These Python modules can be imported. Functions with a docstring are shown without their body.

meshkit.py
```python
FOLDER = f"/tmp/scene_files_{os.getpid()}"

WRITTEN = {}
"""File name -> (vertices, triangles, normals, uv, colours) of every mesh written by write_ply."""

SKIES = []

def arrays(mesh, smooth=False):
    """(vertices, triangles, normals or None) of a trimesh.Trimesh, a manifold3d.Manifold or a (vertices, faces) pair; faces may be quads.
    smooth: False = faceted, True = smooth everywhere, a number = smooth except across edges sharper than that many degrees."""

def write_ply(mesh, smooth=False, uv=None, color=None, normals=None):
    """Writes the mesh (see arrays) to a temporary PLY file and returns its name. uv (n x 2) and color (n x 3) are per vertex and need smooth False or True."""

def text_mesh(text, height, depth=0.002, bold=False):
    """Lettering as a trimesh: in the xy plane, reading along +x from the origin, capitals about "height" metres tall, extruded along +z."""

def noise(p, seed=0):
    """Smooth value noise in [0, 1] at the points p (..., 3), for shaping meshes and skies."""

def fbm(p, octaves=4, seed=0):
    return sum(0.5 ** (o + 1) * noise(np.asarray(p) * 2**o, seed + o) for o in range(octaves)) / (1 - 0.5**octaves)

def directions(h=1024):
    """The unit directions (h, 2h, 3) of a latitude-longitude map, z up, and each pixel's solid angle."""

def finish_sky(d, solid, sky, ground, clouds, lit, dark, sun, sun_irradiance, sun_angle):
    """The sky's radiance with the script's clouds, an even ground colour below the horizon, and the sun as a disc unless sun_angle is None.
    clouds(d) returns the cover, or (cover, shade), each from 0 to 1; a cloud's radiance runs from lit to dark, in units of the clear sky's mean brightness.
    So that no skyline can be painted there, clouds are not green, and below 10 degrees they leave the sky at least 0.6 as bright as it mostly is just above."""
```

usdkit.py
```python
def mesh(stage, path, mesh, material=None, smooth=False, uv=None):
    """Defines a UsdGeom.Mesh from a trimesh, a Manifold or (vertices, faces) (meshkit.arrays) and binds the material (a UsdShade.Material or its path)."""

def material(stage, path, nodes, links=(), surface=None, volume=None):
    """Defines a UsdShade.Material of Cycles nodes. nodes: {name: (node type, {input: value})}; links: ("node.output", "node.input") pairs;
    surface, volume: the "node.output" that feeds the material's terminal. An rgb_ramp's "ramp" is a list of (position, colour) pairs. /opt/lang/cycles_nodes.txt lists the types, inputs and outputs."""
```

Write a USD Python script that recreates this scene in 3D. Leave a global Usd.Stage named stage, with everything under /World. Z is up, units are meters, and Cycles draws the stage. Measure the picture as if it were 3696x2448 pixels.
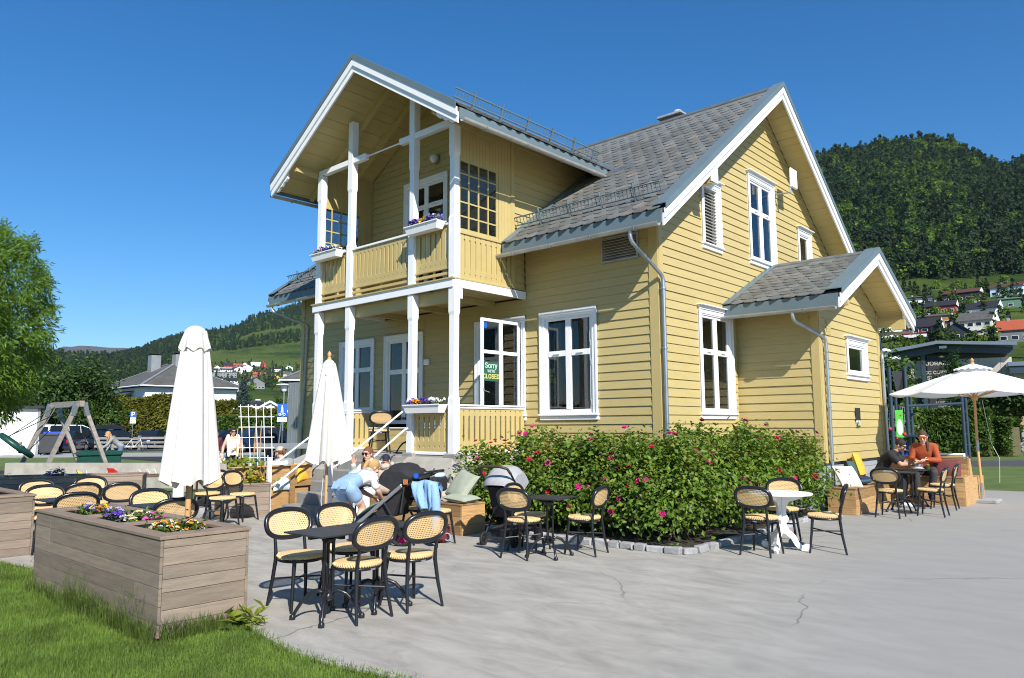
import math, numpy as np, trimesh, manifold3d as m3, shapely
from shapely.geometry import Polygon, box as sbox, Point, LineString
from shapely.ops import unary_union
from pxr import Usd, UsdGeom, UsdLux, UsdShade, Gf, Sdf, Vt
import usdkit, meshkit
stage = Usd.Stage.CreateInMemory()
UsdGeom.SetStageUpAxis(stage, 'Z'); UsdGeom.SetStageMetersPerUnit(stage, 1.0)
UsdGeom.Xform.Define(stage, '/World'); UsdGeom.Scope.Define(stage, '/World/Looks')
PI = math.pi
# ---------------- camera
CAM = np.array([6.8, -11.316, 1.62]); YAW, PITCH, ROLL = map(math.radians, (-42.268, 6.665, -0.315))
_f = np.array([math.sin(YAW)*math.cos(PITCH), math.cos(YAW)*math.cos(PITCH), math.sin(PITCH)])
_r = np.array([math.cos(YAW), -math.sin(YAW), 0]); _u = np.cross(_r, _f)
_r, _u = _r*math.cos(ROLL)+_u*math.sin(ROLL), _u*math.cos(ROLL)-_r*math.sin(ROLL)
cam = UsdGeom.Camera.Define(stage, '/World/camera')
cam.AddTransformOp().Set(Gf.Matrix4d(*[float(x) for row in ((*_r, 0), (*_u, 0), (*-_f, 0), (*CAM, 1)) for x in row]))
cam.CreateHorizontalApertureAttr(36.0); cam.CreateFocalLengthAttr(26.228); cam.CreateExposureAttr(0.60)
cam.CreateClippingRangeAttr(Gf.Vec2f(0.05, 60000))
# ---------------- sky and sun
SUN = np.array([0.70, -0.37, 0.61]); SUN /= np.linalg.norm(SUN)
EL, ROT = math.asin(SUN[2]), math.atan2(SUN[0], SUN[1])
sky = UsdLux.DomeLight.Define(stage, '/World/sky')
skym = usdkit.material(stage, '/World/Looks/sky', {
    's': ('sky_texture', {'sky_type': 'single_scattering', 'sun_disc': False, 'sun_elevation': EL, 'sun_rotation': ROT, 'altitude': 3000, 'air_density': 1.7, 'aerosol_density': 0.0, 'ozone_density': 8.0}), 'h': ('hsv', {'saturation': 1.2}),
    'b': ('background_shader', {'strength': 0.088})}, [('s.color', 'h.color'), ('h.color', 'b.color')], surface='b.background')
UsdShade.MaterialBindingAPI.Apply(sky.GetPrim()).Bind(skym)
sky.GetPrim().SetCustomDataByKey('kind', 'structure')
sun = UsdLux.DistantLight.Define(stage, '/World/sun')
sun.CreateNormalizeAttr(True); sun.CreateIntensityAttr(1.25); sun.CreateAngleAttr(0.53); sun.CreateColorAttr(Gf.Vec3f(1.0, 0.955, 0.88))
sun.AddRotateXYZOp().Set(Gf.Vec3f(math.degrees(math.acos(SUN[2])), 0, math.degrees(math.atan2(SUN[0], -SUN[1]))))

# ---------------- helpers
_count = {}
def path_of(parent, name):
    base = '/World' if parent is None else (parent if isinstance(parent, str) else str(parent.GetPath()))
    k = (base, name); n = _count.get(k, 0); _count[k] = n + 1
    return f'{base}/{name}' + (f'_{n:03d}' if n else '')
def tag(prim, label=None, cat=None, group=None, kind=None):
    for k, v in (('label', label), ('category', cat), ('group', group), ('kind', kind)):
        if v: prim.SetCustomDataByKey(k, v)
    return prim
def obj(name, mesh, mat, parent=None, smooth=False, label=None, cat=None, group=None, kind=None):
    m = usdkit.mesh(stage, path_of(parent, name), mesh, MAT[mat] if isinstance(mat, str) else mat, smooth=smooth)
    return tag(m.GetPrim(), label, cat, group, kind)
def thing(name, label, cat, loc=(0, 0, 0), rz=0, group=None, scale=None, rot=None):
    x = UsdGeom.Xform.Define(stage, path_of(None, name)); x.AddTranslateOp().Set(Gf.Vec3d(*map(float, loc)))
    x.AddRotateZOp().Set(float(rz))
    if scale: x.AddScaleOp().Set(Gf.Vec3f(*([scale]*3 if np.ndim(scale) == 0 else scale)))
    return tag(x.GetPrim(), label, cat, group)
def dup(src, loc, rz, label=None, group=None, scale=None):
    cd = src.GetCustomData(); nm = src.GetName(); nm = nm[:-4] if nm[-3:].isdigit() else nm
    t = thing(nm, label or cd.get('label'), cd.get('category'), loc, rz, group or cd.get('group'), scale)
    t.GetReferences().AddInternalReference(src.GetPath()); t.SetInstanceable(True)
    return t
cat_ = lambda ms: (np.vstack([m[0] for m in ms]), np.vstack([np.asarray(m[1]) + o for m, o in zip(ms, np.cumsum([0]+[len(m[0]) for m in ms[:-1]]))]))
_Q = np.array([[0,2,1],[1,2,3],[4,5,6],[5,7,6],[0,1,4],[1,5,4],[2,6,3],[3,6,7],[0,4,2],[2,4,6],[1,3,5],[3,7,5]])
def bx(x0, x1, y0, y1, z0, z1):
    v = np.array([[x, y, z] for x in (x0, x1) for y in (y0, y1) for z in (z0, z1)], float)
    return v, np.array([[0,1,3],[0,3,2],[4,6,7],[4,7,5],[0,4,5],[0,5,1],[2,3,7],[2,7,6],[0,2,6],[0,6,4],[1,5,7],[1,7,3]])
def rbx(x0, x1, y0, y1, z0, z1, b=0.008):
    p = [[x, y, z] for x in (x0, x1) for y in (y0, y1) for z in (z0, z1)]
    q = []
    for x, y, z in p:
        sx, sy, sz = (1 if x == x0 else -1), (1 if y == y0 else -1), (1 if z == z0 else -1)
        q += [[x+sx*b, y+sy*b, z], [x+sx*b, y, z+sz*b], [x, y+sy*b, z+sz*b]]
    h = trimesh.convex.convex_hull(np.array(q)); return np.array(h.vertices), np.array(h.faces)
def hullm(pts):
    h = trimesh.convex.convex_hull(np.array(pts, float)); return np.array(h.vertices), np.array(h.faces)
def tf(m, R=None, t=(0, 0, 0)):
    v = np.asarray(m[0], float)
    return (v @ np.asarray(R).T if R is not None else v) + np.asarray(t, float), m[1]
def Rz(a): c, s = math.cos(a), math.sin(a); return np.array([[c, -s, 0], [s, c, 0], [0, 0, 1.]])
def Rx(a): c, s = math.cos(a), math.sin(a); return np.array([[1., 0, 0], [0, c, -s], [0, s, c]])
def Ry(a): c, s = math.cos(a), math.sin(a); return np.array([[c, 0, s], [0, 1., 0], [-s, 0, c]])
def tube(pts, r, n=8, caps=True, closed=False):
    p = np.asarray(pts, float); r = np.broadcast_to(r, (len(p),)).astype(float)
    if closed: t = np.roll(p, -1, 0) - np.roll(p, 1, 0)
    else: t = np.gradient(p, axis=0)
    t /= np.linalg.norm(t, axis=1, keepdims=True) + 1e-12
    a = np.zeros_like(p); ref = np.array([0, 0, 1.]) if abs(t[0, 2]) < 0.9 else np.array([1., 0, 0])
    a0 = np.cross(t[0], ref); a0 /= np.linalg.norm(a0); a[0] = a0
    for i in range(1, len(p)):
        w = a[i-1] - t[i]*(a[i-1] @ t[i]); a[i] = w/(np.linalg.norm(w)+1e-12)
    b = np.cross(t, a); g = np.arange(n)*2*PI/n
    v = p[:, None] + r[:, None, None]*(np.cos(g)[None, :, None]*a[:, None] + np.sin(g)[None, :, None]*b[:, None])
    L = len(p); f = []
    for i in range(L if closed else L-1):
        j = (i+1) % L
        for k in range(n):
            k2 = (k+1) % n; f += [[i*n+k, j*n+k, j*n+k2], [i*n+k, j*n+k2, i*n+k2]]
    v = v.reshape(-1, 3)
    if caps and not closed:
        c0, c1 = len(v), len(v)+1; v = np.vstack([v, p[0], p[-1]])
        for k in range(n):
            k2 = (k+1) % n; f += [[c0, k, k2], [c1, (L-1)*n+k2, (L-1)*n+k]]
    return v, np.array(f)
def lathe(prof, n=16, c=(0, 0, 0), caps=True):
    prof = np.asarray(prof, float); g = np.arange(n)*2*PI/n
    v = np.stack([prof[:, :1]*np.cos(g), prof[:, :1]*np.sin(g), np.repeat(prof[:, 1:2], n, 1)], -1).reshape(-1, 3); L = len(prof); f = []
    for i in range(L-1):
        for k in range(n):
            k2 = (k+1) % n; f += [[i*n+k, i*n+k2, (i+1)*n+k2], [i*n+k, (i+1)*n+k2, (i+1)*n+k]]
    if caps:
        c0, c1 = len(v), len(v)+1; v = np.vstack([v, [0, 0, prof[0, 1]], [0, 0, prof[-1, 1]]])
        for k in range(n):
            k2 = (k+1) % n; f += [[c0, k2, k], [c1, (L-1)*n+k, (L-1)*n+k2]]
    return v + np.asarray(c), np.array(f)
def poly_tris(poly, h):
    """shapely polygon -> (v, f) prism between w=0 and w=h (u, v, w)"""
    ps = [g for g in getattr(poly, 'geoms', [poly]) if isinstance(g, Polygon) and g.area > 1e-6]
    out = []
    for g in ps:
        g = shapely.geometry.polygon.orient(g)
        cs = m3.CrossSection([np.array(r.coords)[:-1] for r in [g.exterior, *g.interiors]], m3.FillRule.EvenOdd)
        mm = cs.extrude(h).to_mesh(); out.append((np.array(mm.vert_properties[:, :3], float), np.array(mm.tri_verts)))
    return cat_(out) if out else None
def prism(poly, h, f):
    """prism mapped by f(u, v, w) -> xyz arrays"""
    m = poly_tris(poly, h)
    if m is None: return None
    V = np.stack(f(m[0][:, 0], m[0][:, 1], m[0][:, 2]), -1)
    a = m[1]
    return V, a
PA = lambda y: (lambda u, v, w: (u, y - w, v))          # facing -y
PB = lambda x: (lambda u, v, w: (x + w, u, v))          # facing +x
def beam(p, q, w, h, up=(0, 0, 1), b=0.0):
    """box beam from p to q, width w (sideways), height h (along up)"""
    p, q = np.asarray(p, float), np.asarray(q, float); d = q-p; L = np.linalg.norm(d); d /= L
    s = np.cross(d, up); s /= np.linalg.norm(s); u = np.cross(s, d)
    m = rbx(0, L, -w/2, w/2, -h/2, h/2, b) if b else bx(0, L, -w/2, w/2, -h/2, h/2)
    return tf(m, np.stack([d, s, u], 1), p)
def sphere(r, c=(0, 0, 0), sub=2, s=(1, 1, 1)):
    m = trimesh.creation.icosphere(sub, r); return np.array(m.vertices)*np.array(s)+np.array(c), np.array(m.faces)
def noise3(p, s=1.0, o=4, seed=0): return meshkit.fbm(np.asarray(p, float)*s + seed*17.3, o)

# ---------------- materials
MAT = {}
def pm(name, col, rough=0.6, var=0.0, scale=4.0, stretch=(1, 1, 1), rnd=0.0, bump=0.0, bscale=40.0, spec=0.5, metal=0.0, trans=0.0, dirt=None, coat=0.0, alpha=None, det=4):
    """principled paint or wood or cloth: noise varies the colour by +-var, rnd from object to object"""
    N = {'p': ('principled_bsdf', {'roughness': rough, 'specular_ior_level': spec, 'metallic': metal, 'coat_weight': coat}), 'g': ('geometry', {}),
         'm': ('mapping', {'scale': stretch}), 'n': ('noise_texture', {'scale': scale, 'detail': det, 'roughness': 0.6})}
    L = [('g.position', 'm.vector'), ('m.vector', 'n.vector')]
    c = np.array(col, float)
    N['r'] = ('rgb_ramp', {'ramp': [(0.25, tuple(np.clip(c*(1-var), 0, 1))), (0.75, tuple(np.clip(c*(1+var), 0, 1)))]})
    L += [('n.fac', 'r.fac')]; out = 'r.color'
    if dirt is not None:
        N['n2'] = ('noise_texture', {'scale': dirt[1], 'detail': 6, 'roughness': 0.7}); N['r2'] = ('rgb_ramp', {'ramp': [(dirt[2], (0, 0, 0)), (dirt[2]+dirt[3], (1, 1, 1))]})
        N['x2'] = ('mix_color', {'b': dirt[0]}); L += [('m.vector', 'n2.vector'), ('n2.fac', 'r2.fac'), ('r2.color', 'x2.fac'), (out, 'x2.a')]; out = 'x2.result'
    if rnd:
        N['o'] = ('object_info', {}); N['mr'] = ('map_range', {'to_min': 1-rnd, 'to_max': 1+rnd, 'from_min': 0.0, 'from_max': 1.0})
        N['x'] = ('vector_math', {'math_type': 'scale'}); L += [('o.random', 'mr.value'), (out, 'x.vector1'), ('mr.result', 'x.scale')]; out = 'x.vector'
    L.append((out, 'p.base_color'))
    if bump:
        N['b'] = ('bump', {'strength': bump, 'distance': 0.01}); N['nb'] = ('noise_texture', {'scale': bscale, 'detail': 3})
        L += [('m.vector', 'nb.vector'), ('nb.fac', 'b.height'), ('b.normal', 'p.normal')]
    s = 'p.BSDF'
    if trans:
        N['t'] = ('translucent_bsdf', {}); N['mc'] = ('mix_closure', {'fac': trans}); L += [(out, 't.color'), ('p.BSDF', 'mc.closure1'), ('t.BSDF', 'mc.closure2')]; s = 'mc.closure'
    MAT[name] = usdkit.material(stage, '/World/Looks/'+name, N, L, surface=s)
pm('yellow', (0.46, 0.365, 0.155), 0.5, 0.06, 3, (1, 1, 6), rnd=0.03, bump=0.15, bscale=25)
pm('yellow_trim', (0.48, 0.375, 0.155), 0.45, 0.05, 3, rnd=0.02)
pm('white', (0.80, 0.80, 0.80), 0.4, 0.03, 4, bump=0.05)
pm('slate', (0.128, 0.132, 0.124), 0.62, 0.30, 5, rnd=0.22, bump=0.5, bscale=30)
pm('slate_brown', (0.15, 0.14, 0.12), 0.7, 0.35, 5, rnd=0.22, bump=0.5, bscale=30)
pm('flashing', (0.12, 0.165, 0.185), 0.45, 0.08, 2, rnd=0.03, spec=0.4)
pm('galv', (0.42, 0.44, 0.46), 0.38, 0.15, 6, metal=0.85)
pm('gutter_grey', (0.42, 0.40, 0.36), 0.5, 0.2, 4, metal=0.3)
pm('black', (0.012, 0.013, 0.016), 0.28, 0.1, 5, spec=0.5)
pm('cane', (0.70, 0.47, 0.22), 0.6, 0.08, 60)
pm('cane_seat', (0.76, 0.52, 0.25), 0.55, 0.12, 90, bump=0.8, bscale=110)
pm('table_black', (0.022, 0.023, 0.026), 0.5, 0.6, 30, bump=0.05, dirt=((0.10, 0.10, 0.11), 14, 0.62, 0.12))
pm('wood_grey', (0.225, 0.175, 0.13), 0.7, 0.24, 3, (1.2, 1.2, 14), rnd=0.22, bump=0.2, bscale=14, dirt=((0.17, 0.145, 0.125), 1.3, 0.5, 0.3))
pm('wood_cap', (0.235, 0.17, 0.12), 0.7, 0.18, 3, (2, 2, 2), rnd=0.08, bump=0.2, bscale=20)
pm('wood_warm', (0.36, 0.215, 0.09), 0.65, 0.30, 3, (1.2, 1.2, 14), rnd=0.38, bump=0.15, bscale=20)
pm('wood_pole', (0.55, 0.30, 0.12), 0.5, 0.15, 6, (6, 6, 1))
pm('canopy', (0.72, 0.70, 0.64), 0.85, 0.03, 3, trans=0.15)
pm('canopy_open', (0.80, 0.82, 0.84), 0.85, 0.02, 3, trans=0.25)
pm('concrete', (0.33, 0.31, 0.27), 0.85, 0.22, 2.5, bump=0.35, bscale=30, dirt=((0.24, 0.22, 0.18), 1.1, 0.5, 0.3))
pm('concrete_dark', (0.24, 0.235, 0.22), 0.85, 0.2, 2.5, bump=0.35, bscale=30)
pm('found', (0.30, 0.33, 0.37), 0.7, 0.1, 4, rnd=0.04)
pm('stone', (0.30, 0.30, 0.30), 0.8, 0.25, 9, rnd=0.2, bump=0.6, bscale=30)
pm('soil', (0.035, 0.027, 0.02), 0.95, 0.5, 12, bump=0.8, bscale=25)
pm('bark', (0.10, 0.075, 0.055), 0.9, 0.4, 8, (1, 1, .3), bump=0.7, bscale=20)
pm('stem', (0.10, 0.085, 0.04), 0.8, 0.3, 8)
def leafm(name, col, var=0.45, scale=9.0, trans=0.35, rough=0.45, rnd=0.0): pm(name, col, rough, var, scale, trans=trans, spec=0.35, rnd=rnd, det=2)
leafm('leaf_rose', (0.11, 0.19, 0.02), 0.7, 5)
leafm('leaf_rose_y', (0.21, 0.245, 0.03), 0.4, 9)
leafm('leaf_willow', (0.11, 0.20, 0.02), 0.5, 6)
leafm('leaf_tree', (0.042, 0.085, 0.014), 0.55, 2)
leafm('leaf_thuja', (0.125, 0.13, 0.014), 0.55, 1.6)
leafm('leaf_hedge', (0.065, 0.12, 0.014), 0.55, 3)
leafm('leaf_spruce', (0.075, 0.115, 0.10), 0.4, 3)
leafm('leaf_far', (0.055, 0.105, 0.014), 0.35, 0.02, rnd=0.45, rough=0.8)
leafm('leaf_far2', (0.105, 0.175, 0.018), 0.35, 0.02, rnd=0.4, rough=0.8)
leafm('leaf_conif', (0.028, 0.055, 0.018), 0.3, 0.02, rnd=0.35, rough=0.8)
leafm('grass', (0.125, 0.20, 0.028), 0.45, 2.2, trans=0.3, rough=0.6)
leafm('grass_long', (0.085, 0.13, 0.022), 0.4, 5, trans=0.3, rough=0.6)
pm('lawn', (0.085, 0.125, 0.020), 0.9, 0.35, 1.2, bump=0.8, bscale=60)
pm('rose', (0.62, 0.025, 0.20), 0.6, 0.35, 12, trans=0.2)
pm('rose_red', (0.62, 0.012, 0.07), 0.6, 0.35, 12, trans=0.2)
for n_, c_ in dict(petal_white=(.8, .8, .76), petal_orange=(.85, .30, .02), petal_yellow=(.85, .6, .02), petal_violet=(.12, .04, .40), petal_lilac=(.45, .42, .75), petal_pink=(.75, .10, .50), petal_rose=(.75, .35, .55)).items(): pm(n_, c_, 0.7, 0.15, 40, trans=0.15)
for n_, c_ in dict(skin=(.62, .36, .26), skin_tan=(.46, .25, .16), hair_brown=(.06, .03, .016), hair_blond=(.40, .25, .10), hair_dark=(.018, .013, .011), hair_red=(.14, .06, .025), cloth_white=(.80, .79, .76), cloth_cream=(.72, .66, .55),
    denim=(.24, .37, .54), jeans=(.10, .16, .26), cloth_black=(.012, .012, .014), cloth_rust=(.30, .055, .012), cloth_grey=(.26, .27, .28), cloth_dgrey=(.035, .037, .042), cloth_navy=(.014, .022, .06), cloth_maroon=(.10, .012, .018),
    cloth_blue=(.24, .40, .62), cushion_white=(.78, .72, .64), cushion_yellow=(.68, .38, .035), cushion_green=(.03, .09, .085), cushion_sage=(.30, .33, .25), cushion_beige=(.44, .36, .29), cushion_lblue=(.55, .72, .82), cushion_maroon=(.13, .03, .03), cushion_teal=(.03, .07, .10), cushion_mint=(.30, .50, .42), pink=(.85, .02, .25), tan_leather=(.40, .13, .04), beanie=(.008, .012, .045)).items(): pm(n_, c_, 0.8, 0.10, 25, bump=0.2, bscale=120)
pm('lens', (0.02, 0.012, 0.012), 0.08, 0, 1); pm('lens_orange', (0.55, 0.12, 0.02), 0.1, 0, 1, metal=0.4); pm('lip', (0.45, 0.13, 0.11), 0.5); pm('eye', (0.05, 0.04, 0.03), 0.2)
pm('sand', (0.36, 0.33, 0.27), 0.95, 0.2, 3, bump=0.6, bscale=30); pm('rubber', (0.022, 0.019, 0.020), 0.9, 0.5, 30, bump=0.4, bscale=60)
pm('path_grey', (0.30, 0.30, 0.29), 0.9, 0.15, 1.5); pm('asphalt', (0.055, 0.056, 0.06), 0.9, 0.3, 6, bump=0.3)
pm('wood_weathered', (0.25, 0.225, 0.195), 0.85, 0.3, 4, (1, 1, 4), rnd=0.2, bump=0.3); pm('plastic_green', (0.008, 0.055, 0.04), 0.4, 0.15, 4); pm('plastic_black', (0.014, 0.014, 0.016), 0.45, 0.2, 4)
pm('bin_grey', (0.045, 0.047, 0.05), 0.5, 0.1, 4); pm('tyre', (0.012, 0.012, 0.013), 0.8); pm('rim', (0.45, 0.46, 0.48), 0.35, metal=0.8)
pm('car_black', (0.006, 0.008, 0.014), 0.15, coat=0.6); pm('car_navy', (0.008, 0.016, 0.05), 0.15, coat=0.6); pm('car_white', (0.78, 0.79, 0.80), 0.25, coat=0.5); pm('tail_red', (0.45, 0.01, 0.012), 0.2); pm('lamp_glass', (0.7, 0.7, 0.7), 0.15)
pm('sign_blue', (0.012, 0.10, 0.55), 0.4); pm('sign_white', (0.8, 0.8, 0.8), 0.4); pm('steel_blue', (0.035, 0.055, 0.075), 0.4, 0.1, 3); pm('steel_grey', (0.16, 0.185, 0.20), 0.45, 0.1, 3)
pm('wall_white', (0.78, 0.79, 0.80), 0.6, 0.04, 1.0, rnd=0.02); pm('roof_grey', (0.085, 0.082, 0.075), 0.8, 0.35, 1.2, (1, 1, 1), bump=0.6, bscale=6); pm('roof_dark', (0.018, 0.018, 0.022), 0.7, 0.2, 1); pm('roof_red', (0.35, 0.075, 0.03), 0.7, 0.2, 2)
for n_, c_ in dict(wall_red=(.20, .012, .015), wall_grey=(.17, .18, .18), wall_cream=(.62, .58, .45), wall_wood=(.42, .20, .06), wall_blue=(.05, .075, .12), wall_green=(.10, .20, .13), wall_brown=(.09, .035, .02), wall_yellow=(.75, .50, .10), wall_navy=(.018, .024, .045), wall_black=(.02, .02, .022), wall_pink=(.58, .50, .45), brick_buff=(.42, .30, .15), awning_blue=(.03, .05, .13), banner=(.030, .026, .027), teal=(.01, .16, .15), sign_green=(.10, .55, .06), terracotta=(.50, .13, .03), bamboo=(.50, .33, .14), net_white=(.7, .7, .68), toy_red=(.6, .02, .02), toy_blue=(.02, .06, .5), toy_yellow=(.8, .5, .02), toy_pink=(.8, .15, .35), dark_glass=(.012, .016, .02)).items(): pm(n_, c_, 0.15 if n_ == 'dark_glass' else 0.7, 0.06, 2)
pm('sheet_metal', (0.30, 0.315, 0.325), 0.4, 0.12, 1.5, metal=0.35); pm('roof_steel', (0.22, 0.26, 0.31), 0.4, 0.05, 1, metal=0.5); pm('rattan_dark', (0.05, 0.03, 0.02), 0.6)
MAT['glass'] = usdkit.material(stage, '/World/Looks/glass', {'t': ('transparent_bsdf', {'color': (0.55, 0.58, 0.58)}), 'g': ('glossy_bsdf', {'color': (0.95, 0.97, 1.0), 'roughness': 0.012}), 'f': ('layer_weight', {'blend': 0.5}), 'pw': ('math', {'math_type': 'power', 'value2': 4.0}), 'ma': ('math', {'math_type': 'multiply_add', 'value2': 0.9, 'value3': 0.06}), 'm': ('mix_closure', {})},
    [('f.facing', 'pw.value1'), ('pw.value', 'ma.value1'), ('ma.value', 'm.fac'), ('t.BSDF', 'm.closure1'), ('g.BSDF', 'm.closure2')], surface='m.closure')
def leafcloud(P, size, rng, up=0.3, out=None, asp=0.55, fold=0.18, droop=0.0):
    """folded leaf blades at the points P: each two triangles"""
    n = len(P); size = np.broadcast_to(size, (n,))
    N = rng.normal(size=(n, 3)); N[:, 2] = np.abs(N[:, 2])*0.7 + up
    if out is not None: N += out
    N /= np.linalg.norm(N, axis=1, keepdims=True)
    D = rng.normal(size=(n, 3)); D[:, 2] -= droop
    D -= N*np.sum(D*N, 1, keepdims=True); D /= np.linalg.norm(D, axis=1, keepdims=True) + 1e-9
    S = np.cross(N, D); s = size[:, None]*(0.7+0.6*rng.random((n, 1)))
    v = np.stack([P, P+D*s*0.5+S*s*asp/2+N*s*fold*0.6, P+D*s, P+D*s*0.5-S*s*asp/2+N*s*fold*0.6], 1).reshape(-1, 3)
    b = np.arange(n)[:, None]*4
    return v, np.vstack([b+[0, 1, 2], b+[0, 2, 3]])
def crown_pts(rng, c, r, n, clumps=40, spread=0.28, shell=0.6, zmin=None):
    """points in clumps through an ellipsoid crown, and their outward directions"""
    d = rng.normal(size=(clumps, 3)); d /= np.linalg.norm(d, axis=1, keepdims=True)
    k = d*(shell+(1-shell)*rng.random((clumps, 1))**0.7)
    q = k[rng.integers(0, clumps, n)] + rng.normal(size=(n, 3))*spread*(0.5+0.5*rng.random((n, 1)))
    P = np.asarray(c)+q*np.asarray(r)
    if zmin is not None: m = P[:, 2] > zmin; P, q = P[m], q[m]
    return P, q/(np.linalg.norm(q, axis=1, keepdims=True)+1e-6)
# ================= ground, terrain, forest
rngT = np.random.default_rng(7)
R_AZ = np.array([-40, -26, -22, -19.25, -17.83, -16.31, -14.39, -12.69, -11.32, -10.61, -10.05, -9.41, -8.86, -8.32, -7.66, -6.83, -2, 8, 25])
R_E = np.array([.20, .30, .325, .3429, .3467, .3458, .3493, .3425, .3379, .3312, .3227, .3156, .3059, .2965, .2949, .2935, .28, .24, .18])
L_AZ = np.array([-110, -85, -76, -72.2, -70.3, -68.8, -67.96, -66.6, -65, -64.2, -62.5, -61.7, -61.1, -59.6, -59, -58.4, -57.5, -50, -40])
L_E = np.array([.05, .055, .06, .0696, .0872, .0949, .1046, .1135, .1193, .1217, .1292, .1406, .1446, .1514, .1573, .1607, .1612, .19, .20])
R_R = np.array([90, 150, 290, 430, 520, 900]); R_B = np.array([-.005, .022, .088, .141, .185, 1.0])
L_R = np.array([150, 350, 600, 850, 1100, 1250, 2000]); L_B = np.array([-.004, .015, .045, .056, .069, .078, 1.0])
def terr(az, r):
    """height of the land at bearing az (degrees) and distance r from the square"""
    az, r = np.asarray(az, float), np.asarray(r, float)
    el, er = np.interp(az, L_AZ, L_E), np.interp(az, R_AZ, R_E)
    def prof(rr, RR, BB, top):
        e = np.interp(rr, RR[:-1], BB[:-1]); k = np.clip((rr-RR[-2])/(RR[-1]-RR[-2]), 0, 1)
        return np.where(rr > RR[-2], BB[-2]+(top-BB[-2])*(k*0.65+0.35*(1-(1-k)**2)), e)
    hl = prof(r, L_R, L_B, el-0.004)*r; hr = prof(r, R_R, R_B, er-0.012)*r
    hl = np.where(r > 2000, (el-.004)*2000-(r-2000)*0.25, hl); hr = np.where(r > 900, (er-.012)*900-(r-900)*0.3, hr)
    w = np.clip((az+52)/20, 0, 1); w = w*w*(3-2*w)
    x, y = CAM[0]+r*np.sin(np.radians(az)), CAM[1]+r*np.cos(np.radians(az))
    n = meshkit.fbm(np.stack([x/90, y/90, 0*x], -1).reshape(-1, 3), 4).reshape(x.shape)
    h = hl*(1-w)+hr*w
    return h + n*np.clip(h, 0, 60)*0.10 + 1.62*np.clip(r/200, 0, 1)
def at_az(az, r, z=None):
    a = math.radians(az); return np.array([CAM[0]+r*math.sin(a), CAM[1]+r*math.cos(a), float(terr(az, r)) if z is None else z])
az = np.linspace(-110, 25, 270); rr = np.concatenate([np.geomspace(70, 900, 56), np.geomspace(920, 2600, 34)])
A, Rr = np.meshgrid(az, rr, indexing='ij'); Hh = np.where(Rr < 85, -2.0, terr(A, Rr))
V = np.stack([CAM[0]+Rr*np.sin(np.radians(A)), CAM[1]+Rr*np.cos(np.radians(A)), Hh], -1)
def gridf(n, m):
    i, j = np.meshgrid(np.arange(n-1), np.arange(m-1), indexing='ij'); a = (i*m+j).ravel()
    return np.vstack([np.stack([a, a+m, a+m+1], 1), np.stack([a, a+m+1, a+1], 1)])
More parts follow.
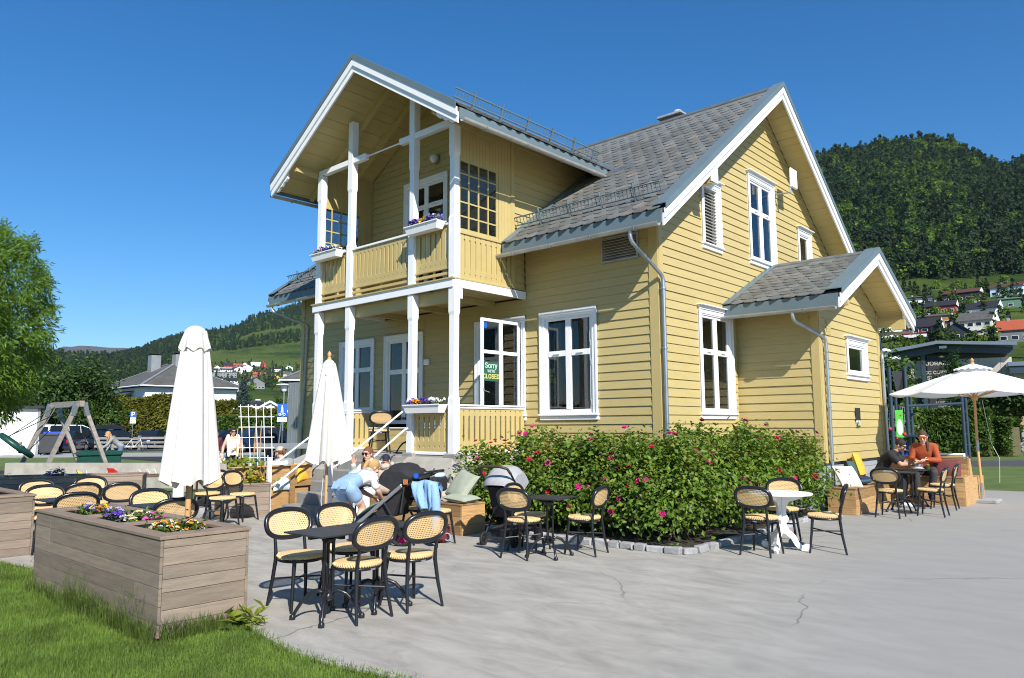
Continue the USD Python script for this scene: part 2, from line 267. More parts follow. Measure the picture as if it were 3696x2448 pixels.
MAT['hillside'] = usdkit.material(stage, '/World/Looks/hillside', {'g': ('geometry', {}), 'n': ('noise_texture', {'scale': 0.012, 'detail': 6, 'roughness': 0.65}), 'n2': ('noise_texture', {'scale': 0.15, 'detail': 4}),
    'r': ('rgb_ramp', {'ramp': [(0.35, (0.022, 0.042, 0.009)), (0.5, (0.062, 0.095, 0.017)), (0.64, (0.095, 0.115, 0.025))]}), 'x': ('mix_color', {'blend_type': 'multiply', 'fac': 0.6}), 'r2': ('rgb_ramp', {'ramp': [(0.3, (.55, .55, .55)), (0.7, (1, 1, 1))]}), 'p': ('principled_bsdf', {'roughness': 0.95, 'specular_ior_level': 0.1})},
    [('g.position', 'n.vector'), ('g.position', 'n2.vector'), ('n.fac', 'r.fac'), ('n2.fac', 'r2.fac'), ('r.color', 'x.a'), ('r2.color', 'x.b'), ('x.result', 'p.base_color')], surface='p.BSDF')
obj('hillside', (V.reshape(-1, 3), gridf(*A.shape)), 'hillside', smooth=True, kind='structure')
# far bare mountain
fa = np.linspace(-95, -55, 90); fe = np.interp(fa, [-95, -78, -73.88, -73.5, -72.15, -71.5, -70.67, -70, -69.16, -67.9, -62, -55], [.07, .08, .0903, .0931, .0956, .0955, .0942, .095, .094, .0904, .085, .08])
fr = np.array([3600, 4200, 4800, 5400, 6000, 6600]); fk = np.array([-.0, .35, .62, .85, 1, .8])
FA, FR = np.meshgrid(fa, fr, indexing='ij'); FH = fe[:, None]*6000*fk[None, :]; FH = FH*(1+0.02*noise3(np.stack([FA*2, FR/500, 0*FA], -1).reshape(-1, 3)).reshape(FA.shape))
pm('moor', (0.075, 0.070, 0.050), 0.95, 0.35, 0.003)
obj('far_mountain', (np.stack([CAM[0]+FR*np.sin(np.radians(FA)), CAM[1]+FR*np.cos(np.radians(FA)), FH], -1).reshape(-1, 3), gridf(*FA.shape)), 'moor', smooth=True, kind='structure')
# flat land
g = np.arange(72)*2*PI/72; rings = [0, 12, 40, 120, 500, 3000]
gv = np.vstack([[[CAM[0], CAM[1], -.03]]]+[np.stack([CAM[0]+r*np.cos(g), CAM[1]+r*np.sin(g), 0*g-.03], 1) for r in rings[1:]])
gf = [[0, 1+k, 1+(k+1) % 72] for k in range(72)]
for i in range(len(rings)-2):
    for k in range(72): a, b = 1+i*72+k, 1+i*72+(k+1) % 72; gf += [[a, a+72, b+72], [a, b+72, b]]
obj('ground', (gv, np.array(gf)), 'lawn', kind='structure')
def sheet(name, pts, z, mat, kind='structure', h=0.02):
    P = Polygon(pts); m = poly_tris(P, h); return obj(name, (m[0]+[0, 0, z-h], m[1]), mat, kind=kind)
# the square: poured concrete running over into grey asphalt, with streaks and cracks
N = {'g': ('geometry', {}), 'm': ('mapping', {'scale': (1.1, 2.6, 1.0), 'rotation': (0, 0, 0.35)}), 'n': ('noise_texture', {'scale': 1.3, 'detail': 9, 'roughness': 0.72, 'distortion': 0.5}), 'n1': ('noise_texture', {'scale': 0.22, 'detail': 3}), 'n2': ('noise_texture', {'scale': 140, 'detail': 3, 'roughness': 0.7}),
     'r': ('rgb_ramp', {'ramp': [(0.28, (0.25, 0.235, 0.205)), (0.5, (0.36, 0.34, 0.30)), (0.72, (0.46, 0.435, 0.385))]}), 'r2': ('rgb_ramp', {'ramp': [(0.3, (.72, .72, .72)), (0.7, (1.15, 1.15, 1.15))]}), 'x': ('mix_color', {'blend_type': 'multiply', 'fac': 1.0, 'use_clamp_result': False}),
     'sx': ('separate_xyz', {}), 'ln': ('math', {'math_type': 'multiply_add', 'value2': 0.35, 'value3': 0.0}), 'ln2': ('math', {'math_type': 'add'}), 'ln3': ('math', {'math_type': 'multiply_add', 'value2': 0.9, 'value3': -0.45}), 'ln4': ('math', {'math_type': 'add'}), 'mr': ('map_range', {'from_min': 1.2, 'from_max': 3.6, 'to_min': 0, 'to_max': 1, 'clamp': True}), 'asp': ('mix_color', {'b': (0.295, 0.292, 0.28)}), 'aspn': ('mix_color', {'blend_type': 'mix', 'fac': 0.75, 'b': (0.295, 0.292, 0.28)}),
     'nv': ('noise_texture', {'scale': 1.6, 'detail': 5}), 'vm': ('vector_math', {'math_type': 'multiply_add', 'vector2': (0.5, 0.5, 0.0)}), 'v': ('voronoi_texture', {'feature': 'distance_to_edge', 'scale': 0.34}), 'vr': ('rgb_ramp', {'ramp': [(0.0, (1, 1, 1)), (0.0016, (1, 1, 1)), (0.0038, (0, 0, 0)), (1, (0, 0, 0))]}),
     'nc': ('noise_texture', {'scale': 0.55, 'detail': 2}), 'cr': ('rgb_ramp', {'ramp': [(0.50, (0, 0, 0)), (0.58, (.85, .85, .85))]}), 'cm': ('mix_color', {'blend_type': 'multiply', 'fac': 1.0}), 'x3': ('mix_color', {'b': (0.10, 0.10, 0.095)}),
     'b': ('bump', {'strength': 0.35, 'distance': 0.006}), 'p': ('principled_bsdf', {'roughness': 0.88, 'specular_ior_level': 0.3})}
Lk = [('g.position', 'm.vector'), ('m.vector', 'n.vector'), ('g.position', 'n1.vector'), ('g.position', 'n2.vector'), ('n.fac', 'r.fac'), ('n2.fac', 'r2.fac'),
      ('g.position', 'sx.vector'), ('sx.y', 'ln.value1'), ('sx.x', 'ln2.value1'), ('ln.value', 'ln2.value2'), ('n1.fac', 'ln3.value1'), ('ln2.value', 'ln4.value1'), ('ln3.value', 'ln4.value2'), ('ln4.value', 'mr.value'), ('r.color', 'aspn.a'), ('r.color', 'asp.a'), ('aspn.result', 'asp.b'), ('mr.result', 'asp.fac'),
      ('asp.result', 'x.a'), ('r2.color', 'x.b'), ('g.position', 'nv.vector'), ('nv.color', 'vm.vector1'), ('g.position', 'vm.vector3'), ('vm.vector', 'v.vector'), ('v.distance', 'vr.fac'), ('g.position', 'nc.vector'), ('nc.fac', 'cr.fac'), ('vr.color', 'cm.a'), ('cr.color', 'cm.b'), ('cm.result', 'x3.fac'), ('x.result', 'x3.a'), ('x3.result', 'p.base_color'), ('n2.fac', 'b.height'), ('b.normal', 'p.normal')]
MAT['plaza'] = usdkit.material(stage, '/World/Looks/plaza', N, Lk, surface='p.BSDF')
PLAZA = [(-9.4, -9.2), (-4.5, -8.6), (-2.4, -8.25), (.70, -7.98), (.86, -8.05), (1.05, -8.10), (1.23, -8.13), (1.5, -8.17), (1.75, -8.2), (2.0, -8.2), (2.26, -8.18), (2.62, -8.1), (2.97, -8.04), (3.4, -8.1), (4.0, -8.5), (4.8, -9.6), (5.4, -14), (6, -40), (60, -40), (60, 10.6), (4, 10.4), (1.5, 10.0), (-2, 9.9), (-13, 10), (-13, 1), (-10.3, -1.6), (-9.2, -3.6), (-11.5, -5.5), (-12.5, -9)]
sheet('plaza_pavement', PLAZA, 0.0, 'plaza')
# lawn strips, playground and path on the left
def left_pts(rows): return [tuple(at_az(a, d/math.cos(math.radians(a)-YAW), 0)[:2]) for a, d in rows]
sheet('sandbox_sand', left_pts([(-75, 22.2), (-56, 21.2), (-56, 25.8), (-75, 26.5)]), 0.02, 'sand')
sheet('rubber_path', left_pts([(-84, 28), (-74, 27.6), (-66, 27.4), (-54, 27.0), (-50, 33), (-60, 31), (-65.2, 31.2), (-74, 30), (-84, 30)]), -.012, 'rubber')
sheet('rubber_playground', left_pts([(-71.2, 43.5), (-62.2, 32.0), (-50, 32), (-50, 44)]), -.008, 'rubber')
sheet('footpath', left_pts([(-90, 43.5), (-70, 43.8), (-48, 44), (-48, 50.5), (-70, 50.5), (-90, 50)]), -.010, 'path_grey')
sheet('car_park', left_pts([(-90, 54.5), (-70, 55), (-48, 55), (-44, 75), (-70, 74), (-90, 74)]), -.010, 'asphalt')
# lawn and road on the right
sheet('cycle_path', left_pts([(-22, 29.2), (-3, 29.2), (6, 31), (6, 36), (-3, 33.6), (-22, 33.4)]), -.008, 'asphalt')
# forest
def crown_mesh(rng, kind):
    if kind == 'c':
        vs, fs = [], []
        P = []
        for k in range(11):
            z = 1.2+k*1.05; r = (12.6-z)*0.25
            for q in range(9): a = rng.random()*2*PI; P.append([math.cos(a)*r*(.55+.5*rng.random()), math.sin(a)*r*(.55+.5*rng.random()), z+rng.normal()*.2])
        P.append([0, 0, 12.9]); P = np.array(P); o = P*[1, 1, 0]; o /= np.linalg.norm(o, axis=1, keepdims=True)+1e-6; o[:, 2] -= .1
        return leafcloud(P, 1.9, rng, 0.3, o*1.5, asp=0.75, fold=0.3)
    P, q = crown_pts(rng, (0, 0, 5.2), (3.4, 3.4, 4.6), 240, 16, .30, .65)
    return leafcloud(P, 1.55, rng, 0.15, q*1.6, asp=0.85, fold=0.25)
def forest(name, pts, scales, which, protos, label):
    pi = UsdGeom.PointInstancer.Define(stage, path_of(None, name)); pp = []
    for k, (m, mt) in enumerate(protos):
        q = usdkit.mesh(stage, f'{pi.GetPath()}/tree_crown_{k+1:03d}', m, MAT[mt]); pp.append(q.GetPath())
    pi.CreatePrototypesRel().SetTargets(pp); pi.CreatePositionsAttr(Vt.Vec3fArray.FromNumpy(np.asarray(pts, np.float32))); pi.CreateProtoIndicesAttr(Vt.IntArray.FromNumpy(np.asarray(which, np.int32)))
    pi.CreateScalesAttr(Vt.Vec3fArray.FromNumpy(np.asarray(scales, np.float32)))
    a = rngT.random(len(pts))*PI; pi.CreateOrientationsAttr(Vt.QuathArray([Gf.Quath(float(math.cos(x)), 0, 0, float(math.sin(x))) for x in a]))
    tag(pi.GetPrim(), label, 'forest', None, 'stuff')
protos = [(crown_mesh(np.random.default_rng(s), 'd'), m) for s, m in ((1, 'leaf_far'), (2, 'leaf_far'), (3, 'leaf_far2'), (4, 'leaf_far2'))]+[(crown_mesh(np.random.default_rng(s), 'c'), 'leaf_conif') for s in (5, 6)]
def scatter(n, a0, a1, r0, r1, rng):
    a = a0+(a1-a0)*rng.random(n); r = np.sqrt(r0**2+(r1**2-r0**2)*rng.random(n)); return a, r
def plant_forest(name, n, a0, a1, r0, r1, keep, sc, label, conif=0.25, seed=1):
    rng = np.random.default_rng(seed); a, r = scatter(n, a0, a1, r0, r1, rng); h = terr(a, r)
    X = np.stack([CAM[0]+r*np.sin(np.radians(a)), CAM[1]+r*np.cos(np.radians(a)), h], 1)
    k = keep(a, r, X); a, r, X = a[k], r[k], X[k]
    nn = meshkit.fbm(X*[1/80, 1/80, 0]+5, 3); c = rng.random(len(X)) < np.clip(conif+nn*0.9+(a > -9.5)*0.2*(a0 > -40), 0, 1)
    w = np.where(c, 4+rng.integers(0, 2, len(X)), np.where(rng.random(len(X))+nn*.6 < .55, rng.integers(0, 2, len(X)), rng.integers(2, 4, len(X))))
    s = sc*(0.65+0.7*rng.random((len(X), 1)))*np.array([1, 1, 1]) * (1+0.25*(rng.random((len(X), 3))-.5))
    forest(name, X-[0, 0, .6], s, w, protos, label)
fn = lambda X, s, o: meshkit.fbm(X*[1/s, 1/s, 0]+o, 4)
plant_forest('hillside_forest', 6400, -27, 4, 425, 915, lambda a, r, X: (r > 455+35*fn(X, 60, 3)) & (fn(X, 70, 11) > -.33), 0.92, 'dense mixed forest covering the steep mountain behind the house on the right', 0.24, 3)
plant_forest('valley_side_forest', 15000, -84, -50, 560, 2010, lambda a, r, X: (((fn(X, 170, 21) > -.02) & ((r > 1330) | ((fn(X, 60, 2) > .12) & ((a < -65.5) | (a > -57.5))))) | (r > 1750)) & ~((r > 1290) & (r < 1470) & (fn(X, 120, 31) > -.05)) & ~((r > 1580) & (r < 1680) & (fn(X, 150, 37) > .12)), 0.85, 'forest patches and hedgerows between meadows on the left valley side', 0.38, 4)
plant_forest('village_green_trees', 520, -24, 2, 165, 455, lambda a, r, X: fn(X, 40, 8) > -.12, 0.5, 'garden trees and shrubs scattered among the houses on the right hillside', 0.12, 5)
plant_forest('left_village_trees', 900, -76, -50, 260, 1250, lambda a, r, X: (fn(X, 40, 9) > .0) & ((a < -65.5) | (a > -57.5) | (fn(X, 25, 19) > .22)), 0.55, 'small trees scattered among the far village houses on the left', 0.15, 6)
# ================= the yellow house
HOUSE = thing('yellow_house', 'large yellow clapboard house with white trim, slate roofs and a two-storey veranda', 'house')
L_, W_, MM = 11.35, 9.1, 4.55
def sub(name, parent=HOUSE): x = UsdGeom.Xform.Define(stage, path_of(parent, name)); return x.GetPrim()
XR, XL, YD, XM = -3.09, -7.69, -2.033, -5.39
MS, MZ, ME, MO = 0.747, 9.135, 5.19, 0.617      # main roof: slope, ridge, eave, gable overhang
DS, DZ, DH, DY = 0.637, 9.155, 3.10, 2.733      # veranda roof
ES, EZ, EH, EXO, EM = 0.480, 5.12, 2.406, 2.305, 4.81
EX, E0, E1 = 1.64, 2.99, 6.64
def siding(parent, region, F, z0, rh=0.158, mat='yellow', thick=(0.026, 0.007), seed=0, kind='siding_board'):
    rg = np.random.default_rng(seed); a, b, c, d = region.bounds; k = math.floor((b-z0)/rh)
    while z0+k*rh < d:
        v0 = z0+k*rh; k += 1
        strip = region.intersection(sbox(a-1, v0, c+1, v0+rh+0.004))
        for gm in getattr(strip, 'geoms', [strip]):
            if not isinstance(gm, Polygon) or gm.area < 0.002: continue
            u0, _, u1, _ = gm.bounds; cuts = [u0, u1]
            if u1-u0 > 3.6: cuts = [u0, u0+(u1-u0)*(.35+.3*rg.random()), u1]
            for i in range(len(cuts)-1):
                piece = gm.intersection(sbox(cuts[i]+(0.0015 if i else 0), v0, cuts[i+1], v0+rh+.01))
                m = poly_tris(piece, 1.0) if piece.area > .002 else None
                if m is None: continue
                u, v, w = m[0].T; j = rg.normal()*0.0012
                off = np.where(w > .5, thick[0]+(thick[1]-thick[0])*(v-v0)/rh + j, 0.0)
                obj(kind, (np.stack(F(u, v, off), -1), m[1]), mat, parent)
def wallmesh(parent, name, region, F, mat='yellow', th=0.15):
    m = poly_tris(region, 1.0); u, v, w = m[0].T
    return obj(name, (np.stack(F(u, v, -th*(1-w)-0.001), -1), m[1]), mat, parent)
def rect(u0, u1, v0, v1): return sbox(u0, v0, u1, v1)
def pbox(F, u0, u1, v0, v1, w0, w1, b=0.0):
    m = rbx(u0, u1, w0, w1, v0, v1, b) if b else bx(u0, u1, w0, w1, v0, v1)
    v = m[0]; return np.stack(F(v[:, 0], v[:, 2], v[:, 1]), -1), m[1]
# --- windows
def window(F, u0, u1, v0, v1, cols=2, split=0.62, cas=0.11, name='window', cap=False, sill=True, curtain=True, label=None, louver=False, single=False, open_=False):
    P = obj(name, cat_([pbox(F, u0, u0+cas, v0+.085, v1-cas, 0, .045, .008), pbox(F, u1-cas, u1, v0+.085, v1-cas, 0, .045, .008), pbox(F, u0, u1, v1-cas, v1, 0, .047, .008),
        pbox(F, u0-.012, u0+.03, v0+.085, v1-.001, .044, .062, .004), pbox(F, u1-.03, u1+.012, v0+.085, v1-.001, .044, .062, .004), pbox(F, u0-.012, u1+.012, v1-.03, v1+.012, .046, .066, .004)]), 'white', HOUSE, label=label)
    if sill: obj('sill', cat_([pbox(F, u0-.03, u1+.03, v0+.05, v0+.088, 0, .095, .01), pbox(F, u0-.015, u1+.015, v0-.03, v0+.052, 0, .055, .008)]), 'white', P)
    if cap: obj('head_cap', cat_([pbox(F, u0-.05, u1+.06, v1+.035, v1+.06, 0, .13, .006), pbox(F, u0-.02, u1+.02, v1+.002, v1+.037, 0, .075, .01)]), 'white', P)
    a, b, c, d = u0+cas, u1-cas, v0+.088, v1-cas
    obj('reveal', cat_([pbox(F, a-.002, a+.018, c, d, -.12, .03), pbox(F, b-.018, b+.002, c, d, -.12, .03), pbox(F, a, b, d-.018, d+.002, -.12, .032), pbox(F, a, b, c-.002, c+.018, -.12, .032)]), 'white', P)
    if louver:
        n = int((d-c)/.062)
        obj('dark_back', pbox(F, a, b, c, d, -.11, -.10), 'black', P)
        for i in range(n):
            v = c+(i+.5)*(d-c)/n; m = bx(a+.02, b-.02, -.03, .012, -.006, .006); q = tf(m, Rx(-0.75)); q = (q[0]+[0, -.01, v], q[1])
            obj('louver_slat', (np.stack(F(q[0][:, 0], q[0][:, 2], q[0][:, 1]), -1), q[1]), 'gutter_grey', P)
        return P
    a += .018; b -= .018; c += .018; d -= .018
    if open_: return P, (a, b, c, d)
    sash(F, P, a, b, c, d, cols, split, single)
    if curtain:
        for (x0, x1) in ((a+.02, a+.02+(b-a)*.16), (b-.02-(b-a)*.16, b-.02)):
            t = np.linspace(0, 1, 17); u = x0+(x1-x0)*t; w = -.22+.025*np.sin(t*19)
            V = np.concatenate([np.stack(F(u, 0*u+c, w), -1), np.stack(F(u, 0*u+d, w), -1)]); f = []
            for i in range(16): f += [[i, i+1, 18+i], [i, 18+i, 17+i]]
            obj('curtain', (V, np.array(f)), 'curtain', P, smooth=True)
    return P
pm('curtain', (.62, .62, .60), 0.9, 0.06, 5, trans=0.4)
def sash(F, P, a, b, c, d, cols, split, single=False, w0=-.035, w1=.012):
    s = .052; parts = [pbox(F, a, a+s, c, d, w0, w1, .004), pbox(F, b-s, b, c, d, w0, w1, .004), pbox(F, a+s, b-s, d-s, d, w0, w1-.001, .004), pbox(F, a+s, b-s, c, c+s*1.3, w0, w1-.001, .004)]
    h = c+(d-c)*split; mid = (a+b)/2; us = [(a+s, b-s)]
    if cols == 2: parts.append(pbox(F, mid-.065, mid+.065, c+s*1.3, d-s, w0, w1+.008, .006)); us = [(a+s, mid-.065), (mid+.065, b-s)]
    if not single: parts += [pbox(F, x0, x1, h-.055, h+.055, w0, w1+.004, .006) for x0, x1 in us]
    obj('sash', cat_(parts), 'white', P)
    for x0, x1 in us:
        for y0, y1 in ([(c+s*1.3, d-s)] if single else [(c+s*1.3, h-.055), (h+.055, d-s)]):
            obj('pane', pbox(F, x0, x1, y0, y1, -.016, -.012), 'glass', P)
    if cols == 2:
        hg = []
        for u in (a+.006, b-.006):
            for v in (c+.2, h-.2, h+.16, d-.16): hg.append(pbox(F, u-.012, u+.012, v-.05, v+.05, w1, w1+.018, .004))
        for x0, x1 in us: hg.append(pbox(F, (x0+x1)/2-.08, (x0+x1)/2+.08, h-.01, h+.002, w1+.01, w1+.03, .003))
        obj('hinges', cat_(hg), 'white', P)
FA, FB, FE0, FEX = PA(0), PB(0), PA(E0), PB(EX)
wins_A = dict(w1=(-2.698, -1.325, 1.76, 3.845), w2=(-4.523, -3.100, 1.76, 3.838), wd=(-7.646, -6.229, 1.60, 3.795), w3=(-9.499, -8.06, 1.93, 3.79), vent=(-1.178, -.373, 4.63, 5.105))
RA = rect(-L_, 0, .86, 5.62).difference(unary_union([rect(*v) for v in wins_A.values()])).difference(rect(XL, XR, 4.2, 6))
front = sub('front_wall'); wallmesh(front, 'wall_core', RA, FA); siding(front, RA.difference(unary_union([rect(v[0]-.01, v[1]+.01, v[2]-.02, v[3]) for v in wins_A.values()])).intersection(rect(-L_+.13, -.16, 0, 9)), FA, .86, seed=1)
window(FA, *wins_A['w1']); window(FA, *wins_A['wd'], curtain=False, sill=False); window(FA, *wins_A['w3'], curtain=False)
Pw, (a, b, c, d) = window(FA, *wins_A['w2'], open_=True)
obj('parting_post', pbox(FA, a, a+.03, c, d, -.05, .0), 'white', Pw)
# the open casement hangs from the right side of its frame, square to the wall
FO = lambda u, v, w: (-3.235 + w, -u - .055, v)
Sx = obj('open_casement', cat_([pbox(FO, 0, .06, c, d, -.03, .02, .005), pbox(FO, 1.05, 1.11, c, d, -.03, .02, .005), pbox(FO, .06, 1.05, d-.06, d, -.03, .019, .005), pbox(FO, .06, 1.05, c, c+.08, -.03, .019, .005),
    pbox(FO, .51, .60, c+.08, d-.06, -.03, .028, .006), pbox(FO, .06, .51, 3.02, 3.09, -.03, .024, .006), pbox(FO, .60, 1.05, 3.02, 3.09, -.03, .024, .006)]), 'white', HOUSE, label='casement window standing open at right angles to the veranda wall')
for u0, u1 in ((.06, .51), (.60, 1.05)):
    for v0, v1 in ((c+.08, 3.02), (3.09, d-.06)): obj('pane', pbox(FO, u0, u1, v0, v1, -.008, -.004), 'glass', Sx)
sg = obj('closed_sign', pbox(FO, .63, 1.03, 2.49, 2.87, -.003, .003), 'closed_green' if 'closed_green' in MAT else (pm('closed_green', (.02, .10, .075), .5) or 'closed_green'), Sx)
def lettering(name, text, h, F, u, v, w, mat, parent, bold=True, flip=1):
    m = meshkit.text_mesh(text, h, 0.002, bold); V = np.array(m.vertices); wd = V[:, 0].max()-V[:, 0].min(); V[:, 0] -= V[:, 0].min()+wd/2
    return obj(name, (np.stack(F(u+flip*V[:, 0], v+V[:, 1], w+V[:, 2]*(1)), -1), np.array(m.faces)), mat, parent)
pm('closed_yellow', (.62, .60, .18), .5); pm('closed_pale', (.45, .62, .50), .5)
lettering('sign_word', 'Sorry', .10, FO, .83, 2.745, .004, 'closed_pale', Sx, flip=-1); lettering('sign_word', "WE'RE", .05, FO, .83, 2.66, .004, 'closed_pale', Sx, flip=-1); lettering('sign_word', 'CLOSED', .085, FO, .83, 2.54, .004, 'closed_yellow', Sx, flip=-1)
obj('blue_sticker', pbox(FO, .95, 1.03, 3.52, 3.62, .003, .005), 'sign_blue', Sx)
obj('casement_handle', tube([(-3.20, -1.13, 2.35), (-3.17, -1.13, 2.30), (-3.17, -1.0, 2.27)], .008, 6), 'galv', Sx)
# vent in the front wall
Vt_ = obj('wall_vent', cat_([pbox(FA, -1.178, -1.15, 4.63, 5.105, 0, .05), pbox(FA, -.40, -.373, 4.63, 5.105, 0, .05), pbox(FA, -1.15, -.40, 5.08, 5.105, 0, .05), pbox(FA, -1.15, -.40, 4.63, 4.655, 0, .05)]), 'gutter_grey', HOUSE)
obj('vent_back', pbox(FA, -1.16, -.39, 4.64, 5.10, -.06, -.05), 'black', Vt_)
for i in range(9):
    q = tf(bx(-1.15, -.40, -.028, .028, -.004, .004), Rx(-.8)); q = (q[0]+[0, .016, 4.68+i*.05], q[1])
    obj('vent_slat', (np.stack(FA(q[0][:, 0], q[0][:, 2], q[0][:, 1]), -1), q[1]), 'gutter_grey', Vt_)
# --- gable wall on the right
roofz = lambda y: MZ-.13-MS*np.abs(y-MM)
RB = Polygon([(0, .86), (W_, .86), (W_, roofz(W_)), (MM, MZ-.13), (0, roofz(0))])
extro = Polygon([(E0-.05, .5), (E1+.05, .5), (E1+.05, EZ-.10-ES*(E1-EM)), (EM, EZ-.10), (E0-.05, EZ-.10-ES*(EM-E0))])
wins_B = dict(lo=(1.645, 2.43, 5.06, 6.42), big=(3.765, 5.12, 5.09, 7.08), sm=(6.462, 7.29, 5.06, 6.36), wb=(1.37, 2.738, 1.76, 3.845))
RB = RB.difference(extro.buffer(-.08)).difference(unary_union([rect(*v) for v in wins_B.values()]))
gable = sub('gable_wall'); wallmesh(gable, 'wall_core', RB, FB); siding(gable, RB.difference(extro).difference(unary_union([rect(v[0]-.01, v[1]+.01, v[2]-.02, v[3]) for v in wins_B.values()])).intersection(rect(.135, W_-.1, 0, 10)), FB, .86, seed=2)
window(FB, *wins_B['lo'], louver=True, name='louvred_opening', cap=True); window(FB, *wins_B['big'], cap=True); window(FB, *wins_B['sm'], cols=1, single=True, cap=True, sill=False); window(FB, *wins_B['wb'], cap=True)
obj('back_wall', cat_([bx(-L_, 0, W_-.15, W_, .86, 5.6), bx(-L_, -L_+.15, .15, W_-.15, .86, 5.6)]), 'yellow', HOUSE)
lg = poly_tris(Polygon([(0, 5.6), (W_, 5.6), (MM, MZ-.13)]), .15); obj('left_gable', (np.stack([-L_+lg[0][:, 2], lg[0][:, 0], lg[0][:, 1]], -1), lg[1]), 'yellow', HOUSE)
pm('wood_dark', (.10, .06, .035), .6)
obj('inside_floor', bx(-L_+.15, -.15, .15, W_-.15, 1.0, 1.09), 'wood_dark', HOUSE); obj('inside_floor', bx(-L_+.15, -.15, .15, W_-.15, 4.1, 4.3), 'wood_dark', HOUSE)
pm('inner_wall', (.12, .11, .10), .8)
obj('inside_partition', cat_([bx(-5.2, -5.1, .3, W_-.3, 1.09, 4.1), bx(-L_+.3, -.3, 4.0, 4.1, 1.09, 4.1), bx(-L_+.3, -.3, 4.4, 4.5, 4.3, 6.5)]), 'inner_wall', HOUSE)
obj('foundation', cat_([bx(-L_+.02, -.02, .02, W_-.02, -.1, .862)]), 'found', HOUSE)
# --- entrance wing
RE0 = rect(0, EX, .915, EZ-.12-ES*(EM-E0)); wing = sub('wing_side_wall'); wallmesh(wing, 'wall_core', RE0, FE0); siding(wing, RE0.intersection(rect(.0, EX-.13, 0, 9)), FE0, .915, .162, seed=3)
REX = Polygon([(E0, .915), (E1, .915), (E1, EZ-.12-ES*(E1-EM)), (EM, EZ-.12), (E0, EZ-.12-ES*(EM-E0))]); wv = (4.44, 5.70, 2.56, 3.37); 
REX = REX.difference(rect(*wv)); wingg = sub('wing_gable_wall'); wallmesh(wingg, 'wall_core', REX, FEX); siding(wingg, REX.difference(rect(wv[0]-.01, wv[1]+.01, wv[2]-.02, wv[3])).intersection(rect(E0+.12, E1-.12, 0, 9)), FEX, .915, .162, seed=4)
window(FEX, *wv, cols=1, single=True, cap=True, curtain=False)
obj('wing_back_wall', bx(0, EX-.15, E1-.15, E1, .915, 4.1), 'yellow', HOUSE)
fb = sub('wing_foundation')
obj('foundation_core', bx(.0, EX-.09, E0+.09, E1-.09, -.1, .915), 'found', fb)
for k in range(5):
    z = .06+k*.172; obj('foundation_board', cat_([bx(0, EX-.06, E0+.06, E0+.088, z, z+.165), bx(EX-.088, EX-.06, E0+.088, E1-.06, z, z+.165)]), 'found', fb)
obj('footing', cat_([rbx(-.1, EX+.02, E0-.02, E0+.3, -.05, .055, .01), rbx(EX-.3, EX+.02, E0+.31, E1+.02, -.05, .055, .01)]), 'concrete_dark', HOUSE)
g4 = [pbox(FEX, 3.42, 3.60, 3.36+i*.055, 3.385+i*.055, .03, .035) for i in range(5)]; obj('air_brick', cat_([pbox(FEX, 3.40, 3.62, 3.34, 3.63, .02, .03, .004)]+g4), 'yellow_trim', HOUSE)
ps = obj('wall_poster', pbox(FEX, 4.765, 5.06, 1.70, 1.955, .030, .036), 'wall_black', HOUSE); obj('poster_photo', cat_([pbox(FEX, 4.79, 5.02, 1.56, 1.699, .030, .034)]), 'lamp_glass', ps); obj('poster_trees', cat_([pbox(FEX, 4.80, 4.87, 1.60, 1.66, .034, .036), pbox(FEX, 4.90, 4.96, 1.61, 1.68, .034, .036), pbox(FEX, 4.79, 5.02, 1.56, 1.60, .034, .036)]), 'leaf_hedge', ps)
# corner boards
cb = [(bx(-.16, .022, -.034, 0, .80, 5.5), bx(0, .034, .0005, .135, .80, 5.5)), (bx(EX-.13, EX+.022, E0-.034, E0, .90, 4.1), bx(EX, EX+.034, E0+.0005, E0+.13, .90, 4.1)), (bx(EX, EX+.034, E1-.12, E1+.03, .9, 4.05), bx(EX-.1, EX, E1, E1+.03, .9, 4.05)), (bx(-L_-.03, -L_+.13, -.034, 0, .8, 5.5), bx(-L_-.034, -L_, .0005, .13, .8, 5.5))]
for a_, b_ in cb: obj('corner_board', cat_([a_, b_]), 'yellow_trim', HOUSE)
for x_ in (-6.197,): obj('wall_seam', bx(x_-.012, x_+.012, -.03, 0, 1.1, 4.15), 'yellow_trim', HOUSE)
# --- roofs. frame f(s, t, z): s along the ridge, t across it
def slab(f, pts, th):
    q = [(s, t, z) for s, t, z in pts]+[(s, t, z-th) for s, t, z in pts]; m = hullm(q); return np.stack(f(*m[0].T), -1), m[1]
def roof_parts(f, s0, s1, half, zr, sl, side, th=.10, board_s=None, board_w=.185, t_in=0.0):
    """one slope: deck, eave fascia; side = -1 or +1"""
    obj('roof_deck', slab(f, [(s0, side*t_in, zr-.005-sl*t_in), (s1, side*t_in, zr-.005-sl*t_in), (s1, side*half, zr-.005-sl*half), (s0, side*half, zr-.005-sl*half)], th), 'roof_grey', HOUSE)
def soffit(f, s0, s1, t0, t1, zr, sl, side, drop=.115, bw=.185, name='soffit_boards', tmin=0):
    so = sub(name); cs = 1/math.sqrt(1+sl*sl); t = t0
    while t < t1-.02:
        tb = min(t+bw*cs, t1); j = 0.003*((int(t*97) % 3)-1)
        m = slab(f, [(s0, side*(t+.003), zr-drop+j-sl*(t+.003)), (s1, side*(t+.003), zr-drop+j-sl*(t+.003)), (s1, side*(tb-.003), zr-drop+j-sl*(tb-.003)), (s0, side*(tb-.003), zr-drop+j-sl*(tb-.003))], .02)
        obj('soffit_board', m, 'yellow_trim', so); t = tb
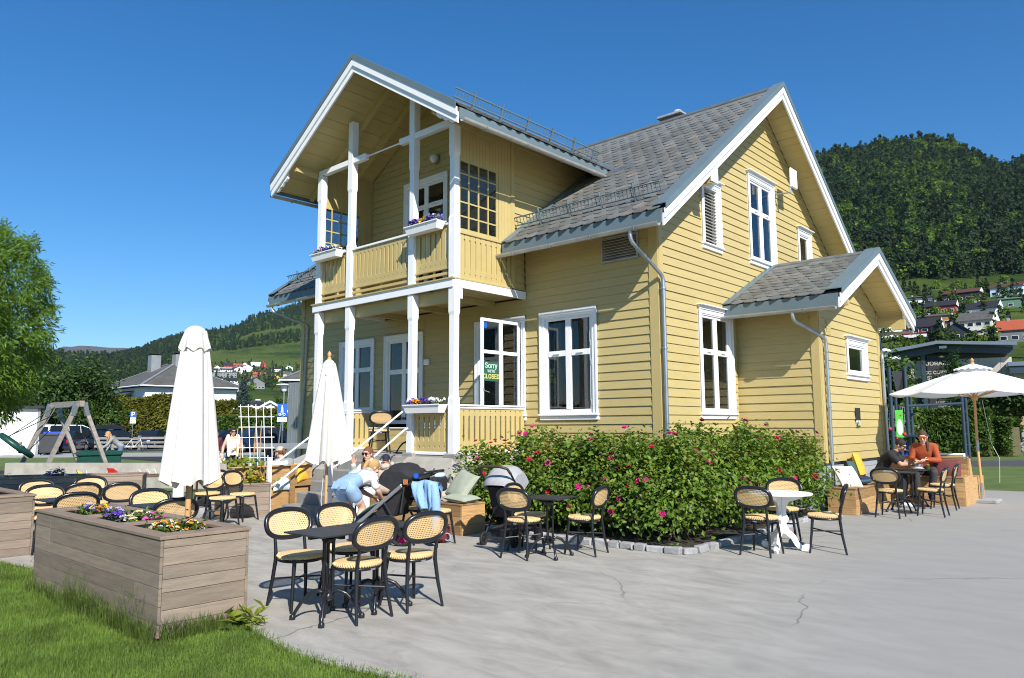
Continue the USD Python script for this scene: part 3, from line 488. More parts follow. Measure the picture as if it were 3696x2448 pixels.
def barge(f, s, half, zr, sl, out=1, side=1, h1=.16, h2=.13, flash=.24, t0=0.0):
    """white double verge board and grey flashing on top, at ridge position s"""
    e = lambda t, d, z: (s+out*d, side*t, zr-sl*t+z)
    def strip(d0, d1, z0, z1, ta=t0, tb=half): return np.stack(f(*hullm([e(ta, d0, z0), e(ta, d1, z0), e(ta, d0, z1), e(ta, d1, z1), e(tb, d0, z0), e(tb, d1, z0), e(tb, d0, z1), e(tb, d1, z1)])[0].T), -1), hullm([e(ta, d0, z0), e(ta, d1, z0), e(ta, d0, z1), e(ta, d1, z1), e(tb, d0, z0), e(tb, d1, z0), e(tb, d0, z1), e(tb, d1, z1)])[1]
    obj('verge_board', strip(-.03, 0, -h1, 0), 'white', HOUSE); obj('verge_board', strip(-.065, -.0305, -h1-h2, -h1*.5), 'white', HOUSE)
    obj('verge_flashing', cat_([strip(-flash, .015, .088, .104), strip(.004, .016, -.012, .089)]), 'flashing', HOUSE)
FM = lambda s, t, z: (s, MM+t, z); FD = lambda s, t, z: (XM+t, s, z); FW = lambda s, t, z: (s, EM+t, z)
MH = MM+.725
for sd in (-1, 1):
    roof_parts(FM, -L_-MO, MO-.06, MH, MZ, MS, sd); soffit(FM, .03, MO-.065, 0, MH-.02, MZ, MS, sd, bw=.2); barge(FM, MO, MH, MZ, MS, 1, sd); barge(FM, -L_-MO, MH, MZ, MS, -1, sd)
    roof_parts(FD, -DY+.06, MM, DH, DZ, DS, sd); soffit(FD, -DY+.066, -.45, .0, DH-.02, DZ, DS, sd, bw=.2); barge(FD, -DY, DH, DZ, DS, -1, sd)
    roof_parts(FW, 0.0, EXO-.06, EH, EZ, ES, sd); soffit(FW, EX+.03, EXO-.065, 0, EH-.02, EZ, ES, sd, bw=.2); barge(FW, EXO, EH, EZ, ES, 1, sd, .15, .11, .26)
soffit(FM, XR+.05, .03, MM+.0, MH-.02, MZ, MS, -1, name='eave_soffit'); soffit(FW, .03, EX+.03, EM-E0, EH-.02, EZ, ES, -1, name='wing_eave_soffit'); soffit(FD, -.45, 1.9, 2.3, DH-.02, DZ, DS, 1, name='veranda_eave_soffit')
soffit(FM, -L_-MO+.07, XL-.05, MM, MH-.02, MZ, MS, -1, name='left_eave_soffit'); soffit(FW, .03, EX+.03, EM-E0, EH-.02, EZ, ES, 1, name='wing_eave_soffit')
# brackets with fretted ends at the verge feet
def bracket(pts, F, name='carved_bracket', th=.05, mat='white'):
    m = poly_tris(Polygon(pts), th); obj(name, (np.stack(F(*m[0].T), -1), m[1]), mat, HOUSE)
fret = lambda c, z, k=1: [(c, z), (c+k*.50, z+.36), (c+k*.50, z+.20), (c+k*.44, z+.15), (c+k*.40, z+.17), (c+k*.35, z+.10), (c+k*.29, z+.11), (c+k*.24, z+.04), (c+k*.16, z+.03), (c+k*.1, z-.02)]
for k, c0 in ((1, EM-EH+.05), (-1, EM+EH-.05)): bracket(fret(c0, EZ-ES*EH-.18, k), lambda u, v, w: (EXO-.125+w, u, v))
obj('purlin_end', cat_([bx(EX-.2, EXO-.07, E1-.05, E1+.05, 3.78, 3.92), bx(EX+.32, EXO-.07, E1-.05, E1+.05, 3.70, 3.78)]), 'yellow_trim', HOUSE); obj('purlin_end', bx(EX-.2, EXO-.075, E0-.05, E0+.05, 3.82, 3.92), 'yellow_trim', HOUSE)
obj('purlin_end', cat_([bx(-.2, MO-.07, 1.05, 1.17, 6.15, 6.30), bx(.30, MO-.07, 1.05, 1.17, 6.07, 6.15)]), 'yellow_trim', HOUSE); obj('purlin_tip', bx(MO-.069, MO-.045, 1.04, 1.30, 6.10, 6.40), 'white', HOUSE)
# rafters under the veranda roof
for y_ in (-1.75, -1.05):
    for sd in (-1, 1): obj('rafter', slab(FD, [(y_, sd*.02, DZ-.135-DS*.02), (y_+.10, sd*.02, DZ-.135-DS*.02), (y_+.10, sd*(DH-.1), DZ-.135-DS*(DH-.1)), (y_, sd*(DH-.1), DZ-.135-DS*(DH-.1))], .13), 'yellow_trim', HOUSE)
# eave fascias, gutters, downpipes
def half_gutter(p, q, r=.062, name='gutter', mat='gutter_grey'):
    p, q = np.array(p, float), np.array(q, float); d = (q-p)/np.linalg.norm(q-p); s = np.cross(d, (0, 0, 1)); g = np.linspace(PI, 2*PI, 9)
    ring = np.array([s*math.cos(a)*r+np.array([0, 0, math.sin(a)*r]) for a in g]); ri = ring*.93
    V = np.vstack([p+ring, p+ri, q+ring, q+ri]); f = []
    for k in range(8): f += [[k, k+1, 19+k], [k, 19+k, 18+k], [9+k, 27+k, 28+k], [9+k, 28+k, 10+k], [k, 9+k, 10+k], [k, 10+k, k+1], [18+k, 19+k, 28+k], [18+k, 28+k, 27+k]]
    G = obj(name, (V, np.array(f)), mat, HOUSE, smooth=40); L = np.linalg.norm(q-p); n = max(2, int(L/.9))
    for i in range(n): c = p+d*L*(i+.5)/n; obj('gutter_bracket', tube([c+ring[k]*1.12 for k in range(0, 9, 1)], .012, 5), 'galv', G)
    return G
ez = MZ-MS*MH
obj('eave_fascia', bx(XR+.03, MO-.07, -.745, -.722, ez-.235, ez+.005), 'flashing', HOUSE); half_gutter((XR-.03, -.82, ez-.225), (MO-.08, -.82, ez-.24))
obj('eave_fascia', bx(-L_-MO+.07, XL-.03, -.745, -.722, ez-.235, ez+.005), 'flashing', HOUSE); half_gutter((-L_-MO+.15, -.82, ez-.24), (XL-.04, -.82, ez-.225))
dz = DZ-DS*DH
obj('eave_fascia', bx(XM+DH-.003, XM+DH+.02, -DY+.07, 1.93, dz-.20, dz+.0), 'flashing', HOUSE); half_gutter((XM+DH+.085, -DY+.07, dz-.215), (XM+DH+.085, 1.80, dz-.20))
obj('eave_fascia', bx(XM-DH-.02, XM-DH+.003, -DY+.07, 1.93, dz-.20, dz+.0), 'flashing', HOUSE); half_gutter((XM-DH-.085, -DY+.07, dz-.215), (XM-DH-.085, 1.80, dz-.20))
wz = EZ-ES*EH
obj('eave_fascia', bx(.02, EXO-.07, EM-EH-.02, EM-EH+.003, wz-.23, wz+.005), 'flashing', HOUSE); half_gutter((-.02, EM-EH-.085, wz-.215), (EXO-.08, EM-EH-.085, wz-.235))
half_gutter((.02, EM+EH+.085, wz-.215), (EXO-.08, EM+EH+.085, wz-.235))
def pipe(name, pts, r=.034, mat='galv'):
    P = [np.array(pts[0], float)]
    for a, b, c in zip(pts, pts[1:], pts[2:]):
        a, b, c = map(lambda x: np.array(x, float), (a, b, c)); d1, d2 = (a-b), (c-b); d1 /= np.linalg.norm(d1); d2 /= np.linalg.norm(d2)
        for t in np.linspace(0, 1, 6): P.append((1-t)**2*(b+d1*.1)+2*t*(1-t)*b+t*t*(b+d2*.1))
    P.append(np.array(pts[-1], float)); return obj(name, tube(P, r, 12), mat, HOUSE, smooth=50)
D1 = pipe('downpipe', [(-.02, -.82, ez-.28), (-.02, -.82, ez-.46), (.115, -.02, ez-.98), (.115, -.02, .1)]); 
D2 = pipe('downpipe', [(EX-.20, EM-EH-.085, wz-.28), (EX-.20, EM-EH-.085, wz-.42), (EX+.085, E0+.16, wz-.72), (EX+.085, E0+.16, .08)]); D3 = pipe('downpipe', [(EX-.15, EM+EH+.085, wz-.28), (EX-.15, EM+EH+.085, wz-.50), (EX+.085, E1-.02, wz-.80), (EX+.085, E1-.02, .08)]); D4 = pipe('downpipe', [(-L_-.25, -.82, ez-.28), (-L_-.25, -.82, ez-.42), (-L_+.35, -.06, ez-.78), (-L_+.1, -.08, .1)], mat='gutter_grey')
for Dp, x_, y_, z_ in ((D1, .115, -.02, (4.0, 2.95, 1.5)), (D2, EX+.085, E0+.16, (3.0, 1.95)), (D3, EX+.085, E1-.02, (3.0, 1.9))):
    for z in z_: obj('pipe_clip', cat_([lathe([(.050, z-.012), (.050, z+.012)], 12, (x_, y_, 0)), bx(x_-.085, x_-.04, y_-.008, y_+.008, z-.008, z+.008)]), 'galv', Dp)
# slates
def slate_mesh(w, l, th, rng):
    a = np.linspace(0, PI, 7); r = w/2*(.96+.04*rng.random())
    out = [(r*math.cos(t)*(1+.03*rng.normal()), l*.30-l*.30*math.sin(t)*(1+.05*rng.normal())) for t in a][::-1]
    m = poly_tris(Polygon(out+[(r, l), (-r, l)]), 1.0); v = m[0].copy(); z = v[:, 2]
    v[:, 2] = np.where(z > .5, th, 0) + (1-v[:, 1]/l)*.022 + .001*rng.normal(); return v, m[1]
def slates(name, region, f, w=.27, e=.235, limit=300, seed=0, mat='slate'):
    """region in (a along the eave, b up the slope); f(a, b, c) -> world"""
    rg = np.random.default_rng(seed); par = sub(name); a0, b0, a1, b1 = region.bounds; singles = 0; rest = []
    for j in range(int((b1-b0)/e)+2):
        for i in range(int((a1-a0)/w)+2):
            a = a0+(i+(.5 if j % 2 else 0))*w; b = b0-.06+j*e
            if not region.contains(Point(a, b+.2)): continue
            m = slate_mesh(w*.985, e*1.75, .013+.006*rg.random(), rg); v = m[0]; t = rg.normal()*.018; v = v.copy(); v[:, :2] = v[:, :2]@np.array([[math.cos(t), math.sin(t)], [-math.sin(t), math.cos(t)]])
            M = (np.stack(f(a+v[:, 0], b+v[:, 1], .012+v[:, 2]), -1), m[1])
            if singles < limit: obj('slate', M, mat if rg.random() > .2 else 'slate_brown', par); singles += 1
            else: rest.append(M)
    if rest: obj('slate_courses', cat_(rest), mat, par, kind='stuff')
def slope_f(F, half, zr, sl, side):
    cs = 1/math.sqrt(1+sl*sl); sn = sl*cs
    return lambda a, b, c: F(a, side*(half-b*cs)+side*c*sn, zr-sl*half+b*sn+c*cs)
cM = 1/math.sqrt(1+MS*MS)
def yb(y): return (y+.725)/cM
slates('main_roof_slates', Polygon([(XR+.13, 0), (MO-.2, 0), (MO-.2, MH/cM-.1), (XM+.1, MH/cM-.1), (XM+DH-.15, yb(2.0)), (XR+.13, yb(1.6))]), slope_f(FM, MH, MZ, MS, -1), seed=1)
slates('left_roof_slates', Polygon([(-L_-MO+.2, 0), (XL-.13, 0), (XL-.13, yb(1.6)), (-L_-MO+.2, yb(1.6))]), slope_f(FM, MH, MZ, MS, -1), seed=2, limit=60)
slates('wing_roof_slates', Polygon([(.05, 0), (EXO-.22, 0), (EXO-.22, EH*1.109-.06), (.05, EH*1.109-.06)]), slope_f(FW, EH, EZ, ES, -1), w=.26, e=.225, seed=3)
slates('veranda_roof_slates', Polygon([(-DY+.25, 0), (1.9, 0), (MM-.2, DH*1.18-.1), (-DY+.25, DH*1.18-.1)]), slope_f(FD, DH, DZ, DS, 1), seed=4, limit=0)
# ridges, valley, step flashings, chimney stub
obj('ridge_cap', cat_([slab(FM, [(-L_-MO, 0, MZ+.075), (MO-.2, 0, MZ+.075), (MO-.2, sd*.14, MZ-.03), (-L_-MO, sd*.14, MZ-.03)], .03) for sd in (-1, 1)]), 'slate', HOUSE); obj('ridge_cap', cat_([slab(FD, [(-DY, 0, DZ+.07), (MM, 0, DZ+.07), (MM, sd*.14, DZ-.02), (-DY, sd*.14, DZ-.02)], .03) for sd in (-1, 1)]), 'flashing', HOUSE)
obj('ridge_cap', cat_([slab(FW, [(0, 0, EZ+.07), (EXO-.2, 0, EZ+.07), (EXO-.2, sd*.12, EZ+.0), (0, sd*.12, EZ+.0)], .03) for sd in (-1, 1)]), 'slate', HOUSE)
fm = slope_f(FM, MH, MZ, MS, -1)
def on_roof(f, a0, b0, a1, b1, w, c0=.03, c1=.05):
    d = np.array([a1-a0, b1-b0]); d /= np.linalg.norm(d); n = np.array([d[1], -d[0]])*w/2
    q = [(a0+s*n[0], b0+s*n[1], c) for s in (-1, 1) for c in (c0, c1)]+[(a1+s*n[0], b1+s*n[1], c) for s in (-1, 1) for c in (c0, c1)]
    m = hullm(q); return np.stack(f(*m[0].T), -1), m[1]
obj('wall_flashing', on_roof(fm, XR+.10, 0.02, XR+.10, yb(1.95), .2, .035, .055), 'flashing', HOUSE); obj('valley_flashing', on_roof(fm, XM+DH-.05, yb(1.98), XM+.15, yb(4.3), .28, .03, .045), 'flashing', HOUSE)
obj('roof_sealing', on_roof(fm, XM+DH+.02, yb(1.75), XM+DH+.60, yb(1.95), .16, .04, .05), 'galv', HOUSE)
obj('wall_flashing', cat_([slab(FW, [(.0, sd*.05, EZ+.065-ES*.05), (.17, sd*.05, EZ+.065-ES*.05), (.17, sd*EH, EZ+.065-ES*EH), (0, sd*EH, EZ+.065-ES*EH)], .025) for sd in (-1, 1)]), 'flashing', HOUSE)
obj('chimney_stub', cat_([rbx(-2.75, -2.25, 5.0, 5.5, 8.7, 9.47, .02), rbx(-2.85, -2.15, 4.9, 5.6, 9.47, 9.53, .01), sphere(.13, (-2.4, 5.2, 9.60), 1, (1, 1, .8))]), 'stone', HOUSE)
# snow guards: posts, two rails, pickets
def snow_guard(pts, up, name='snow_guard', n=0):
    pts = [np.array(p, float) for p in pts]; up = np.array(up, float); G = obj(name, cat_([tube([pts[0]+up*k, pts[-1]+up*k], .014, 6) for k in (.09, .25)]), 'flashing', HOUSE); L = np.linalg.norm(pts[-1]-pts[0]); d = (pts[-1]-pts[0])/L
    for p in pts[1:-1] if len(pts) > 2 else pts: obj('guard_post', beam(p-up*.01, p+up*.33, .045, .018, up=d), 'flashing', G)
    obj('guard_pickets', cat_([beam(pts[0]+d*s+up*.09, pts[0]+d*s+up*.25, .011, .011, up=d) for s in np.arange(.05, L, .085)]), 'flashing', G, kind='stuff')
rp = lambda x, y: (x, y, ME+MS*(y+.725)+.05)
snow_guard([rp(x, -.27) for x in (XR+.02, -2.44, -1.70, -.97, -.24, .30)], (0, -.35, .94)); snow_guard([rp(x, -.27) for x in (-L_-.30, -11.1, -10.5, -9.8, -9.1, XL-.1)], (0, -.35, .94))
xg = XM+DH-.30; zg = DZ-DS*(DH-.30)+.05
snow_guard([(xg, y, zg) for y in (-2.55, -2.05, -1.3, -.55, .2, .95, 1.65, 1.9)], (.3, 0, .95))
# --- veranda
fl = sub('veranda_floor'); obj('floor_slab', bx(XL+.02, XR-.02, YD+.02, -.001, .98, 1.085), 'concrete', fl)
plin = [(XL-.02, YD-.03, 1.06), (XR+.02, YD-.03, 1.06), (XL-.48, YD-.50, .77), (XR+.50, YD-.50, .77), (XL-.48, YD-.50, -.1), (XR+.50, YD-.50, -.1), (XL-.02, 0, 1.06), (XR+.02, 0, 1.06), (XL-.48, 0, .77), (XR+.50, 0, .77), (XL-.48, 0, -.1), (XR+.50, 0, -.1)]
PL = m3.Manifold.hull_points(np.array(plin)) - m3.Manifold.cube([2.02, 2.0, 3], False).translate([-6.3, YD-2.04, -.5])
obj('plinth', PL, 'concrete', HOUSE)
for x_ in (-7.55, -4.32, -3.15): obj('post_footing', rbx(x_-.16, x_+.16, YD-.035, YD+.22, 1.0, 1.135, .02), 'concrete_dark', HOUSE)
def post(x, y, z0, z1, secs, name='veranda_post'):
    """square post, chamfered slimmer between z pairs"""
    pr_ = [(z0, .076)]
    for a, b in secs: pr_ += [(a, .076), (a+.06, .064), (b-.06, .064), (b, .076)]
    pr_ += [(z1, .076)]; V = np.array([[x+sx*h, y+sy*h, z] for z, h in pr_ for sx, sy in ((-1, -1), (1, -1), (1, 1), (-1, 1))]); f = []
    for i in range(len(pr_)-1):
        for k in range(4): a, b = i*4+k, i*4+(k+1) % 4; f += [[a, b, b+4], [a, b+4, a+4]]
    n = len(V); f += [[0, 2, 1], [0, 3, 2], [n-4, n-3, n-2], [n-4, n-2, n-1]]; return obj(name, (V, np.array(f)), 'white', HOUSE)
PX = (-7.545, -6.385, -4.315, -3.146); PY = YD+.078
for i, x_ in enumerate(PX):
    post(x_, PY, 1.135 if i != 1 else 1.085, 4.175, [(2.12, 3.72)])
    post(x_, PY, 4.365, (7.32, 8.28, 8.28, 7.32)[i], [(5.5, 6.75)] if i in (0, 3) else [(5.5, 6.75)])
obj('post_bracket', bx(XR-.14, XR+.012, -1.94, -1.80, 3.98, 4.17), 'white', HOUSE)
obj('front_beam', bx(XL, XR, YD-.02, YD+.022, 4.18, 4.335), 'white', HOUSE); obj('side_beam', bx(XR-.021, XR+.021, YD+.0225, -.03, 4.18, 4.335), 'white', HOUSE); obj('side_beam', bx(XL-.001, XL+.04, YD+.0225, -.03, 4.18, 4.335), 'white', HOUSE)
obj('floor_edge', bx(XL-.03, XR+.03, YD-.045, -.46, 4.336, 4.362), 'yellow_trim', HOUSE)
obj('inner_beam', bx(XL+.08, XR-.08, YD+.16, YD+.26, 3.95, 4.179), 'yellow_trim', HOUSE)
ce = sub('veranda_ceiling')
for k in range(18): y0 = YD+.06+k*.11; obj('ceiling_board', bx(XL+.05, XR-.03, y0, min(y0+.106, -.005), 4.235+.002*(k % 2), 4.26), 'yellow_trim', ce)
for x_ in (-6.9, -5.4, -4.0): obj('ceiling_joist', bx(x_-.05, x_+.05, YD+.27, -.02, 4.12, 4.234), 'yellow_trim', ce)
# fretted rails: every board a part
def fret_board(F, u0, u1, v0, v1, w0, w1, blind=False, low=False):
    g_ = .002; P = sbox(u0+g_, v0, u1-g_, v1); half = []; h = v1-v0
    for c in (u0, u1):
        r = .021; s0, s1 = (v0+h*.22, v1-h*.13) if not low else (v0+h*.27, v1-h*.19)
        half += [Point(c, s1).buffer(r, 6), Point(c, s0).buffer(r, 6), sbox(c-r, s0, c+r, s1), Point(c, v0+h*(.09 if not low else .12)).buffer(.013 if not low else .022, 4)]
        if low: half += [sbox(c-.022, v0+h*.085, c+.022, v0+h*.12), Point(c, v1-h*.055).buffer(.016, 5)]
        else: half += [Point(c, v1-.01).buffer(.016, 5)]
    Q = P.difference(unary_union(half))
    m = poly_tris(Q, w1-w0); return m and (np.stack(F(m[0][:, 0], m[0][:, 1], w0+m[0][:, 2]), -1), m[1])
def fret_rail(F, u0, u1, v0, v1, name, low, back=False, n=None):
    par = sub(name); n = n or max(3, round((u1-u0)/.138)); d = (u1-u0)/n
    for i in range(n): obj('fret_board', fret_board(F, u0+i*d, u0+(i+1)*d, v0, v1, -.012, .012, low=low), 'yellow_trim', par)
    if back: obj('backing_board', pbox(F, u0, u1, v0, v1, -.035, -.014), 'yellow_trim', par)
    return par
FP = PA(PY); FS = PB(XR-.04); FSL = lambda u, v, w: (XL+.04-w, u, v)
for (x0, x1) in ((PX[0]+.08, PX[1]-.08), (PX[1]+.08, PX[2]-.08), (PX[2]+.08, PX[3]-.08)):
    rl = fret_rail(FP, x0, x1, 4.60, 5.385, 'balcony_rail', False)
    obj('rail_slat', cat_([pbox(FP, x0, x1, 4.555, 4.60, -.03, .025, .004)]), 'yellow_trim', rl); obj('rail_slat', pbox(FP, x0, x1, 4.445, 4.50, -.02, .02, .004), 'yellow_trim', rl); obj('rail_block', cat_([pbox(FP, (x0+x1)/2-.035, (x0+x1)/2+.035, 4.363, 4.555, -.024, -.021)]), 'yellow_trim', rl)
    obj('hand_rail', pbox(FP, x0, x1, 5.39, 5.435, -.05, .045, .006), 'white', rl)
for F_, u0, u1 in ((FP, PX[2]+.08, PX[3]-.08), (FS, YD+.16, -.036), (FSL, YD+.16, -.036)):
    rl = fret_rail(F_, u0, u1, 1.155, 1.945, 'veranda_rail', True); obj('hand_rail', cat_([pbox(F_, u0, u1, 1.985, 2.02, -.055, .055, .008), pbox(F_, u0, u1, 1.945, 1.985, -.03, .035, .006)]), 'white', rl); obj('base_rail', pbox(F_, u0, u1, 1.10, 1.155, -.03, .035, .006), 'white', rl)
rl = fret_rail(FP, PX[0]+.08, PX[1]-.08, 1.155, 1.945, 'veranda_rail', True); obj('hand_rail', cat_([pbox(FP, PX[0]+.08, PX[1]-.08, 1.985, 2.02, -.055, .055, .008), pbox(FP, PX[0]+.08, PX[1]-.08, 1.945, 1.985, -.03, .035, .006)]), 'white', rl)
# balcony side screens
for F_, nm in ((PB(XR-.03), 'side_screen'), (lambda u, v, w: (XL+.03-w, u, v), 'side_screen')):
    sc = fret_rail(F_, YD+.16, -.43, 4.40, 5.22, nm, False, back=True)
    obj('screen_sill', pbox(F_, YD+.155, -.36, 5.22, 5.285, -.03, .035, .006), 'yellow_trim', sc); obj('screen_base', pbox(F_, YD+.16, -.36, 4.363, 4.40, -.03, .02, .004), 'yellow_trim', sc)
    w0, w1, z0, z1 = -1.885, -.825, 5.285, 6.67; ws = (w1-w0); 
    obj('screen_window_frame', cat_([pbox(F_, YD+.155, w0+.035, z0, 7.62, -.02, .02), pbox(F_, w0+.035, w1-.035, z1-.035, z1+.01, -.022, .022), pbox(F_, w0+.035, w1-.035, z0, z0+.04, -.022, .022)]+[pbox(F_, w0+ws*k/4-.014, w0+ws*k/4+.014, z0+.04, z1-.035, -.018, .018) for k in (1, 2, 3)]+[pbox(F_, w0+.035, w1-.035, z0+(z1-z0)*k/5-.014, z0+(z1-z0)*k/5+.014, -.016, .016) for k in (1, 2, 3, 4)]), 'yellow_trim', sc)
    for k in range(4):
        for j in range(5): obj('pane', pbox(F_, w0+ws*k/4+.014, w0+ws*(k+1)/4-.014, z0+(z1-z0)*j/5+.014, z0+(z1-z0)*(j+1)/5-.014, -.003, .003), 'glass', sc)
    n = 16; u = np.linspace(YD+.156, -.43, n+1)
    for k in range(n):
        v0 = z1+.01 if u[k]+.03 < w1 else z0
        obj('screen_board', pbox(F_, max(u[k]+.002, YD+.157), u[k+1]-.002, v0 if not (u[k] < w1-.036 < u[k+1]) else z1+.01, 7.62, -.012, .014), 'yellow_trim', sc)
    obj('screen_board', pbox(F_, w1-.036, w1+.02, z0, z1+.01, -.012, .013), 'yellow_trim', sc)
    obj('corner_board', pbox(F_, -.43, -.33, 4.363, 7.62, -.03, .035, .004), 'yellow_trim', sc)
    rg_ = Polygon([(-.33, 4.363), (-.002, 4.363), (-.002, 5.7), (2.2, 7.4), (2.2, 7.6), (-.33, 7.6)]); dw = sub('veranda_side_wall'); wallmesh(dw, 'wall_core', rg_, (lambda F__: (lambda u, v, w: F__(u, v, w-.025)))(F_)); siding(dw, rg_, (lambda F__: (lambda u, v, w: F__(u, v, w-.02)))(F_), 4.363, .158, seed=7)
# balcony back wall
FBW = PA(-.45); dr = (-6.40, -4.93, 4.42, 7.21); RBW = Polygon([(XL+.07, 4.363), (XR-.07, 4.363), (XR-.07, 7.68-.12), (XM, DZ-.14), (XL+.07, 7.68-.12)]).difference(rect(*dr))
bw = sub('balcony_wall'); wallmesh(bw, 'wall_core', RBW, FBW); siding(bw, RBW, FBW, 4.363, seed=8)
Pd = window(FBW, *dr, sill=False, curtain=False, name='balcony_door', split=.80)
lm = obj('wall_lamp', lathe([(.001, 0), (.11, .0), (.115, .03)], 18), 'galv', HOUSE); 
UsdGeom.Xformable(lm).AddTranslateOp().Set(Gf.Vec3d(-5.30, -.50, 7.58)); UsdGeom.Xformable(lm).AddRotateXOp().Set(90)
obj('lamp_globe', lathe([(.11, .03), (.105, .08), (.075, .13), (.03, .15), (.001, .153)], 18), 'lamp_glass', lm, smooth=True)
# tie beams and rod
obj('tie_beam', cat_([rbx(-7.62, -5.88, PY-.06, PY+.06, 7.33, 7.45, .006)]), 'white', HOUSE); obj('tie_beam', rbx(-4.74, -3.07, PY-.06, PY+.06, 7.33, 7.45, .006), 'white', HOUSE); obj('tie_rod', tube([(-5.9, PY, 7.39), (-4.72, PY, 7.39)], .016, 6), 'white', HOUSE)
for sd, x0 in ((1, XR), (-1, XL)):
    xe = XM+sd*(DH-.12); obj('bracket_arm', cat_([hullm([(x0, -1.0, 7.40), (x0, -1.06, 7.40), (x0, -1.0, 7.25), (x0, -1.06, 7.25), (x0, -2.6, 7.40), (x0+.08, -2.6, 7.40), (x0, -2.6, 7.32), (x0+.08, -2.6, 7.32)]), ]), 'yellow_trim', HOUSE)
    bracket([(0, 0), (.55, .35), (.55, .22), (.48, .16), (.42, .17), (.34, .08), (.26, .08), (.18, 0), (.1, -.01)], (lambda s_, xe_: (lambda u, v, w: (xe_-s_*u, -DY+.075+w, dz-.20+v)))(sd, XM+sd*(DH-.05)))
# flower boxes on the rails
def flower_box(x0, x1, z, cols, seed, lab):
    t = thing('flower_box', lab, 'flower box', ((x0+x1)/2, YD-.12, z), 0, 'white window boxes on the veranda rails'); w = (x1-x0)/2
    out = [(-w, -.11, .15), (w, -.11, .15), (-w, .11, .15), (w, .11, .15), (-w+.05, -.08, 0), (w-.05, -.08, 0), (-w+.05, .08, 0), (w-.05, .08, 0)]
    inn = [(a*.96, b*.86, c+.012) for a, b, c in out]; M = m3.Manifold.hull_points(np.array(out))-m3.Manifold.hull_points(np.array([(a, b, c+(.03 if c > .1 else 0)) for a, b, c in inn]))
    obj('trough', M, 'white', t); obj('rim', cat_([rbx(-w-.015, w+.015, -.125, -.108, .135, .158, .004), rbx(-w-.015, w+.015, .108, .125, .135, .158, .004)]), 'white', t); obj('soil', bx(-w*.94, w*.94, -.09, .09, .10, .125), 'soil', t)
    rg = np.random.default_rng(seed); P = np.stack([rg.uniform(-w*.9, w*.9, 420), rg.uniform(-.09, .09, 420), .12+.10*rg.random(420)], 1); obj('foliage', leafcloud(P, .045, rg, .5), 'leaf_hedge', t)
    for k, cname in enumerate(cols):
        n = 16; c = -w*.85+(k+.5)*w*1.7/len(cols); ms = []
        for _ in range(n):
            p = (c+rg.normal()*.07, rg.uniform(-.1, .08), .20+.06*rg.random()); ms.append(leafcloud(np.repeat([p], 5, 0), .05, rg, .8, asp=.9))
        obj('blossoms', cat_(ms), cname, t)
flower_box(-4.22, -3.22, 1.87, ['petal_violet', 'petal_orange', 'petal_violet', 'petal_white', 'petal_white'], 1, 'white flower box of pansies on the ground floor veranda rail')
flower_box(-4.24, -3.30, 5.30, ['petal_violet', 'petal_violet', 'petal_yellow', 'petal_violet', 'petal_lilac'], 2, 'white flower box at the right end of the balcony rail')
flower_box(-7.50, -6.52, 5.28, ['petal_rose', 'petal_violet', 'petal_lilac', 'petal_white'], 3, 'white flower box at the left end of the balcony rail')
# antenna on the gable
an = thing('panel_antenna', 'white flat panel antenna on a bent arm beside the gable window', 'antenna', (0, 5.18, 6.90))
obj('arm', tube([(.0, 0, 0), (.12, 0, 0), (.40, .02, -.02), (.42, .02, .30)], .022, 8), 'galv', an, smooth=40); obj('panel', rbx(.40, .46, -.02, .32, .10, .56, .02), 'white', an); obj('wall_mount', bx(.0, .04, -.06, .06, -.08, .1), 'galv', an)
ab = thing('alarm_box', 'small white box on the veranda wall beside the tall middle window', 'box', (-6.08, -.03, 3.08)); obj('case', rbx(-.09, .09, -.05, 0, -.06, .07, .01), 'white', ab)
# built-in seat under the middle window
st_ = thing('veranda_seat', 'low yellow clapboard seat with a white top along the veranda wall', 'seat', (-6.2, 0, 1.09))
obj('seat_top', rbx(-1.42, 1.7, -.50, -.035, .49, .525, .006), 'white', st_)
for k in range(3): obj('front_board', bx(-1.40, 1.68, -.47, -.45+.0, .01+k*.16, .165+k*.16), 'yellow', st_)
obj('seat_core', bx(-1.39, 1.67, -.449, -.04, 0, .489), 'yellow', st_)
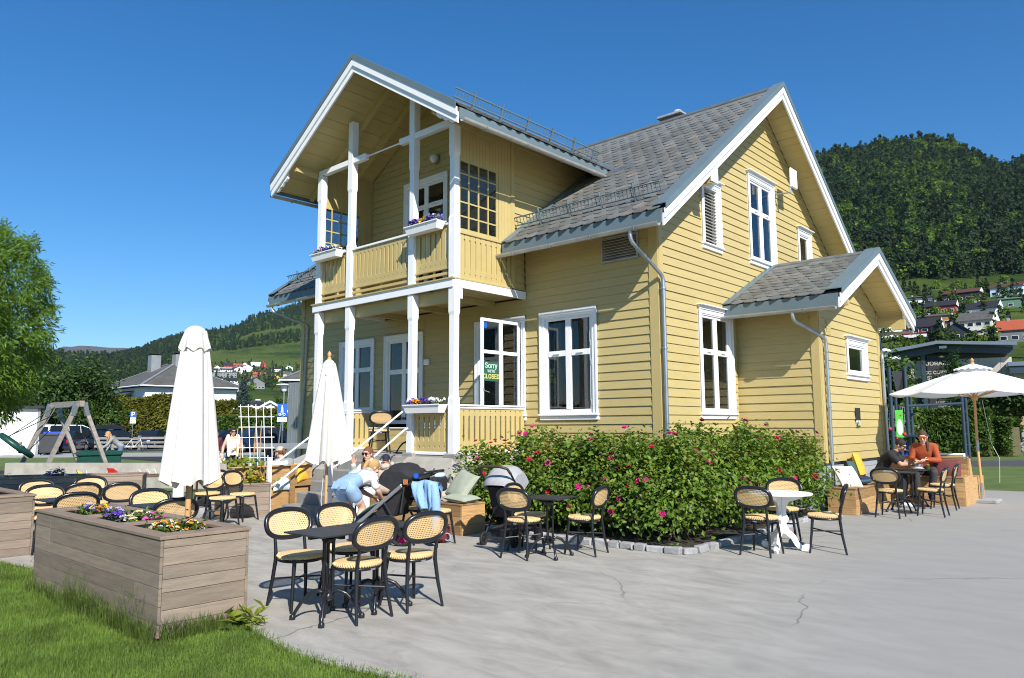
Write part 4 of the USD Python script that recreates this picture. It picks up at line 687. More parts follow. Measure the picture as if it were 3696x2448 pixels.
# ================= cafe furniture
# chair faces +y; origin on the ground under the seat
def make_chair(name, label, loc, rz, group):
    t = thing(name, label, 'chair', loc, rz, group)
    g = np.linspace(0, 2*PI, 41)[:-1]; sq = lambda a, p: np.sign(a)*np.abs(a)**p
    seat = [(0.001, .485), (.12, .487), (.185, .480), (.205, .466), (.207, .452), (.195, .440), (.001, .440)]
    v, f = lathe(seat[::-1], 40, caps=False); v = v*[1, .98, 1]; obj('seat', (v, f), 'cane_seat', t, smooth=50)
    # braided rim of the seat
    obj('seat_rim', cat_([tube([(math.cos(a)*.199, math.sin(a)*.195, .476), (math.cos(a+.06)*.210, math.sin(a+.06)*.206, .462), (math.cos(a+.12)*.203, math.sin(a+.12)*.199, .444)], .0065, 5) for a in np.linspace(0, 2*PI, 57)[:-1]]), 'cane_seat', t, smooth=True)
    obj('seat_frame', tube(np.stack([.192*np.cos(g), .188*np.sin(g), 0*g+.428], 1), .016, 8, closed=True), 'black', t, smooth=True)
    for s in (-1, 1):
        obj('leg', tube([(s*.145, .145, .43), (s*.165, .165, .25), (s*.192, .195, 0.0)], [.019, .017, .013], 9), 'black', t, smooth=50)
        obj('leg', tube([(s*.150, -.205, .60), (s*.150, -.185, .50), (s*.152, -.175, .42), (s*.172, -.195, .22), (s*.195, -.235, 0.0)], [.014, .016, .019, .017, .013], 9), 'black', t, smooth=50)
    obj('stretcher', tube([(-.170, -.190, .24), (.162, .160, .27)], .009, 6), 'black', t, smooth=50); obj('stretcher', tube([(.170, -.190, .245), (-.162, .160, .275)], .009, 6), 'black', t, smooth=50)
    B = lambda x, z: np.stack([x, -.205-.10*(z+.14)/.28*.8+.32*x*x, z+.722], -1)
    bx_, bz = .228*sq(np.cos(g), .80), .125*sq(np.sin(g), .80)
    obj('back_frame', tube(B(bx_, bz), .0225, 10, closed=True), 'black', t, smooth=True)
    # woven cane: cells with a hole each
    V, F = [], []; d = .0175; h = d*.24
    for i in range(-13, 14):
        for j in range(-8, 9):
            x, z = i*d+(.5*d if j % 2 else 0), j*d
            if abs(x/.222)**2.5+abs(z/.120)**2.5 > 1: continue
            n = len(V)*8; q = [(x+sx*d/2, z+sz*d/2) for sx, sz in ((-1, -1), (1, -1), (1, 1), (-1, 1))]+[(x+sx*h, z+sz*h) for sx, sz in ((-1, -1), (1, -1), (1, 1), (-1, 1))]
            V.append(q); F += [[n+k, n+(k+1) % 4, n+4+(k+1) % 4] for k in range(4)]+[[n+k, n+4+(k+1) % 4, n+4+k] for k in range(4)]
    q = np.array(V).reshape(-1, 2); obj('cane_back', (B(q[:, 0], q[:, 1]), np.array(F)), 'cane', t)
    obj('maker_plate', bx(-.025, .025, -.205, -.203, .415, .43), 'galv', t)
    return t
G_CH = 'black bistro chairs with woven cane seats'
chair0 = make_chair('bistro_chair', 'cane chair nearest the camera, seen from behind, at the long black table', (1.335, -7.31, 0), 90+4, G_CH)
def chair(x, y, rz, label, z=0): return dup(chair0, (x, y, z), rz, label, G_CH)
chair(1.36, -6.74, 86, 'cane chair at the right of the near long table, its back to the camera')
chair(.62, -7.42, -92, 'cane chair at the left of the near long table, sunlit back facing camera')
chair(.60, -6.86, -88, 'cane chair half hidden behind the near long black table')
chair(.46, -4.14, 9, 'cane chair seen from behind beside the grey hooded pushchair')
chair(.20, -3.72, -78, 'cane chair behind another one, between grey pushchair and square table')
chair(.90, -3.46, 102, 'cane chair at the right of the square black table before the roses')
chair(2.63, -2.05, 2, 'cane chair with its back to the camera at the round white table')
chair(2.45, -.95, 195, 'cane chair behind the round white table, facing the camera')
chair(3.17, -1.35, 110, 'cane chair in profile to the right of the round white table')
chair(2.71, 3.07, 2, 'cane chair with its back to the camera beside the man in black')
chair(3.21, 3.71, 92, 'front one of two cane chairs facing the couple from the right')
chair(3.10, 5.05, 95, 'rear one of two cane chairs facing the couple from the right')
G_L = [(-5.95, -7.72, -98, 'leftmost cane chair of the tables behind the big planter'), (-6.15, -6.9, -95, 'cane chair furthest back on the left, against the long planter'), (-5.15, -7.45, 85, 'cane chair seen from behind, second from left in the left group'), (-4.6, -7.98, -95, 'cane chair facing the camera just behind the left edge planter'),
       (-4.75, -7.05, 80, 'cane chair seen from behind, rightmost of the left group'), (-3.45, -8.05, 82, 'dark backed cane chair just behind the big planter, left of its flowers'), (-2.75, -7.35, -97, 'cane chair facing the camera behind the big planter, left of the tall parasol'), (-1.75, -7.62, 84, 'cane chair seen from behind close to the tall white parasol')]
for x, y, r, l in G_L: chair(x, y, r, l)
chair(-5.30, -5.20, -72, 'front one of two cane chairs facing right behind the tall parasol'); chair(-5.72, -4.62, -70, 'rear one of two cane chairs facing right beside the small garden planter')
chair(-1.12, -4.20, 12, 'cane chair with a blue knitted sweater over its back'); chair(-1.62, -4.05, 14, 'cane chair beside the one with the blue sweater, behind the black pushchair')
chair(-5.62, -1.72, 60, 'cane chair up on the veranda beside the stair opening', 1.085)
chair(-6.35, -4.95, -150, 'cane chair half hidden by the left end of the wooden bench with a dark bag')
# tables
def bistro_base(t, cx=0, cy=0, h=.715):
    for k in range(3):
        a = k*2*PI/3+.5; obj('column', tube([(cx+.045*math.cos(a), cy+.045*math.sin(a), .22), (cx+.045*math.cos(a), cy+.045*math.sin(a), h-.06)], .014, 8), 'black', t, smooth=50)
    obj('hub', lathe([(.02, .15), (.055, .17), (.06, .2), (.03, .24), (.02, .25)], 12, (cx, cy, 0)), 'black', t, smooth=50); obj('collar', lathe([(.05, h-.08), (.06, h-.06), (.06, h-.045), (.02, h-.03)], 12, (cx, cy, 0)), 'black', t, smooth=50)
    obj('top_bracket', cat_([bx(cx-.2, cx+.2, cy-.02, cy+.02, h-.035, h-.005), bx(cx-.02, cx+.02, cy-.2, cy-.021, h-.035, h-.005), bx(cx-.02, cx+.02, cy+.021, cy+.2, h-.035, h-.005)]), 'black', t)
    for k in range(4):
        a = k*PI/2+PI/4; c, s = math.cos(a), math.sin(a)
        P = [(cx+c*r, cy+s*r, z) for r, z in ((.03, .22), (.09, .235), (.16, .205), (.22, .14), (.265, .07), (.285, .03))]
        L = obj('leg', tube(P, [.018, .019, .017, .016, .015, .016], 8), 'black', t, smooth=True); obj('foot', lathe([(.012, 0), (.026, .005), (.027, .03), (.014, .045)], 10, (cx+c*.29, cy+s*.29, 0)), 'black', L, smooth=50)
def table(label, loc, rz, tops, grp='black bistro tables', z=0):
    t = thing('bistro_table', label, 'table', (*loc, z), rz, grp)
    for (x, y) in tops: obj('table_top', rbx(x-.272, x+.272, y-.272, y+.272, .718, .732, .004), 'table_black', t); bistro_base(t, x, y)
    return t
tl = table('long black table of two pushed together tops, nearest the camera', (1.19, -7.24), 2, [(0, -.273), (0, .273)])
tq = table('square black table in front of the rose hedge', (.70, -3.93), 10, [(0, 0)])
tc = dup(tq, (2.62, 4.05, 0), 3, 'black table with a napkin in front of the man in black'); dup(tq, (2.60, 4.98, 0), 3, 'black table with cups between the seated couple')
for x, y, r, l in ((-5.45, -7.3, 5, 'black table furthest left behind the planters'), (-3.95, -8.0, 2, 'black table between two chairs at the left frame edge planter'), (-2.25, -7.5, 2, 'black table just behind the big planter flowers'), (-2.85, -4.35, 10, 'black table in front of the woman in sunglasses'), (-4.95, -1.45, 20, 'black table up on the veranda')): dup(tq, (x, y, 1.085 if 'veranda' in l else 0), r, l)
dup(tq, (-6.75, -5.1, 0), 12, 'small black table with an orange flowerpot beside the wooden bench')
wt = thing('round_table', 'round white pedestal table with scrolled feet in front of the roses', 'table', (2.70, -1.60, 0), 18)
obj('table_top', lathe([(.36, .712), (.395, .714), (.402, .722), (.400, .735), (.39, .738), (.001, .738)], 48), 'white', wt, smooth=40)
prof = Polygon([(0.0, .71), (.30, .71), (.24, .66), (.10, .62), (.055, .56), (.05, .47), (.085, .40), (.045, .34), (.075, .27), (.16, .19), (.20, .10), (.25, .06), (.285, .085), (.325, .08), (.34, .04), (.31, .002), (.22, .0), (.15, .06), (.10, .15), (.03, .21), (0, .22)])
for k in range(3):
    m = poly_tris(prof, .034); a = k*2*PI/3+.35; obj('pedestal_leg', tf((np.stack([m[0][:, 0]+.012, m[0][:, 2]-.017, m[0][:, 1]], 1), m[1]), Rz(a)), 'white', wt)
# planters of grey planks
def plank_row(t, F, u0, u1, z0, z1, heights, rng, th=.022, mat='wood_grey', split=None):
    z = z0; k = 0
    while z < z1-.01:
        h = heights[k % len(heights)]; zt = min(z+h, z1); k += 1; j = rng.random()*.003; cuts = [u0, u1]
        if split and rng.random() < .55: c = u0+(u1-u0)*(.15 if rng.random() < .5 else .85); cuts = [u0, c, u1]
        for a, b in zip(cuts, cuts[1:]):
            obj('plank', pbox(F, a+.0012, b-.0012, z+.0018, zt-.0018, 0, th+j, .002), mat, t)
            if zt-z > .06: NAILS.extend([pbox(F, c_-.003, c_+.003, zz-.003, zz+.003, th+j, th+j+.0012) for c_ in (a+.06, b-.06) for zz in (z+.03, zt-.03)])
        z = zt
NAILS = []
def planter(label, x0, x1, y0, y1, h, holes, seed, z=0, rz=0, loc=None, hs=(.10, .135, .14, .11, .13, .135)):
    cx, cy = ((x0+x1)/2, (y0+y1)/2); t = thing('planter', label, 'planter', (cx, cy, z) if loc is None else loc, rz); w, d = (x1-x0)/2, (y1-y0)/2; rg = np.random.default_rng(seed); NAILS.clear()
    plank_row(t, PA(-d+.022), -w, w, 0, h-.03, hs, rg, split=1); plank_row(t, PB(w-.022), -d+.0235, d-.0235, 0, h-.03, (.10, .105, .135, .10, .105, .135), rg)
    plank_row(t, lambda u, v, ww: (u, d-.022+ww, v), -w, w, 0, h-.03, hs, rg); plank_row(t, lambda u, v, ww: (-w+.022-ww, u, v), -d+.0235, d-.0235, 0, h-.03, hs, rg)
    obj('nails', cat_(NAILS), 'steel_grey', t, kind='stuff')
    obj('lining', cat_([bx(-w+.024, w-.024, -d+.024, d-.024, .02, h-.20)]), 'soil', t)
    f = .125; zt, zb = h+.0, h-.029
    obj('top_board', rbx(-w-.012, w+.012, -d-.012, -d+f, zb, zt, .004), 'wood_cap', t); obj('top_board', rbx(-w-.012, w+.012, d-f, d+.012, zb, zt, .004), 'wood_cap', t)
    es = [-w-.012]+[v for hh in holes for v in hh]+[w+.012]
    for a, b in zip(es[::2], es[1::2]): obj('top_board', rbx(a, b, -d+f+.001, d-f-.001, zb, zt-.002, .004), 'wood_cap', t)
    for a, b in holes: obj('liner', cat_([bx(a+.001, a+.012, -d+f+.002, d-f-.002, h-.2, zb-.001), bx(b-.012, b-.001, -d+f+.002, d-f-.002, h-.2, zb-.001), bx(a+.013, b-.013, d-f-.012, d-f-.002, h-.2, zb-.001), bx(a+.013, b-.013, -d+f+.002, -d+f+.012, h-.2, zb-.001)]), 'plastic_black', t)
    return t
planter('big grey plank planter with three flower beds nearest the camera', -2.36, .735, -8.74, -8.0, .775, [(-1.36, -.56), (-.44, .34), (.46, 1.34)], 1)
planter('grey plank planter cut off by the left edge of the picture', -8.2, -4.5, -8.86, -8.17, .775, [(-1.5, -.1), (.1, 1.6)], 2)
planter('long plank planter at the back left, behind the rows of chairs', -14.2, -9.35, -6.35, -5.55, .74, [(-2.1, -.8), (-.6, .6), (.8, 2.1)], 3, rz=63, loc=(-9.75, -7.3, 0))
planter('small dark plank planter with climbing plants on canes', 0, 1.9, 0, .8, .60, [(-.75, .75)], 4, rz=-22, loc=(-7.0, -3.95, 0), hs=(.15, .15))
def flowers(label, c, r, n, kinds, seed, h=.10, fs=.034, cat='flowers', leaf='leaf_hedge', name='flower_clump'):
    rg = np.random.default_rng(seed); t = thing(name, label, cat, c)
    P, q = crown_pts(rg, (0, 0, h*.35), (r[0], r[1], h*.6), n*9, 14, .4, .2, zmin=-.02); obj('leaves', leafcloud(P, .045, rg, .4, q*.5), leaf, t)
    for k, (kn, share) in enumerate(kinds):
        ms = []
        for _ in range(int(n*share)):
            a, rr = rg.random()*2*PI, math.sqrt(rg.random()); p = np.array([rr*r[0]*math.cos(a), rr*r[1]*math.sin(a), h*(.75+.4*rg.random()-.3*rr)]); tl_ = Rx(rg.normal()*.4)@Ry(rg.normal()*.4); m = 7
            pet = []
            for i in range(m):
                b = i*2*PI/m; pet.append(hullm([(0, 0, 0), (fs*.5*math.cos(b-.35), fs*.5*math.sin(b-.35), .004), (fs*.5*math.cos(b+.35), fs*.5*math.sin(b+.35), .004), (fs*.62*math.cos(b), fs*.62*math.sin(b), .006), (0, 0, .004)]))
            ms.append(tf(cat_(pet), tl_, p))
            if kn in ('petal_white',): MID.append(tf(lathe([(.009, .004), (.007, .011), (.001, .012)], 6), tl_, p))
        if ms: obj('blossoms', cat_(ms), kn, t)
    if MID: obj('flower_centres', cat_(MID), 'petal_yellow', t, kind='stuff'); MID.clear()
    return t
MID = []
zf = .66
flowers('daisies and orange gazanias in the right bed of the big planter', (.08-.0, -8.42, zf), (.22, .14), 46, [('petal_white', .6), ('petal_orange', .4)], 1, .15); flowers('white and orange blossoms at the right of the nearest flower bed', (.36, -8.36, zf), (.16, .13), 40, [('petal_white', .45), ('petal_orange', .55)], 2, .17)
flowers('white daisies in the middle bed of the big planter', (-.72, -8.36, zf), (.17, .13), 50, [('petal_white', .85), ('petal_yellow', .15)], 3, .17); flowers('bright pink blossoms beside the daisies in the middle bed', (-.50, -8.30, zf), (.13, .10), 60, [('petal_pink', 1)], 4, .15, .03)
flowers('dark violet pansies at the left of the middle bed', (-1.05, -8.40, zf), (.19, .10), 34, [('petal_violet', .7), ('petal_lilac', .3)], 5, .14, .05); flowers('pale lilac pansies in the left bed of the big planter', (-1.95, -8.38, zf), (.18, .09), 26, [('petal_lilac', .7), ('petal_violet', .3)], 6, .15, .05)
flowers('orange flowers among leaves in the left bed of the big planter', (-1.72, -8.34, zf), (.14, .10), 26, [('petal_orange', .6), ('petal_yellow', .2)], 7, .18, .04); flowers('pale blue pansies at the right of the left bed', (-1.45, -8.30, zf), (.15, .1), 26, [('petal_lilac', 1)], 8, .15, .05)
def on_pl3(u, v): c, s = math.cos(math.radians(63)), math.sin(math.radians(63)); return (-9.75+u*c-v*s, -7.3+u*s+v*c, .62)
flowers('orange blossoms along the long planter at the back left', on_pl3(-1.3, .05), (.3, .14), 30, [('petal_orange', .8), ('petal_yellow', .2)], 9, .2, .06); flowers('pink blossoms in the long planter at the back left', on_pl3(-.75, .0), (.2, .16), 40, [('petal_rose', 1)], 10, .3, .07); flowers('white and violet blossoms in the long planter before the green box', on_pl3(.9, .0), (.35, .15), 36, [('petal_white', .5), ('petal_violet', .5)], 11, .24, .06)
flowers('small white blossoms in the middle of the long back planter', on_pl3(.0, .0), (.2, .15), 16, [('petal_white', 1)], 12, .15, .05)
flowers('yellow pansies at the corner of the small garden planter', (-6.35, -4.02, .52), (.22, .16), 34, [('petal_yellow', 1)], 13, .20, .06)
# climbing plants on bamboo canes and the white trellis
for k, (x, y, h) in enumerate([(-7.15, -3.95, 1.25), (-6.6, -3.85, 1.35), (-6.45, -4.05, 1.3), (-6.85, -4.2, 1.2)]):
    t = thing('climbing_plant', f'young climbing plant on a bamboo cane, {["first", "second", "third", "last"][k]} from the left in the small planter', 'plant', (x, y, .4))
    obj('cane', tube([(0, 0, 0), (.03, .02, h)], .008, 5), 'bamboo', t); rg = np.random.default_rng(30+k); P = np.stack([rg.normal(size=60)*.12, rg.normal(size=60)*.12, .1+rg.random(60)*.55*(1 if k > 1 else .6)], 1); obj('leaves', leafcloud(P, .12, rg, .3, asp=.8), 'leaf_rose_y', t)
tr = thing('trellis', 'tall white wire trellis standing among the climbing plants', 'trellis', (-7.6, -3.35, .35), 58)
for k in range(5): obj('upright', tube([(-.30+k*.15-.04, 0, 1.75), (-.26+k*.14+.05, 0, 0)], .008, 5), 'white', tr)
for k in range(8): obj('cross_bar', tube([(-.38+k*.008, .0, 1.70-k*.21), (.33+k*.006, .0, 1.70-k*.21)], .008, 5), 'white', tr)
# parasols
def closed_parasol(label, loc, zb, zt, rb, rt, pole_r, cap=True, base=None, pole_top=None, seed=0):
    t = thing('closed_parasol', label, 'parasol', loc, 0); rg = np.random.default_rng(seed); n = 112; zs = np.linspace(0, 1, 46); V = []
    ph = rg.random(16)*2*PI; g = np.arange(n)*2*PI/n
    for k in zs:
        z = zt+(zb-zt)*k; r = rt+(rb-rt)*(k**0.8); fold = (.05+.26*k**.6)
        w = np.cos(8*g+.5*np.sin(3*g+ph[0])+.6*k)*.7+.3*np.cos(13*g+ph[1]+1.2*k)+.16*np.cos(21*g+ph[2]+3*k)
        rr = r*(1+fold*w); V.append(np.stack([rr*np.cos(g), rr*np.sin(g), z+0*g+.05*k*k*np.sign(k-.98)*0+(.05*w*(k > .97))], 1))
    rr = r*(.55+.12*np.cos(8*g)); V.append(np.stack([rr*np.cos(g), rr*np.sin(g), zb+.06+.05*np.cos(8*g)], 1)); rr = np.full(n, pole_r*1.3); V.append(np.stack([rr*np.cos(g), rr*np.sin(g), zb+.2+0*g], 1))
    L = len(V); V = np.vstack(V); f = []
    for i in range(L-1):
        for k in range(n): a, b = i*n+k, i*n+(k+1) % n; f += [[a, a+n, b+n], [a, b+n, b]]
    obj('canopy', (V, np.array(f)), 'canopy', t, smooth=60)
    hc = .27; zc = np.linspace(0, 1, 12); V = []
    for k in zc:
        r = rt*(.35+.95*k**.45)*1.12; w = np.cos(8*g+.4)*.09*k; V.append(np.stack([r*(1+w)*np.cos(g), r*(1+w)*np.sin(g), zt+.05-hc*k+.02*np.cos(8*g+1)*k], 1))
    L = len(V); V = np.vstack(V+[[[0, 0, zt+.055]]]); f = [[L*n, k, (k+1) % n] for k in range(n)]
    for i in range(L-1):
        for k in range(n): a, b = i*n+k, i*n+(k+1) % n; f += [[a, a+n, b+n], [a, b+n, b]]
    obj('top_flap', (V, np.array(f)), 'canopy', t, smooth=60)
    obj('pole', tube([(0, 0, 0), (0, 0, zt)], pole_r, 14), 'wood_pole', t, smooth=50)
    for k in range(8):
        a = k*PI/4+.2; obj('rib_end', tube([(math.cos(a)*rb*.75, math.sin(a)*rb*.75, zb-.01), (math.cos(a)*rb*.45, math.sin(a)*rb*.45, zb+.25)], .011, 6), 'wood_pole', t)
    if cap: obj('finial', lathe([(.03, zt+.05), (.035, zt+.07), (.02, zt+.09), (.035, zt+.12), (.03, zt+.15), (.001, zt+.19)], 12), 'wood_pole', t, smooth=50)
    obj('base', rbx(-.25, .25, -.25, .25, 0, .06, .015), 'concrete', t); obj('sleeve', tube([(0, 0, .05), (0, 0, .36)], pole_r+.008, 12), 'galv', t, smooth=50)
    return t
p1_ = closed_parasol('tall closed white parasol behind the big planter', (-1.385, -7.57, 0), 1.03, 2.70, .265, .115, .030, cap=False, seed=1); p2_ = closed_parasol('closed white parasol with a wooden knob in front of the veranda stairs', (-3.16, -4.62, 0), 1.08, 2.62, .295, .09, .024, seed=2)
closed_parasol('closed parasol hidden behind the tall one, only its pole showing', (-6.9, -4.9, 0), 1.15, 2.45, .20, .09, .02, seed=3)
obj('crank_cord', tube([(-.02, -.03, 1.05), (-.06, -.05, .5), (-.03, -.03, .15)], .004, 5), 'net_white', p2_)
# open parasol at the right
op = thing('open_parasol', 'open white parasol on a wooden pole at the right edge', 'parasol', (3.41, 6.90, 0), 0)
ang = [math.radians(a) for a in range(22, 382, 45)]; RO, ZR_, ZH = 1.62, 2.27, 2.80
V, F = [(0, 0, ZH)], []; 
for i in range(8):
    a0, a1 = ang[i], ang[(i+1) % 8]
    o = len(V); 
    for r in np.linspace(.12, 1, 6):
        for k in np.linspace(0, 1, 5):
            p = np.array([math.cos(a0), math.sin(a0)])*(1-k)+np.array([math.cos(a1), math.sin(a1)])*k; sag = .05*math.sin(PI*k)*r
            V.append((p[0]*RO*r*(1-.03*math.sin(PI*k)), p[1]*RO*r*(1-.03*math.sin(PI*k)), ZH-(ZH-ZR_)*r**1.1-sag))
    for i_ in range(5):
        for k in range(4): a = o+i_*5+k; F += [[a, a+5, a+6], [a, a+6, a+1]]
    F += [[0, o+k, o+k+1] for k in range(4)]
    o2 = len(V)
    for k in np.linspace(0, 1, 5):
        p = np.array([math.cos(a0), math.sin(a0)])*(1-k)+np.array([math.cos(a1), math.sin(a1)])*k; s_ = 1-.03*math.sin(PI*k); V.append((p[0]*RO*s_*1.0, p[1]*RO*s_*1.0, ZR_-.05*math.sin(PI*k)-.02))
    F += [x for k in range(4) for x in ([o+25+k, o2+k, o2+k+1], [o+25+k, o2+k+1, o+25+k+1])]
obj('canopy', (np.array(V), np.array(F)), 'canopy_open', op, smooth=20)
V = [(0, 0, ZH+.09)]+[(math.cos(a)*.36, math.sin(a)*.36, ZH-.03-.03*(i % 2)) for i, a in enumerate(np.linspace(0, 2*PI, 33)[:-1])]; obj('top_flap', (np.array(V), np.array([[0, 1+k, 1+(k+1) % 32] for k in range(32)])), 'canopy_open', op)
for a in ang: obj('rib', cat_([beam((math.cos(a)*.05, math.sin(a)*.05, ZH-.05), (math.cos(a)*RO*.97, math.sin(a)*RO*.97, ZR_-.005), .018, .022), beam((math.cos(a)*.06, math.sin(a)*.06, 2.18), (math.cos(a)*RO*.55, math.sin(a)*RO*.55, 2.45), .016, .02)]), 'wood_pole', op)
obj('pole', tube([(0, 0, .35), (-.02, 0, 1.2), (.0, 0, ZH)], .026, 12), 'wood_pole', op, smooth=50); obj('pole_sleeve', tube([(0, 0, .05), (0, 0, .40)], .034, 12), 'galv', op, smooth=50); obj('pole_joint', tube([(-.018, 0, 1.05), (-.018, 0, 1.27)], .031, 12), 'galv', op, smooth=50); obj('runner', lathe([(.05, 2.10), (.06, 2.14), (.05, 2.22)], 12), 'wood_pole', op, smooth=50)
obj('finial', lathe([(.03, ZH+.06), (.04, ZH+.10), (.02, ZH+.12), (.04, ZH+.15), (.001, ZH+.21)], 12), 'wood_pole', op, smooth=50); obj('base', rbx(-.32, .30, -.28, .28, 0, .075, .012), 'stone', op)
obj('pull_cord', tube([(.12, .05, 2.1), (.22, .1, 1.2), (.34, .12, .9), (.30, .16, .4)], .004, 5), 'net_white', op)
# plank benches
def plank_bench(label, loc, rz, L, D, H, seed, mat='wood_warm', back=None, hs=(.12, .15, .17)):
    t = thing('plank_bench', label, 'bench', loc, rz); rg = np.random.default_rng(seed); NAILS.clear()
    plank_row(t, PA(.022), 0, L, 0, H-.025, hs, rg, mat=mat, split=1); plank_row(t, PB(L-.022), .0235, D, 0, H-.025, (.15, .13, .16), rg, mat=mat); plank_row(t, lambda u, v, w: (.022-w, u, v), .0235, D, 0, H-.025, (.15, .13, .16), rg, mat=mat)
    n = max(3, round(D/.14))
    for k in range(n): obj('seat_plank', rbx(-.008, L+.008, -.008+k*(D+.008)/n, -.008+(k+1)*(D+.008)/n-.003, H-.024, H+.001*(k % 2), .003), mat, t)
    return t
br = plank_bench('low plank bench with cushions along the veranda plinth, right of the stairs', (-4.15, -3.42, 0), 0, 2.72, .52, .46, 1)
b1 = plank_bench('grey brown plank bench along the entrance wing wall, with a white cushion', (EX+.06, E0-.12, 0), 0, .50, 2.9, .48, 2)
b2 = thing('plank_bench', 'high backed plank bench with the woman in rust red sitting on it', 'bench', (EX+.06, 5.75, 0), 0); rg = np.random.default_rng(5); NAILS.clear()
plank_row(b2, PA(.022), .52, 1.62, 0, .545, (.15, .14, .17), rg, mat='wood_warm', split=1)
m = poly_tris(Polygon([(0, 0), (1.75, 0), (1.75, .52), (.75, .52), (.62, .92), (.50, .92), (.50, .57), (0, .57)]), .024); obj('side_panel', (np.stack([1.62+m[0][:, 2], m[0][:, 0], m[0][:, 1]], 1), m[1]), 'wood_warm', b2)
for k in range(3): obj('seat_plank', rbx(.0, 1.619, -.008+k*.16, .148+k*.16, .547, .57, .003), 'wood_warm', b2)
for k in range(3): obj('back_plank', rbx(.0, 1.619, .49+k*.002, .515+k*.002, .575+k*.115, .687+k*.115, .003), 'wood_warm', b2)
obj('back_cap', rbx(.0, 1.62, .48, .62, .925, .95, .004), 'wood_warm', b2); obj('rear_box', rbx(.3, 1.619, .62, 1.74, 0, .519, .005), 'wood_warm', b2)
# bench with a high back at the left of the stairs
b3 = thing('plank_bench', 'high backed plank bench at the left of the stairs, seen from behind', 'bench', (-6.55, -4.45, 0), 0); rg = np.random.default_rng(6)
plank_row(b3, PA(.022), -.55, 0, 0, .44, (.145, .15, .15), rg, mat='wood_warm'); obj('side_plank', bx(-.54, -.0, .024, .05, 0, .43), 'wood_warm', b3)
for k in range(4): obj('seat_plank', rbx(-.56+k*.14, -.56+k*.14+.137, .0, 1.75, .441, .463, .003), 'wood_warm', b3)
for k in range(3): obj('back_plank', rbx(.0, .024, .06, 1.75, .46+k*.135, .592+k*.135, .003), 'wood_warm', b3)
obj('back_cap', rbx(-.05, .09, .0, 1.78, .866, .89, .004), 'wood_warm', b3)
for y_ in (.62, 1.28): obj('back_post', rbx(.0245, .085, y_-.05, y_+.05, .0, .865, .004), 'wood_warm', b3)
obj('end_board', rbx(-.06, .085, .0, .059, .0 if False else .465, .865, .004), 'wood_warm', b3); obj('low_plank', rbx(-.02, .0, .06, 1.7, .02, .14, .003), 'wood_warm', b3); obj('inner_box', bx(-.5, -.03, .06, 1.7, 0, .43), 'wood_warm', b3)
# stairs and railings
stt = thing('stairs', 'grey concrete stairs up to the veranda', 'stairs', (0, 0, 0))
for k, (zt, yf) in enumerate(((.165, -3.55), (.37, -3.24), (.575, -2.93), (.78, -2.62), (.96, -2.31))):
    obj('step', rbx(-6.22, -4.34, yf, yf+.31 if k < 4 else -2.03, -.06 if k == 0 else 0, zt, .014), 'concrete_dark', stt)
    if k: obj('step_core', bx(-6.20, -4.36, yf+.02, -2.1, -.05, zt-.02), 'concrete_dark', stt) if k == 4 else None
def railing(label, x, ytop=-2.10):
    t = thing('stair_railing', label, 'railing', (x, -3.80, 0)); obj('post', cat_([bx(-.035, .035, -.035, .035, -.05, 1.04), bx(-.03, -.02, -.03, -.02, 1.04, 1.10)]), 'white', t)
    for z0, z1 in ((.96, 1.95), (.55, 1.57)):
        obj('rail', tube([(-.02, -.03, z0-.02), (.0, .06, z0-.03), (0, .2, z0+.03), (0, 1.55, z1-.07), (0, 1.66, z1+.0), (.0, 1.72, z1+.02)], .019, 8), 'white', t, smooth=50)
    return t
railing('white tubular stair railing on the left side of the stairs', -6.28); railing('white tubular stair railing on the right side of the stairs', -4.29)
# cushions
def cushion(label, c, s, mat, rot=(0, 0, 0)):
    n = 15; u = np.linspace(-1, 1, n); U, V = np.meshgrid(u, u, indexing='ij'); b = np.sqrt(np.clip(1-U**2, 0, 1))*np.sqrt(np.clip(1-V**2, 0, 1)); px = 1-.07*(1-np.abs(V)**3)*np.abs(U)**2; py = 1-.07*(1-np.abs(U)**3)*np.abs(V)**2
    W = b**.7+.03*np.sin(7*U+3*V)*b; top = np.stack([U*s[0]/2*px, V*s[1]/2*py, W*s[2]/2], -1).reshape(-1, 3); bot = top*[1, 1, -1]; f = gridf(n, n)
    R = Rz(rot[2])@Ry(rot[1])@Rx(rot[0]); t = thing('cushion', label, 'cushion', c); obj('cover', tf((np.vstack([top, bot]), np.vstack([f, f[:, ::-1]+n*n])), R), mat, t, smooth=True); return t
cushion('white cushion leaning on the end of the bench by the grey foundation', (EX+.32, 3.22, .66), (.46, .46, .18), 'cushion_white', (.0, .95, -.5)); cushion('dark green cushion against the wing wall', (EX+.15, 4.02, .72), (.42, .46, .16), 'cushion_green', (0, 1.35, .1)); cushion('yellow cushion standing beside the man in black', (EX+.20, 4.28, .80), (.56, .44, .16), 'cushion_yellow', (0, 1.3, .15))
cushion('maroon cushion at the right side of the woman in rust red', (3.02, 5.92, .70), (.5, .44, .14), 'cushion_maroon', (1.3, 0, .1)); cushion('sage green cushion at the right end of the bench before the roses', (-1.72, -3.12, .70), (.52, .52, .18), 'cushion_sage', (.95, .2, -.2)); cushion('beige cushion lying on the bench beside the sage green one', (-2.05, -3.10, .57), (.46, .40, .16), 'cushion_beige', (.5, .3, .2))
